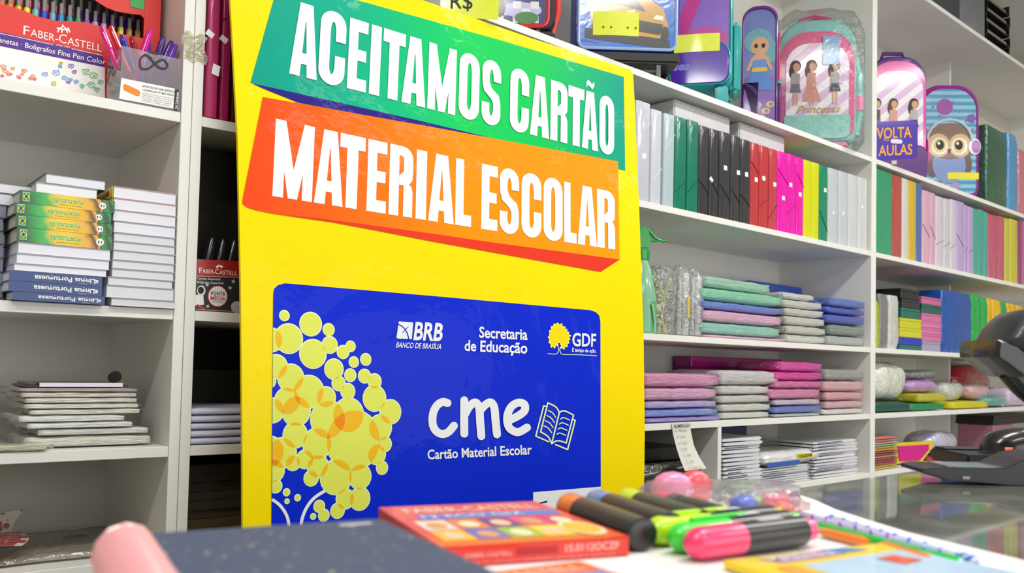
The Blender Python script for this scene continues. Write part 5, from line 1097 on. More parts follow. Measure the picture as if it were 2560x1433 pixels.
# green and blue packs right of the owl
def standing_pack(label, u0, u1, vtop, hx_, zb, Y=YF+.03, depth=.2, coat=.9, name='wrapped_pack', capz=.6, group=None):
    vm = vtop+60; x0 = W.y(u0, vm, Y)[0]; x1 = W.y(u1, vm, Y)[0]; zt_ = min(W.y((u0+u1)/2, vtop, Y)[2], zb+capz)
    t = empty(name, label, 'pack', ((x0+x1)/2, Y+depth/2, zb), 0, group, W); w2 = (x1-x0)*.99; h2 = zt_-zb; n = lump(hash_(label), min(.004, w2*.08), 14)
    o = rrect(-w2/2, w2/2, -depth/2, depth/2, min(.012, w2*.3), 4); rings = []
    for k in range(9):
        s = (1 if 0 < k < 8 else .93); z = h2*k/8
        rings.append([(x*s+n((x, y, z)), y*s+n((y, z, x)), z) for x, y in o])
    loft(MB(), rings).build('contents', M(hx_, .25, coat, .12, 20, .6, 40, bdist=.008), t, smooth=True); return t
def hash_(s): return sum(ord(c)*(i % 7+1) for i, c in enumerate(s)) % 97
standing_pack('tall dark green wrapped folder pack right of the owl backpack', 2468, 2518, 322, '#1c5c40', R1T, YF+.03, .17)
standing_pack('slim blue wrapped pack right of the dark green one', 2522, 2545, 335, '#4a98cc', R1T, YF+.03, .17)
standing_pack('pink wrapped pack at the right picture border beside the blue one', 2547, 2590, 380, '#c8788c', R1T, YF+.03, .17)
# dark boxes on the top shelf
for k, (u0, u1, v0, v1) in enumerate(((2330, 2400, -120, 40), (2400, 2462, -90, 82))):
    x0 = W.y(u0, 30, YF+.02)[0]; x1 = W.y(u1, 60, YF+.02)[0]
    single(MB().box(0, x1-x0-.002, 0, .25, 0, .34), 'dark_carton' if k == 0 else 'grey_carton', M(['#2e343a', '#74767a'][k], .5, .1, .2, 12), ['dark slate carton on the top right shelf', 'grey carton between the slate carton and the black trays on top'][k], 'carton', (x0, YF+.02, 2.8388), 0, None, W, bev=.002)
za = 2.8388
for k in range(5):
    x0 = W.y(2466, 60, YF+.02)[0]; tt = empty('black_tray', 'black document tray on the top right shelf, %s' % ('lowest of five' if k == 0 else 'topmost of five' if k == 4 else ORD[k]+' from below'), 'tray', (x0+.01*(k % 2), YF+.02, za), 0, 'black trays on the top shelf', W)
    MB().box(0, .30, 0, .24, 0, .004).box(0, .30, .236, .24, .004, .05).box(0, .004, 0, .236, .004, .05).box(.296, .30, 0, .236, .004, .05).build('tray_shell', M('#1a1c20', .4, .2), tt)
    MB().box(.02, .28, .01, .22, .0045, .026).build('paper', M('#8c8674', .7), tt); za += .0515
# ================================================================== things in the lower right bays
# ---- spray bottle, sticks and tubes
p = W.y(1600, 800, YF+.06); sb = empty('spray_bottle', 'green translucent spray bottle beside the poster edge', 'bottle', (p[0], YF+.06, R3T), -.6, None, W)
zs = lambda v: W.y(1605, v, YF+.06)[2]-R3T
hz = zs(652); GL = M('#84b894', .2, .5, .08, 20)
MB().lathe([(.040, 0), (.044, .004), (.0445, hz*.42), (.043, hz*.5), (.030, hz*.86), (.022, hz*.96), (.021, hz)], 24).build('bottle_body', GL, sb, smooth=True)
MB().lathe([(.0425, .003), (.0452, .006), (.0454, hz*.44)], 24).build('liquid_band', M('#5aa870', .18, .6, .08, 20), sb, smooth=True)
MB().lathe([(.023, hz), (.024, hz+.003), (.024, hz+.028), (.022, hz+.03)], 20).build('collar', M('#089a3c', .3, .4), sb, smooth=True)
hd = [(-.022, hz+.03), (.022, hz+.03), (.024, hz+.055), (.018, hz+.085), (0, hz+.098), (-.03, hz+.098)]
loft(MB(), [[(x, y, z) for x, z in hd] for y in (-.014, .014)]).build('sprayer_head', M('#0a9c40', .3, .4), sb, bev=.005, seg=2, smooth=True)
MB().tube([(.016, 0, hz+.088), (.04, 0, hz+.064), (.06, 0, hz+.056), (.074, 0, hz+.058)], [.005, .004, .0035, .003], 8).build('trigger', M('#0a9c40', .3, .4), sb, smooth=True); MB().tube([(.018, 0, hz+.055), (.045, 0, hz+.056)], .003, 6).build('trigger_arm', M('#0a9c40', .3, .4), sb)
MB().tube([(.02, -.0455, .08), (.028, -.040, .04), (.034, -.030, .004)], .003, 6).build('dip_tube', M('#a8d8b4', .3), sb, smooth=True)
p = W.y(1652, 837, YF+.05); zt_ = W.y(1659, 697, YF+.05)[2]-R3T
bd = empty('stick_bundle', 'bundle of yellow green sticks crossing in a clear bag', 'sticks', (p[0], YF+.06, R3T+.0005), 0, None, W)
_r = random.Random(11)
for k in range(24):
    a = _r.random()*6.28; rr0 = .012+.022*_r.random(); a2 = a+2.2+.5*_r.random()
    MB().tube([(rr0*1.25*math.cos(a), rr0*math.sin(a), .003), (rr0*1.3*math.cos(a2), rr0*math.sin(a2), zt_*(.94+.06*_r.random()))], .0028, 6).build('stick', M('#bcc020' if k % 3 else '#a8ac10', .35, .3), bd, smooth=True)
o = rrect(-.045, .045, -.04, .04, .03, 5); n = lump(3, .006, 30)
loft(MB(), [[(x*s+n((x, y, z)), y*s+n((y, z, x)), z*zt_*1.2+.001) for x, y in o] for z, s in ((0, .9), (.02, 1), (.4, .98), (.8, 1.05), (.95, .9), (1, .7))]).build('bag_film', WRAP, bd, smooth='all')
for k, (u, v, lab) in enumerate(((1703, 662, 'clear tube bag of white rods right of the stick bundle'), (1735, 672, 'clear tube bag of white rods beside the pastel pile'))):
    p = W.y(u, 835, YF+.045); zt_ = W.y(u, v, YF+.045)[2]-R3T; t = empty('tube_bag', lab, 'bag', (p[0], YF+.05, R3T+.0005), 0, 'tube bags by the stick bundle', W)
    for j in range(7):
        a = j*.9; MB().tube([(.017*math.cos(a)*(j > 0), .017*math.sin(a)*(j > 0), .003), (.017*math.cos(a)*(j > 0), .017*math.sin(a)*(j > 0), zt_*.88)], .0075, 8).build('rod', M('#dcdedc', .3, .5), t, smooth=True)
    n = lump(5+k, .004, 35); prof = [(.02, .001), (.028, .004), (.029, zt_*.5), (.028, zt_*.85), (.02, zt_*.95), (.012, zt_)]
    mb = MB(); o = ell(0, 0, 1, 1, 20); loft(mb, [[(x*r_+n((x*r_, y*r_, z)), y*r_+n((y*r_, z, x*r_)), z) for x, y in o] for r_, z in prof]); mb.build('bag_film', WRAP, t, smooth='all')
    if k == 0: MB().box(-.006, .004, -.0305, -.0298, zt_*.25, zt_*.55).build('yellow_mark', M('#d8b848', .4), t)
def pile(rows, zbase, Y, depth, group, cr, name='wrapped_packet'):
    """rows from the lowest up: label, u0, u1, v top (crop units), colour"""
    za = zbase
    for i, (lab, a, b, vt, hx_) in enumerate(rows):
        um = (cr(a, 0)[0]+cr(b, 0)[0])/2; zb = max(W.y(um, cr(a, vt)[1], Y)[2], za+.008)
        vm = cr(a, vt)[1]+8
        x0, x1 = W.y(cr(a, 0)[0], vm, Y)[0], W.y(cr(b, 0)[0], vm, Y)[0]
        wrapped(lab, W, x0, x1, Y, depth, za, zb, hx_, hash_(lab), group, name=name); za = zb
    return za
d1 = lambda x, y: (1580+x*.25, 560+y*.25)
G1 = 'wrapped packs on the shelf below the folders'
top = pile([('pale pink wrapped pack at the bottom of the pastel pile', 730, 1540, 1125, '#e0b0c8'), ('mint green pack second from the bottom of the pastel pile', 705, 1480, 1000, '#90d0bc'), ('pale pink pack in the middle of the pastel pile', 715, 1500, 880, '#e6b4d0'), ('blue pack in the pastel pile between pink and mint', 692, 1512, 795, '#6c86d8'), ('mint pack with a green edge near the top of the pastel pile', 700, 1500, 668, '#8ed8b4')], R3T, YF+.015, .22, G1, d1)
x0 = W.y(1760, 710, YF+.02)[0]; wrapped('crumpled mint wrapped pack on top of the pastel pile', W, x0, x0+.36, YF+.02, .2, top, top+.035, '#a4d4bc', 33, G1)
pile([('clear white wrapped pack at the bottom of the white pile', 1560, 1930, 1110, '#d4d4ca'), ('white wrapped pack second from below in the white pile', 1555, 1935, 1020, '#d0d0c6'), ('white wrapped pack third from below in the white pile', 1545, 1925, 930, '#d6d6cc'), ('white wrapped pack fourth from below in the white pile', 1540, 1915, 850, '#d4d6cc'), ('white wrapped pack fifth from below in the white pile', 1520, 1900, 765, '#d8d8d0'), ('sloping white wrapped pack on top of the white pile', 1515, 1820, 690, '#dcdcd4')], R3T, YF+.02, .2, G1, d1)
top = pile([('clear grey wrapped pack at the bottom of the blue pile', 1965, 2330, 1120, '#b8bcbc'), ('grey green wrapped pack second from below in the blue pile', 1980, 2338, 1010, '#8c9890'), ('royal blue wrapped pack in the middle of the blue pile', 1950, 2342, 910, '#4c5cc0'), ('second royal blue wrapped pack of the blue pile', 1955, 2342, 840, '#4458b8'), ('light blue wrapped pack at the top of the blue pile', 1990, 2342, 745, '#5c78c8')], R3T, YF+.015, .18, G1, d1)
xa = W.y(*d1(1460, 660), YF+.19)[0]; xb = W.y(*d1(1975, 700), YF+.10)[0]
bx = empty('blue_box', 'long flat royal blue box resting on the white and blue piles', 'box', (2.95, YF+.30, R3T+.0005), 0, None, W)
MB().box(-.16, .20, -.05, .06, .0, W.y(*d1(1700, 640), YF+.25)[2]-R3T).build('carton', M('#1c48b0', .35, .4), bx, bev=.003); MB().box(-.158, .198, -.0505, -.0495, .02, .026).build('lid_edge', M('#163a90', .4), bx)
d2 = lambda x, y: (1580+x*.26523, 860+y*.26523)
G2 = 'wrapped packs on the pink shelf'
pile([('purple wrapped pack at the bottom of the pink and lilac pile', 118, 830, 690, '#a48cd4'), ('blue wrapped pack second from below in the pink and lilac pile', 118, 810, 610, '#7c92dc'), ('lilac wrapped pack in the middle of the pink and lilac pile', 118, 800, 535, '#b8a8dc'), ('pale pink wrapped pack above the lilac one', 118, 795, 410, '#dca8c8'), ('pink wrapped pack on top of the pink and lilac pile', 118, 820, 275, '#dc94bc')], R4T, YF+.012, .22, G2, d2)
pile([('clear wrapped pack at the bottom of the middle white pile', 850, 1290, 640, '#d2d4cc'), ('clear wrapped pack second from below in the middle white pile', 845, 1300, 560, '#d4d4cc'), ('clear wrapped pack third from below in the middle white pile', 835, 1295, 480, '#d0d2ca'), ('clear wrapped pack fourth from below in the middle white pile', 830, 1290, 390, '#d6d6ce'), ('long white wrapped pack on top of the middle white pile', 830, 1380, 250, '#d2ced0')], R4T, YF+.02, .2, G2, d2)
top = pile([('clear grey wrapped pack at the bottom of the magenta pile', 1340, 1770, 655, '#b4bcc0'), ('navy blue wrapped pack second from below in the magenta pile', 1345, 1785, 580, '#6076c0'), ('pale wrapped pack above the navy one in the magenta pile', 1350, 1770, 520, '#ccc0d4'), ('rose wrapped pack in the middle of the magenta pile', 1310, 1770, 420, '#dc88b0'), ('pink wrapped pack third from the top of the magenta pile', 1345, 1790, 345, '#e070b0'), ('hot pink wrapped pack second from the top of the magenta pile', 1345, 1790, 262, '#e43ca4'), ('hot pink wrapped pack on top of the magenta pile', 1400, 1795, 168, '#e048a8')], R4T, YF+.018, .17, G2, d2)
pile([('clear white wrapped pack at the bottom of the salmon pile', 1815, 2180, 610, '#dcdad8'), ('salmon wrapped pack second from below in the salmon pile', 1835, 2185, 535, '#dcb0b4'), ('salmon wrapped pack in the middle of the salmon pile', 1835, 2195, 450, '#e0a8b0'), ('pink wrapped pack near the top of the salmon pile', 1820, 2195, 345, '#e0b0b8'), ('grey wrapped pack on top of the salmon pile', 1830, 2190, 240, '#a4a4a2')], R4T, YF+.018, .18, G2, d2)
mg = empty('magenta_box', 'long flat magenta box lying behind the pink packs', 'box', (W.y(*d2(560, 160), YF+.29)[0], YF+.29, R4T+.0005), 0, None, W)
_zm = W.y(*d2(900, 130), YF+.29)[2]-R4T; _wm = W.y(*d2(1420, 150), YF+.29)[0]-W.y(*d2(560, 160), YF+.29)[0]
MB().box(0, min(_wm, .62), 0, .07, _zm-.035, _zm).build('lid', M('#b00a80', .35, .4), mg, bev=.002); MB().box(.002, min(_wm, .62)-.002, .002, .068, 0, _zm-.035).build('carton', M('#8c0868', .4), mg)
# ---- cubby left of the little divider
for k, (z0, hgt, hx_) in enumerate(((0, .05, '#141416'), (.051, .045, '#1a1a1c'), (.097, .04, '#101012'))):
    single(MB().box(0, .60-.02*k, 0, .27, 0, hgt-.001), 'black_carton', M(hx_, .4, .3, .2, 20, .4, 30), ['lowest black carton in the dark cubby', 'middle black carton in the dark cubby', 'topmost black carton in the dark cubby'][k], 'carton', (1.62+.01*k, YF+.07+.008*k, R5T+z0), 0, 'black cartons in the cubby', W, bev=.002)
pc = empty('packing_roll', 'dark tube in crinkled clear plastic in the cubby under the price list', 'roll', (1.99, YF+.035, R5T+.0005), 0, None, W)
MB().tube([(-.16, 0, .055), (.17, 0, .075)], .028, 14).build('tube', M('#1a1a1a', .35, .4), pc, smooth=True); MB().tube([(.171, 0, .075), (.176, 0, .0755)], .012, 12).build('tube_hole', M('#050505', .6), pc)
pillow(.40, .05, .10, 8, .008, 16, 5, 6, .8).build('crinkled_film', film('#d8d8cc', .10, .9, 55, 1.0, 'roll_film', .02), pc, smooth='all')
f = px_on(W, YF-.0012, (2.1, YF-.0012, 1.09)); lab_ = empty('price_list', 'curled paper strip with a numbered list taped under the shelf', 'paper', (2.1, YF-.0012, 1.09), 0, None, W)
ptsL = [(1679, 1058), (1681, 1085), (1684, 1115), (1687, 1145), (1690, 1175)]; ptsR = [(1724, 1056), (1727, 1085), (1729, 1114), (1735, 1140), (1744, 1169)]
mb = MB()
for j in range(4):
    a0, a1, b0, b1 = f(*ptsL[j]), f(*ptsL[j+1]), f(*ptsR[j]), f(*ptsR[j+1]); e = [0, .002, .008, .017, .030]
    mb.quad((a0[0], a0[1]-e[j], a0[2]), (b0[0], b0[1]-e[j], b0[2]), (b1[0], b1[1]-e[j+1], b1[2]), (a1[0], a1[1]-e[j+1], a1[2]))
mb.build('strip', M('#dcdad0', .6), lab_, smooth='all', weld=True)
ptext('heading', 'NUMERAÇÃO', [(1682, 1069.5), (1723, 1066.5), (1723, 1059.5), (1682, 1061.5)], f, INK, lab_, .012, .0045)
for k, s_ in enumerate(('C PRETE', 'C 175', 'C 165', 'C 87', 'C 180', 'C 181', 'C 100 CD')):
    v = 1080+15*k; e = np.interp(v, [1058, 1085, 1115, 1145, 1175], [0, .002, .008, .017, .030])
    ptext('list_line', s_, [(1684+.1*(v-1060), v), (1684+.1*(v-1060)+4.2*len(s_), v-.8), (1684+.1*(v-1060)+4.2*len(s_), v-6.5), (1684+.1*(v-1060), v-6)], f, M('#9c9c94', .6), lab_, 0, e+.0016+.001*k)
# ---- booklets
def booklet_stack(base_lab, u0, u1, v_b, v_t, n, Y, seed, hx_='#dcdce2', depth=.2, jitter=.010):
    r = random.Random(seed); za = R5T; um = (u0+u1)/2; ztop = W.y(um, v_t, Y)[2]; step = (ztop-R5T)/n
    for k in range(n):
        vm = v_b+(v_t-v_b)*k/n; x0 = W.y(u0, vm, Y)[0]+jitter*r.random(); x1 = W.y(u1, vm, Y)[0]-jitter*r.random()
        t = empty('booklet', '%s, %s' % (base_lab, 'lowest' if k == 0 else 'topmost' if k == n-1 else ORD[k]+' from below'), 'booklet', (x0, Y+.01*r.random(), za+.0002), 0, 'white booklet stacks', W); w2 = x1-x0; hh2 = step-.0005
        e = .25 if k % 2 else .75
        loft(MB(), [[(0, 0, hh2*.2), (0, 0, hh2*.85), (0, depth, hh2*.85), (0, depth, hh2*.2)], [(w2*.93, 0, 0), (w2*.93, 0, hh2), (w2*.93, depth, hh2), (w2*.93, depth, 0)], [(w2, 0, hh2*.45), (w2, 0, hh2*.55), (w2, depth, hh2*.55), (w2, depth, hh2*.45)]]).build('pages', M(hx_, .25, .8, .06, 16, .2, 40), t)
        if r.random() < .55: MB().box(w2*.1, w2*(.4+.3*r.random()), -.0007, -.0002, hh2*.30, hh2*.55).build('printed_edge', M(r.choice(['#4c4c70', '#6c6c90', '#3c4060']), .4, .4), t)
        za += step
booklet_stack('white glossy booklet in the stack by the divider', 1808, 1909, 1222, 1094, 13, YF+.015, 1)
booklet_stack('white booklet in the low middle stack', 1902, 2030, 1220, 1166, 8, YF+.015, 2, '#d0d2d8')
booklet_stack('white glossy booklet in the stack by the right post', 2034, 2148, 1212, 1101, 12, YF+.015, 3)
zq = W.y(1965, 1166, YF+.02)[2]; xq0 = W.y(1905, 1150, YF+.02)[0]; xq1 = W.y(2062, 1150, YF+.02)[0]
wb = empty('drawing_pad_bag', 'white and blue bag with a yellow label lying on the low booklets', 'bag', ((xq0+xq1)/2-.02, YF+.10, zq+.003), 0, None, W)
pillow(xq1-xq0-.06, .17, .045, 21, .004, 16, 8, 4, .7).build('bag_body', M('#dfe0e0', .25, .8, .06, 20, .4, 30), wb, smooth='all')
MB().box(-(xq1-xq0)*.40, (xq1-xq0)*.10, -.0868, -.0855, .001, .014).build('blue_band', M('#1c58b8', .25, .8), wb, bev=.0005); MB().box((xq1-xq0)*.05, (xq1-xq0)*.30, -.0885, -.0862, .018, .034).build('yellow_label', M('#d8d018', .3, .5), wb)
mb = MB(); text_flat(mb, 'MADEPEDU', (xq1-xq0)*.065, .0215, .009, -.0889, bold=.02, width=(xq1-xq0)*.22, flip=True); mb.build('label_lettering', INK, wb, face=FRONT)
single(MB().box(0, .16, 0, .10, 0, .165), 'navy_carton', M('#1c2c58', .5, .2), 'navy blue carton at the back behind the booklets', 'carton', (2.62, YF+.25, R5T), 0, None, W, bev=.002)
# ================================================================== far right bays
d4 = lambda x, y: (2160+x*.26525, 680+y*.26525)
def stand(label, a, b, vt, hx_, zb, Y=YF+.02, depth=.18, cr=d4, coat=.9, cap=.33, name='wrapped_pack', group=None): return standing_pack(label, cr(a, 0)[0], cr(b, 0)[0], cr(a, vt)[1], hx_, zb, Y, depth, coat, name, cap, group)
stand('thin yellow green pack against the right post', 115, 148, 268, '#a4b414', R3T)
stand('grey clear wrapped roll right of the yellow green pack', 152, 236, 208, '#7a7a7c', R3T)
stand('white clear wrapped roll right of the grey one', 240, 334, 222, '#c8c8c4', R3T)
def box_stack(rows, zb, Y, depth, cr, group):
    za = zb
    for lab, a, b, vt, hx_ in rows:
        um = (cr(a, 0)[0]+cr(b, 0)[0])/2; zt2 = max(W.y(um, cr(a, vt)[1], Y)[2], za+.012); vm = cr(a, vt)[1]
        x0, x1 = W.y(cr(a, 0)[0], vm, Y)[0], W.y(cr(b, 0)[0], vm, Y)[0]
        t = empty('box', lab, 'box', (x0, Y, za+.0002), 0, group, W)
        MB().box(0, x1-x0, 0, depth, 0, (zt2-za-.0006)*.72).build('carton', M(hx_, .4, .4, .05), t, bev=.0015); MB().box(-.001, x1-x0+.001, -.001, depth+.001, (zt2-za-.0006)*.72, zt2-za-.0006).build('lid', M(hx_, .35, .4, .05), t, bev=.0015); za = zt2
box_stack([('green box at the bottom of the coloured box stack', 338, 540, 690, '#0a6c5c'), ('royal blue box second from below in the coloured stack', 335, 545, 620, '#1c38b0'), ('yellow box, lower one of two in the coloured stack', 340, 545, 535, '#d0cc24'), ('yellow box, upper one of two in the coloured stack', 342, 540, 440, '#ccca20'), ('teal box above the yellow boxes', 355, 530, 345, '#0c6a5c'), ('black box near the top of the coloured stack', 360, 525, 262, '#22262e'), ('black box on top of the coloured stack', 350, 520, 165, '#16181c')], R3T, YF+.03, .2, d4, 'boxes in the coloured stack')
box_stack([('clear grey box at the bottom of the pink box stack', 552, 722, 655, '#9c98b0'), ('pink box second from below in the pink stack', 550, 728, 590, '#d470a0'), ('pink box third from below in the pink stack', 548, 730, 530, '#d474a4'), ('wide pink box in the middle of the pink stack', 546, 742, 470, '#d878a8'), ('pink box right under the green one', 548, 726, 395, '#d070a0'), ('dark green box between pink boxes', 548, 724, 312, '#0c6054'), ('pink box on top of the pink stack', 548, 728, 242, '#c86496')], R3T, YF+.035, .19, d4, 'boxes in the pink stack')
stand('large blue box file right of the pink boxes', 738, 1018, 190, '#0e50a4', R3T, YF+.03, .19, d4, .3, .32, 'box_file')
for k, (a, b, hx_) in enumerate(((1024, 1072, '#10a848'), (1074, 1122, '#0ea044'), (1124, 1170, '#10a848'), (1174, 1214, '#dcae0c'), (1216, 1256, '#e0b410'), (1258, 1294, '#dcae0c'), (1298, 1354, '#10a04a'), (1358, 1400, '#e0b010'), (1402, 1450, '#dcac0c'), (1452, 1508, '#e0b010'))):
    stand('%s booklet standing right of the blue box file, %s in its row' % ('green' if hx_[1:3] in ('10', '0e') else 'golden yellow', ORD[k]), a, b, 212+.25*(a-1024), hx_, R3T, YF+.03, .17, d4, .2, .30, 'booklet', 'standing green and yellow booklets')
def lumpbag(label, a0, b0, a1, b1, hx_, zb, Y, depth, cr=d4, seed=0, m=None, wrap=True, name='plastic_bag', h=None):
    x0, x1 = W.y(*cr(a0, (b0+b1)/2), Y)[0], W.y(*cr(a1, (b0+b1)/2), Y)[0]; zt2 = W.y(*cr((a0+a1)/2, b0), Y)[2]; hh2 = h or max(.02, zt2-zb)
    t = empty(name, label, 'bag', ((x0+x1)/2, Y+depth/2, zb+.0005), 0, None, W)
    n = lump(seed+2, .012, 13); V = []
    mb = MB(); NU, NV = 22, 11
    def fn(u, v):
        a = 2*math.pi*u; b = math.pi*(v-.5); cx = math.copysign(abs(math.cos(b))**.5, 1); sz = math.copysign(abs(math.sin(b))**.8, math.sin(b))
        ca, sa = math.copysign(abs(math.cos(a))**.7, math.cos(a)), math.copysign(abs(math.sin(a))**.7, math.sin(a))
        p = [(x1-x0)/2*cx*ca, depth/2*cx*sa, hh2/2+hh2/2*sz]; q = (round(p[0], 5), round(p[1], 5), p[2])
        p[0] += n(q); p[1] += n((q[1], q[2], q[0])); p[2] = max(.0, p[2]+n((q[2], q[0], q[1]))*min(1, hh2*12)); return p
    mb.grid(fn, NU, NV); mb.build('bag_body', m or M(hx_, .22, .9, .25, 18, .8, 35, bdist=.01), t, smooth='all', weld=True)
    return t, x1-x0, hh2
G4 = R4T
def papers(label, a0, a1, vt, hx_, zb, Y, depth, cr=d4, hgt=None, name='paper_stack', seed=1):
    x0, x1 = W.y(*cr(a0, vt), Y)[0], W.y(*cr(a1, vt), Y)[0]; z1 = W.y(*cr((a0+a1)/2, vt), Y)[2]; hh2 = hgt or max(.01, z1-zb)
    return single(pillow(x1-x0, depth, hh2, seed, .0015, 14, 6, 3, .3), name, M(hx_, .5, .2, .15, 10, stretch=(.1, .1, 30)), label, 'paper', ((x0+x1)/2, Y+depth/2, zb), 0, None, W, smooth='all'), zb+hh2
_, z_ = papers('dark green sheets lying flat under the white bag', 100, 430, 1225, '#0a4c3c', G4, YF+.02, .2, name='green_sheets')
lumpbag('bulging white clear bag next to the right post', 108, 850, 480, 1195, '#d6d8cc', z_+.001, YF+.03, .2, seed=1)
_, z2 = papers('bright green sheets lying flat under the yellow pack', 445, 750, 1190, '#10824c', G4, YF+.02, .2, seed=4, name='green_sheets', hgt=.030)
wrapped('yellow wrapped pack on the bright green sheets', W, W.y(*d4(525, 1120), YF+.03)[0], W.y(*d4(775, 1120), YF+.03)[0], YF+.03, .17, z2+.001, z2+.040, '#d4cc18', 51)
lumpbag('clear bag with purple bits on top of the yellow pack', 500, 905, 750, 1055, '#b48cc0', z2+.042, YF+.04, .17, seed=3, h=.055)
lumpbag('crinkled clear bag above the purple bits', 460, 810, 760, 900, '#c8c8cc', z2+.100, YF+.05, .15, seed=9, m=film('#e8e8ec', .25, .9, 50, 1.0, 'loose_film', .02), h=.035)
_, z3 = papers('yellow cloth folded flat on the lower right shelf', 835, 1170, 1195, '#c8c00c', G4, YF+.02, .18, seed=6, name='yellow_cloth', hgt=.032)
lumpbag('long clear bag sloping over the yellow cloth', 790, 900, 985, 1190, '#bcc0ba', z3+.001, YF+.06, .16, seed=5, h=.085)
lumpbag('teal bag in clear plastic lying right of the yellow cloth', 1195, 1110, 1400, 1265, '#5c9c90', G4, YF+.02, .16, seed=7, h=.055)
lumpbag('pinkish clear bag in front of the red bag', 1035, 960, 1230, 1120, '#c8a0a4', z3+.002, YF+.06, .14, seed=8, h=.075)
t, w2, h2 = lumpbag('dark red bag lying at the back on the lower right shelf', 900, 880, 1240, 1010, '#b01420', G4, YF+.225, .12, seed=10, h=.20)
single(pillow(.30, .16, .09, 12, .003, 12, 6, 3, .4), 'lilac_paper', M('#c8b8d0', .4, .5, .3, 18), 'pale lilac and yellow papers at the right picture border', 'paper', (4.86, YF+.11, G4), 0, None, W, smooth='all')
# ---- lowest bay
d5 = lambda x, y: (2140+x*.30216, 1000+y*.30216)
za = R5T; cl = ['#c8b040', '#a8a060', '#b84a40', '#8c5060', '#a05048', '#c09050', '#7c4c70', '#b04838', '#c0a040', '#b8a838', '#80b0a0', '#c8a070', '#b87888', '#c87868']
_n = 14; zt2 = W.y(*d5(250, 308), YF+.02)[2]; st = (zt2-R5T)/_n
for k in range(_n):
    x0, x1 = W.y(*d5(146, 500), YF+.02)[0]+.004*(k % 3), W.y(*d5(350, 500), YF+.02)[0]-.012*((k*7) % 4)/3
    single(pillow(x1-x0, .2, st-.0006, 70+k, .001, 12, 5, 2, .4), 'card_sheets', M(cl[k], .5, .3, .3, 14, stretch=(.2, .2, 20)), 'coloured card sheets against the right post, %s layer' % ('lowest' if k == 0 else 'top' if k == 13 else ORD[k]+' from below'), 'card', ((x0+x1)/2, YF+.12, za+.0002), 0, 'coloured card sheets', W, smooth='all'); za += st
en = empty('pouch', 'magenta pouch with a yellow border leaning on the coloured sheets', 'pouch', (W.y(*d5(500, 450), YF+.03)[0], YF+.05, R5T+.0005), -.2, None, W)
zz = lambda v: max(.002, W.y(*d5(500, v), YF+.04)[2]-R5T)
o = [(-.13, zz(350)), (.13, zz(345)), (.13, zz(400)), (.05, zz(530)), (.0, zz(560)), (-.11, zz(520))]
loft(MB(), [[(x, .0, z) for x, z in o], [(x, -.012, z) for x, z in o]]).build('border', M('#d8c81c', .3, .7, .1), en, bev=.003); loft(MB(), [[(x*.78-.01, -.012, zz(440)+(z-zz(440))*.74) for x, z in o], [(x*.76-.01, -.018, zz(440)+(z-zz(440))*.70) for x, z in o]]).build('window', M('#d01088', .3, .8, .1), en)
MB().box(-.07, .07, -.03, .03, 0, max(.01, zz(555))).build('stand_block', M('#d0c418', .4, .3), en, bev=.003)
_, zr = papers('red cloth folded on the lowest right shelf', 605, 850, 465, '#9c2026', R5T, YF+.03, .16, d5, name='red_cloth', seed=31)
lumpbag('white and violet clear bag on the red cloth', 640, 270, 895, 470, '#b8b4c8', zr+.001, YF+.04, .16, d5, 14, h=max(.03, W.y(*d5(760, 275), YF+.04)[2]-zr))
single(MB().box(0, .26, 0, .16, 0, .13), 'rose_carton', M('#9c6478', .4, .3), 'dull rose carton behind the clear bag on the lowest right shelf', 'carton', (4.50, YF+.03, R5T), 0, None, W, bev=.003)
za = R5T+.1305
for k in range(4):
    single(MB().box(0, .62, 0, .17, 0, .0105), 'black_card', M('#1a181a', .45, .3), 'black card pack on the rose carton, %s' % ('lowest' if k == 0 else 'topmost' if k == 3 else ORD[k]+' from below'), 'card', (4.50+.004*k, YF+.03, za), 0, 'black card packs', W, bev=.001); za += .0112
# ================================================================== the glass counter
CYB = .493
ct = empty('glass_counter', 'long glass topped shop counter in front of the poster', 'counter', (.65, .27, 0))
def _glass():
    m = bpy.data.materials.new('counter_glass'); m.use_nodes = True; nt = m.node_tree; N = nt.nodes; K = nt.links; N.remove(N['Principled BSDF'])
    tc = N.new('ShaderNodeTexCoord'); nz = N.new('ShaderNodeTexNoise'); nz.inputs['Scale'].default_value = 18; nz.inputs['Detail'].default_value = 5; K.new(tc.outputs['Object'], nz.inputs['Vector'])
    tr = N.new('ShaderNodeBsdfTransparent'); tr.inputs[0].default_value = (.78, .86, .80, 1)
    df = N.new('ShaderNodeBsdfDiffuse'); df.inputs[0].default_value = (.42, .44, .38, 1)
    mr = N.new('ShaderNodeMapRange'); mr.inputs[1].default_value = .42; mr.inputs[2].default_value = .75; mr.inputs[3].default_value = .30; mr.inputs[4].default_value = .55; K.new(nz.outputs['Fac'], mr.inputs[0])
    a = N.new('ShaderNodeMixShader'); K.new(mr.outputs[0], a.inputs[0]); K.new(tr.outputs[0], a.inputs[1]); K.new(df.outputs[0], a.inputs[2])
    gl = N.new('ShaderNodeBsdfGlossy'); gl.inputs['Roughness'].default_value = .035; fr = N.new('ShaderNodeFresnel'); fr.inputs[0].default_value = 1.5
    c = N.new('ShaderNodeMixShader'); K.new(fr.outputs[0], c.inputs[0]); K.new(a.outputs[0], c.inputs[1]); K.new(gl.outputs[0], c.inputs[2]); K.new(c.outputs[0], N['Material Output'].inputs[0]); return m
GLS = _glass(); CAB = M('#8c8a84', .5, .1, .06, 8); ALU = M('#a8a8a4', .35, 0, .05, 20, metal=.8)
X0, X1, Y0, Y1 = -1.35, 1.55, -.23, CYB-.27
MB().box(X0, X1, Y0, Y1, ZT-.008, ZT).build('glass_top', GLS, ct)
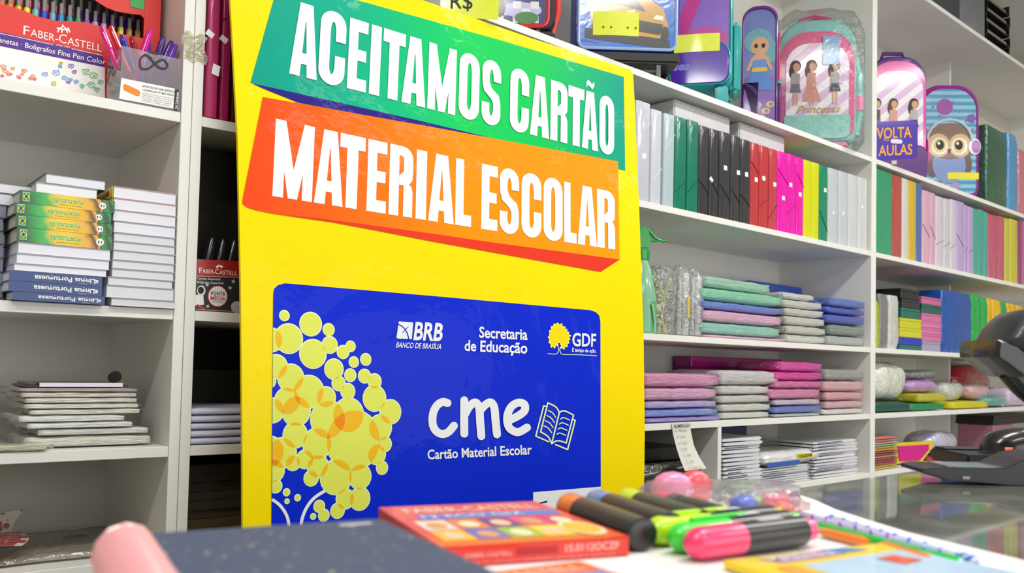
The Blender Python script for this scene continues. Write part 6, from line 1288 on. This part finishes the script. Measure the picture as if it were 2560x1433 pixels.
MB().box(X0, X1, Y0+.01, Y1-.01, 0, .62).build('cabinet', CAB, ct, bev=.003)
MB().box(X0+.02, X1-.02, Y0+.03, Y1-.03, .88, .886).build('inner_shelf', GLS, ct)
for x in (X0, -.4, .55, X1-.02):
    for y in (Y0, Y1-.02): MB().box(x, x+.02, y, y+.02, .62, ZT-.008).build('post', ALU, ct)
MB().box(X0+.02, X1-.02, Y0, Y0+.006, .62, ZT-.009).build('front_pane', GLS, ct)
MB().box(X0+.02, X1-.02, Y1-.012, Y1-.006, .62, ZT-.009).build('back_pane', GLS, ct)
T = lambda u, v, z=ZT: W.z(u, v, z)
BT = ZT+.0035                      # top of the white board
wb = [(.826, .470), (.800, .432), (.762, .392), (.729, .345), (.700, .300), (.684, .262), (.668, .225), (.650, .185), (.610, .12), (.54, .07), (.40, .05), (-.15, .05), (-.2, .09), (-.2, .45), (-.16, .485), (.35, .489), (.70, .489), (.79, .487)]
single(MB().prism([(x-.3, y-.27) for x, y in wb], 0, .0030, 'z'), 'white_board', M('#f2f0f0', .5, .1, .02, 8), 'large white rounded board lying on the glass counter', 'board', (.3, .27, ZT+.0003), 0, None, bev=.0008)
# ---- navy notebook with a pink spiral
nz_ = .027; zt2 = BT+nz_
A, B, Cc = T(290, 1341, zt2), T(950, 1298, zt2), T(1320, 1433, zt2)
ax = (B-A)[:2]; ang = math.atan2(ax[1], ax[0]); nw = float(np.hypot(*ax)); 
nb = empty('notebook', 'thick navy speckled notebook with a pink spiral in the foreground', 'notebook', (A[0], A[1], BT+.0003), ang)
nd = .21
def speck():
    m = M('#4a5672', .55, 0, .05, name='speckled_navy', spec=.25); nt = m.node_tree; N = nt.nodes; K = nt.links; b = N['Principled BSDF']; tc = N.new('ShaderNodeTexCoord'); prev = None
    for sc, th, col in ((150, .16, '#6c7890'), (85, .10, '#8fae8a'), (48, .075, '#b0c47a'), (33, .06, '#c8a888')):
        v = N.new('ShaderNodeTexVoronoi'); v.inputs['Scale'].default_value = sc; K.new(tc.outputs['Object'], v.inputs['Vector'])
        r = N.new('ShaderNodeMapRange'); r.inputs[1].default_value = th*1.4; r.inputs[2].default_value = th*.6; r.inputs[3].default_value = 0; r.inputs[4].default_value = 1; K.new(v.outputs['Distance'], r.inputs[0])
        mx = N.new('ShaderNodeMix'); mx.data_type = 'RGBA'; K.new(r.outputs[0], mx.inputs[0]); mx.inputs[7].default_value = lin(col)+[1]
        if prev is None: mx.inputs[6].default_value = lin('#46526c')+[1]
        else: K.new(prev, mx.inputs[6])
        prev = mx.outputs[2]
    K.new(prev, b.inputs['Base Color']); return m
MB().prism(rrect(.004, nw, -nd, 0, .006), 0, .0015, 'z').build('back_cover', M('#24386c', .4), nb)
MB().box(.008, nw-.003, -nd+.003, -.003, .0015, nz_-.0015).build('pages', M('#e8e6e0', .7, 0, .12, 6, stretch=(.1, .1, 60)), nb)
MB().prism(rrect(.004, nw, -nd, 0, .006), nz_-.0015, nz_, 'z').build('front_cover', speck(), nb)
PNK = M('#f0a8ac', .3, .6, .04)
hr = .0165; hel = []
for k in range(26*12+1):
    a = 2*math.pi*k/12; hel.append((.004+hr*.86*math.cos(a), -.004-(nd-.008)*k/(26*12), hr+.0006+hr*.94*math.sin(a)))
MB().tube(hel, .0023, 7).build('spiral', PNK, nb, smooth=True)
MB().lathe([(hr*.55, 0), (hr*.70, .0025), (hr*.70, nd-.010), (hr*.6, nd-.008)], 20, (.004, -nd+.004, hr+.0008), 'y').build('spiral_sleeve', M('#f2b4b8', .25, .7, .03), nb, smooth=True)
# silver mark on the cover
MB().box(nw*.80, nw*.93, -.016, -.011, nz_+.0001, nz_+.0003).build('cover_mark', M('#c8ccd4', .4), nb)
# ---- red crayon boxes
def crayon_box(label, far_l, far_r, near_r, h, wl=None, dl=None, text=True):
    z = BT+h; a, b, c = T(*far_l, z), T(*far_r, z), T(*near_r, z)
    v = (c-b)[:2]; dl = dl or float(np.hypot(*v)); ang = math.atan2(v[1], v[0])+math.pi/2; wl = wl or abs(float((a-b)[:2] @ np.array([math.cos(ang), math.sin(ang)])))
    t = empty('crayon_box', label, 'box', (b[0], b[1], BT+.0003), ang, 'red crayon boxes on the white board')
    MB().box(-wl, 0, -dl, 0, 0, h-.0003).build('carton', M('#e0301c', .35, .4, .04), t, bev=.0008)
    zt3 = h-.0002
    def top(name, q, m, k=1): mb = MB(); mb.ngon([(-wl+x*wl, -dl+y*dl, zt3+.0002*k) for x, y in q]); mb.build(name, m, t, face=(0, 0, 1))
    R4 = lambda x0, x1, y0, y1: [(x0, y0), (x1, y0), (x1, y1), (x0, y1)]
    top('top_face', R4(.0, 1, .0, 1), M('#f0571e', .35, .4)); top('blue_strip', R4(.12, .97, .60, .72), M('#4c86d8', .4, .3), 2)
    cols = ['#f0c020', '#d83a70', '#4c6cc8', '#f2e0d0', '#8cc83c', '#e89028', '#f0d84c', '#6c3c8c', '#c8d8f0', '#e8587c']
    for i in range(5):
        for j in range(2): top('picture_tile', R4(.06+.18*i, .23+.18*i, .10+.24*j, .33+.24*j), M(cols[(i*2+j*3) % 10], .4, .3), 2); top('tile_face', [(.145+.18*i+.055*math.cos(k*.7), .20+.24*j+.075*math.sin(k*.7)) for k in range(9)], M(['#f0c49c', '#d89868', '#f4d8b8'][(i+j) % 3], .5), 3)
    top('round_emblem', [(.86+.11*math.cos(k*.5), .22+.17*math.sin(k*.5)) for k in range(13)], M('#f4e8b8', .4, .3), 4); top('round_emblem_face', [(.86+.09*math.cos(k*.5), .22+.13*math.sin(k*.5)) for k in range(13)], M('#e8b838', .4, .3), 5)
    mb = MB(); text_flat(mb, 'FABER-CASTELL', -wl*.90, -dl*.22, dl*.12, zt3+.0006, axis='xy', width=wl*.82, bold=.008); mb.build('brand_lettering', M('#f4d8c8', .4), t, face=(0, 0, 1))
    mb = MB(); text_flat(mb, '12 ECO GIZ', -wl*.86, -dl*.385, dl*.075, zt3+.0008, axis='xy', width=wl*.6); mb.build('strip_lettering', WPRT, t, face=(0, 0, 1))
    if text:
        mb = MB(); text_flat(mb, '15.0112OCZF', -wl*.36, h*.42, h*.34, -dl-.0003, width=wl*.30, bold=.01); mb.build('code_lettering', M('#f0c8c0', .4), t, face=FRONT)
        MB().box(-wl*.62, -wl*.40, -dl-.0003, -dl-.0001, h*.38, h*.76).build('side_patch', M('#b81818', .4), t)
        mb = MB(); text_flat(mb, 'FABER-CASTELL', -wl*.88, h*.42, h*.2, -dl-.0003, width=wl*.24); mb.build('side_brand', M('#f0c8c0', .4), t, face=FRONT)
        mb = MB(); text_flat(mb, 'Giz de cera para atividades escolares e artísticas', -wl*.86, h*.12, h*.12, -dl-.0003, width=wl*.78); mb.build('side_print', M('#e8a8a0', .4), t, face=FRONT)
    return t
crayon_box('flat red and orange crayon box lying behind the markers', (1008, 1309), (1336, 1254), (1574, 1342), .0125)
crayon_box('second red crayon box, cut by the lower picture border', (1150, 1432), (1447, 1404), (1560, 1440), .0095, .12, .09, False)
# ---- thick black markers with neon ends
def rot_to(t, v): t.rotation_euler = Vector((1, 0, 0)).rotation_difference(Vector(v)).to_euler()
def marker(label, hx_, u0, v0, u1, v1, r, cap=.24, blunt=False, clip=False, tail=None, group=None):
    z = BT+r+.0004; a, b = T(u0, v0, z), T(u1, v1, z); v = b-a; v[2] = 0; ln = float(np.hypot(*v[:2])); t = empty('marker', label, 'marker', a, 0, group); rot_to(t, v)
    cl = ln*cap; BK = M('#1e1d1e', .32, .3, .05, 40)
    MB().lathe([(r*.25, -r*.98), (r*.62, -r*.72), (r*.88, -r*.36), (r*.97, 0), (r*.98, cl)], 22, axis='x').build('cap', M(hx_, .28, .5, .03), t, smooth=True)
    MB().lathe([(r*.9, cl), (r, cl+.0006), (r, ln*.9), (r*.97, ln), (r*.8, ln+.001)], 22, axis='x').build('barrel', BK, t, smooth=True)
    if tail: MB().lathe([(r*.72, ln+.001), (r*.72, ln+.011), (r*.5, ln+.013)], 18, axis='x').build('tail', M(tail, .28, .5, .03), t, smooth=True)
    if clip: MB().box(cl*.2, cl+.02, -.002, .002, r*.9, r+.002).build('clip', M(hx_, .28, .5), t, bev=.0006)
    return t
GM = 'black markers with neon ends at the back of the white board'
marker('thick black marker with an orange end, leftmost of four', '#f47812', 1425, 1268, 1606, 1336, .0114, .20, group=GM)
marker('thick black marker with a blue end, second of four', '#2c84d8', 1495, 1258, 1676, 1321, .0114, .20, group=GM)
marker('thick black marker with a yellow green end, third of four', '#c8e810', 1572, 1254, 1752, 1312, .0114, .20, group=GM)
marker('thick black marker with a pink end, fourth of four', '#ec3470', 1655, 1258, 1810, 1302, .0108, .20, group=GM)
GH = 'highlighters with rounded neon caps in front'
hl = [marker('yellow green highlighter with a black barrel, hindmost of three', '#c4f00c', 1648, 1327, 1925, 1296, .0101, .40, clip=True, tail='#d8e410', group=GH), marker('green highlighter with a black barrel, middle one of three', '#3ce038', 1704, 1344, 1962, 1308, .0101, .40, clip=True, tail='#50e048', group=GH), marker('hot pink highlighter with a black barrel, nearest of three', '#f83c74', 1748, 1358, 1998, 1327, .0108, .37, tail='#f04888', group=GH)]
for k, h in enumerate(hl):
    MB().box(.052, .075, -.0045, .0005, .0106, .0110).build('white_label', M('#d0d0d8', .5), h)
    mb = MB(); text_flat(mb, 'highlighter', .047, -.0102, .0028, .0042, axis='xy', width=.03); mb.build('barrel_lettering', M('#8c8c8c', .5), h)
# ---- small things behind the markers
eb = empty('eraser_bag', 'clear bag of pink, red, green and blue shaped erasers behind the markers', 'bag', (*T(1795, 1290, BT)[:2], BT+.0004), -.62)
er = lambda nm, c, rx, ry, rz_, hx_: MB().lathe([(.01*1e-3+math.sin(math.pi*k/8)*1.0, -math.cos(math.pi*k/8)) for k in range(9)], 14).build(nm, M(hx_, .35, .5), eb, smooth=True)
def blob(nm, c, r3, hx_):
    mb = MB(); mb.lathe([(max(.02, math.sin(math.pi*k/8))*r3[0], r3[2]-math.cos(math.pi*k/8)*r3[2]) for k in range(9)], 14, c, sy=r3[1]/r3[0]); return mb.build(nm, M(hx_, .35, .5), eb, smooth=True)
blob('pink_eraser', (-.030, .030, .0005), (.020, .012, .016), '#f088b4'); blob('red_eraser', (-.008, .036, .0005), (.016, .011, .0165), '#f0525c'); blob('blue_eraser', (.020, -.004, .0005), (.012, .012, .009), '#2450c8')
MB().box(.026, .050, .020, .032, .0005, .011).build('green_eraser', M('#8ce070', .4, .4), eb, bev=.002); MB().box(.044, .066, .004, .018, .0005, .016).build('pink_cube_eraser', M('#f06c8c', .35, .5), eb, bev=.002); blob('orange_eraser', (.054, -.006, .0005), (.010, .008, .006), '#f0604c')
pillow(.125, .075, .026, 17, .004, 14, 8, 4, .8).build('bag_film', film('#ffffff', .08, .1, 45, .9, 'eraser_film', .01), eb, smooth='all')
pf = T(1910, 1268, BT); sc_ = empty('card_box', 'translucent grey box of cards behind the highlighters', 'box', (pf[0], pf[1], BT+.0004), -.55)
MB().box(-.030, .036, 0, .05, 0, .018).build('box_shell', M('#a8a2ac', .2, .6, .1, 30, alpha=.75), sc_, bev=.001)
for k in range(4): MB().box(-.028, .034, -.0002, .049, .002+.004*k, .0045+.004*k).build('card', M(['#8c8898', '#b8b4c0'][k % 2], .5), sc_)
# ---- slim pens fanned along the board's edge
def slim(label, hx_, u0, v0, u1, v1, r, z, stripes=None, capl=0.0, hx2=None, name='slim_pen'):
    a, b = T(u0, v0, z+r), T(u1, v1, z+r); v = b-a; v[2] = 0; ln = float(np.hypot(*v[:2])); t = empty(name, label, 'pen', a, 0, 'slim pens along the edge of the white board'); rot_to(t, v)
    if stripes: m = stripes_mat('twist_'+hx_[1:]+hx2[1:], hx_, hx2, 55, .9, .6)
    else: m = M(hx_, .25, .6, .04)
    if stripes:      # twisted candy stripes as real ribbons round a clear barrel
        MB().lathe([(r*.5, 0), (r*.96, .004), (r*.96, ln-.004), (r*.5, ln)], 14, axis='x').build('barrel', M(hx2, .2, .7, .03), t, smooth=True)
        n = int(ln/.016); mb = MB(); hh2 = []
        for k in range(n*10+1):
            a_ = 2*math.pi*k/10; hh2.append((.004+(ln-.008)*k/(n*10), r*.93*math.cos(a_), r*.93*math.sin(a_)))
        MB().tube(hh2, r*.34, 5).build('twist_stripe', M(hx_, .25, .6, .03), t, smooth=True)
    else: MB().lathe([(r*.4, 0), (r, .006), (r, ln-.004), (r*.7, ln)], 14, axis='x').build('barrel', m, t, smooth=True)
    if capl: MB().lathe([(r*1.25, ln-capl), (r*1.3, ln-capl+.002), (r*1.3, ln-.003), (r*.8, ln)], 14, axis='x').build('cap', m, t, smooth=True)
    return t
slim('purple and white twisted pen, hindmost of the slim pens', '#7a1ca8', 1985, 1283, 2262, 1358, .0033, BT+.0004, True, hx2='#d0c0ec')
slim('blue and white twisted pen reaching out over the counter', '#1470d8', 2065, 1296, 2440, 1409, .0036, BT+.0004, True, hx2='#c4cef4', capl=.012)
slim('bright green pen lying next to the twisted pens', '#0ac43a', 2040, 1311, 2405, 1412, .0033, BT+.0004, capl=.022)
slim('orange pen with pale stripes lying before the green pen', '#f88a2c', 2046, 1328, 2168, 1357, .0036, BT+.0004)
slim('second orange pen further right before the green pen', '#f4842c', 2200, 1362, 2326, 1402, .0036, BT+.0004)
# ---- yellow packet in the near right corner
zp = BT+.006; a, b, c = T(1806, 1400, zp), T(2200, 1357, zp), T(2330, 1402, zp)
ang = math.atan2(*((b-a)[[1, 0]])); wl = float(np.hypot(*(b-a)[:2]))
yp = empty('yellow_packet', 'flat yellow packet with a light blue lower half in the near right corner', 'packet', (a[0], a[1], BT+.0004), ang)
MB().box(0, wl, -.10, 0, 0, .0055).build('sleeve', M('#f4d408', .35, .4, .04), yp, bev=.0012)
def ytop(nm, q, hx_, k=1): mb = MB(); mb.ngon([(x*wl, y, .0055+.0002*k) for x, y in q]); mb.build(nm, M(hx_, .35, .4, .15, 60), yp, face=(0, 0, 1))
ytop('purple_title_patch', [(.14, -.008), (.62, -.002), (.70, -.012), (.60, -.018), (.2, -.022)], '#b08cb8'); ytop('blue_patch', [(.55, -.004), (.72, -.003), (.80, -.014), (.62, -.015)], '#3c8cd0', 2); ytop('light_blue_half', [(.25, -.03), (1.0, -.022), (1.0, -.1), (.2, -.1)], '#b4d4ec'); ytop('red_picture', [(.66, -.036), (.80, -.033), (.84, -.05), (.68, -.055)], '#e8501c', 3); ytop('orange_picture', [(.1, -.03), (.2, -.03), (.2, -.06), (.08, -.06)], '#f0a418', 2)
mb = MB(); text_flat(mb, 'MASSINHA', .18*wl, -.018, .010, .0061, axis='xy', width=wl*.42, bold=.01); mb.build('title_lettering', M('#efe4ee', .4), yp, face=(0, 0, 1))
# ---- keyboard, mouse and hand scanner at the right
ZK = 1.10
def camloc(u, v, Z): return CAM+ray(u, v)*Z
KB = camloc(2400, 1190, ZK); BLK = M('#1b1b1e', .42, .2, .08, 40)
kb = empty('desk_stand', 'black plastic desk stand with a tapering arm, lying on the glass counter', 'stand', (*T(2430, 1206, ZT)[:2], ZT+.0004), -YAW)
ks = 1.08/FPX; kq = lambda u, v: ((u-2430)*ks, max(0.0, (1206-v)*ks+.0))
arm = [(2280, 1178, 1172), (2300, 1183, 1168), (2330, 1192, 1167), (2345, 1197, 1167), (2400, 1199, 1167), (2450, 1202, 1167), (2480, 1204, 1163), (2505, 1205, 1150), (2530, 1205, 1138), (2560, 1205, 1131), (2590, 1205, 1130), (2600, 1205, 1140)]
loft(MB(), [[(kq(u, 0)[0], -.03, kq(u, vb)[1]), (kq(u, 0)[0], -.03, kq(u, vt)[1]), (kq(u, 0)[0], .03, kq(u, vt)[1]+.001), (kq(u, 0)[0], .03, kq(u, vb)[1])] for u, vb, vt in arm]).build('arm', BLK, kb, bev=.002, seg=2, smooth=True)
MB().box(kq(2345, 0)[0], kq(2478, 0)[0], -.024, .024, kq(0, 1166)[1], kq(0, 1163)[1]).build('top_strip', M('#8c9496', .35, .3, .5, 70), kb)
MB().box(kq(2375, 0)[0], kq(2392, 0)[0], -.0315, -.0302, kq(0, 1192)[1], kq(0, 1186)[1]).build('small_mark', M('#9a9a9a', .4), kb)
pad = empty('mouse_pad', 'thick black pad behind the desk stand carrying the mouse', 'pad', (*T(2500, 1168, ZT)[:2], ZT+.0004), -YAW)
MB().box(-.055, .13, -.02, .09, 0, .017).build('pad_body', M('#17171a', .45, .1), pad, bev=.003, seg=2)
MB().box(-.050, .125, .055, .085, .017, .020).build('cable_ridge', M('#222226', .4), pad, bev=.001)
ms = empty('mouse', 'shiny black computer mouse with a red light on the pad', 'mouse', (0, 0, 0)); 
pm = np.array(pad.location)+np.array(Matrix.Rotation(-YAW, 3, 'Z') @ Vector((.035, .022, .0205))); ms.location = tuple(pm); ms.rotation_euler = (0, 0, -YAW)
def mfn(u, v):
    a = 2*math.pi*u; b = math.pi*.5*v; x = .052*math.cos(b)**.6*math.cos(a) if v < 1 else 0; y = .030*math.cos(b)**.6*math.sin(a) if v < 1 else 0
    return (x, y, .0005+.032*math.sin(b)*(1+.15*x/.05))
mb = MB(); mb.grid(mfn, 28, 9); mb.build('shell', M('#141416', .22, .5, .05), ms, smooth='all', weld=True)
MB().tube([(.02, -.005, .0335), (.034, -.005, .029), (.046, -.003, .018)], .0008, 5).build('button_seam', M('#4a4a4e', .4), ms)
rl = bpy.data.materials.new('red_led'); rl.use_nodes = True; _b = rl.node_tree.nodes['Principled BSDF']; _b.inputs['Base Color'].default_value = (.8, .05, .02, 1); _b.inputs['Emission Color'].default_value = (1, .1, .03, 1); _b.inputs['Emission Strength'].default_value = 1.2
MB().box(-.030, -.018, -.0272, -.0252, .003, .0065).build('red_light', rl, ms)
# the hand scanner on its bendy stand
ZS = 1.02; s = ZS/FPX; base = T(2600, 1205, ZT)
so = camloc(2515, 860, ZS+.03); hs = empty('barcode_scanner', 'black barcode scanner on a ribbed bendy stand at the right border', 'scanner', (so[0], so[1], ZT+.0004), -YAW)
H0 = so[2]-ZT-.0004
q = lambda u, v: ((u-2500)*s, H0-(v-860)*s)
def slabs(nm, outline, prof, m, smooth=True):
    cx = sum(p[0] for p in outline)/len(outline); cz = sum(p[1] for p in outline)/len(outline); rings = [[(cx+(x-cx)*k, y, cz+(z-cz)*k) for x, z in outline] for y, k in prof]
    return loft(MB(), rings).build(nm, m, hs, smooth=smooth)
SB = M('#2a2b30', .38, .25, .08, 60, .1, 200)
head = [q(*p) for p in ((2440, 862), (2452, 845), (2468, 818), (2490, 793), (2515, 776), (2548, 769), (2600, 775), (2660, 800), (2690, 850), (2670, 905), (2620, 915), (2570, 900), (2520, 908), (2480, 900))]
slabs('head', head, ((.045, .55), (.040, .80), (.028, .95), (0, 1.0), (-.028, .95), (-.040, .80), (-.045, .55)), SB)
nose = [q(*p) for p in ((2428, 852), (2440, 852), (2478, 866), (2504, 888), (2516, 915), (2510, 936), (2496, 946), (2474, 930), (2450, 912), (2424, 896), (2423, 878))]
slabs('nose', nose, ((.044, .80), (.040, .97), (0, 1.0), (-.040, .97), (-.044, .80)), M('#222328', .35, .3, .08, 60))
MB().tube([(x, -.0405, z) for x, z in (q(2478, 870), q(2490, 838), q(2520, 800), q(2560, 782))], .0016, 6).build('head_seam', M('#101014', .4), hs, smooth=True)
MB().tube([(x, -.030, z) for x, z in (q(2508, 884), q(2520, 876), q(2545, 874), q(2570, 884), q(2590, 905))], [.003, .0055, .006, .006, .005], 8).build('trigger', M('#e8a01c', .35, .4), hs, smooth=True)
slabs('joint', [q(*p) for p in ((2505, 880), (2522, 874), (2535, 888), (2536, 906), (2520, 915), (2508, 902))], ((.02, .9), (-.034, 1), (-.037, .8)), M('#18181c', .4, .3))
MB().tube([(x, -.030, z) for x, z in (q(2520, 915), q(2560, 940), q(2620, 965))], .003, 6).build('chrome_edge', M('#c8c8c4', .2, 0, .05, 20, metal=1.0), hs, smooth=True)
neck = smooth_path([(q(2510, 930)[0], q(2510, 930)[1]), q(2545, 968), q(2600, 1010), q(2680, 1060), q(2740, 1120), (q(2760, 1180)[0], .02)], 14)
npth = [(p[0], .0, p[1]) for p in neck]
MB().tube(npth, .0115, 10).build('neck_core', M('#121214', .4, .2), hs, smooth=True)
for k in range(1, len(npth)-1):
    a_, b_ = Vector(npth[k-1]), Vector(npth[k+1]); d = (b_-a_).normalized(); c_ = Vector(npth[k]); e = Vector((0, 1, 0)); g = d.cross(e)
    MB().tube([tuple(c_+(e*math.cos(2*math.pi*j/12)+g*math.sin(2*math.pi*j/12))*.0125) for j in range(12)], .0017, 5, closed=True).build('neck_rib', M('#1c1c20', .35, .3), hs, smooth=True)
bx_ = npth[-1][0]
MB().lathe([(.072, 0), (.074, .004), (.066, .012), (.035, .022), (.018, .03)], 28, (bx_, 0, 0)).build('foot', BLK, hs, smooth=True)
bpy.context.view_layer.update()
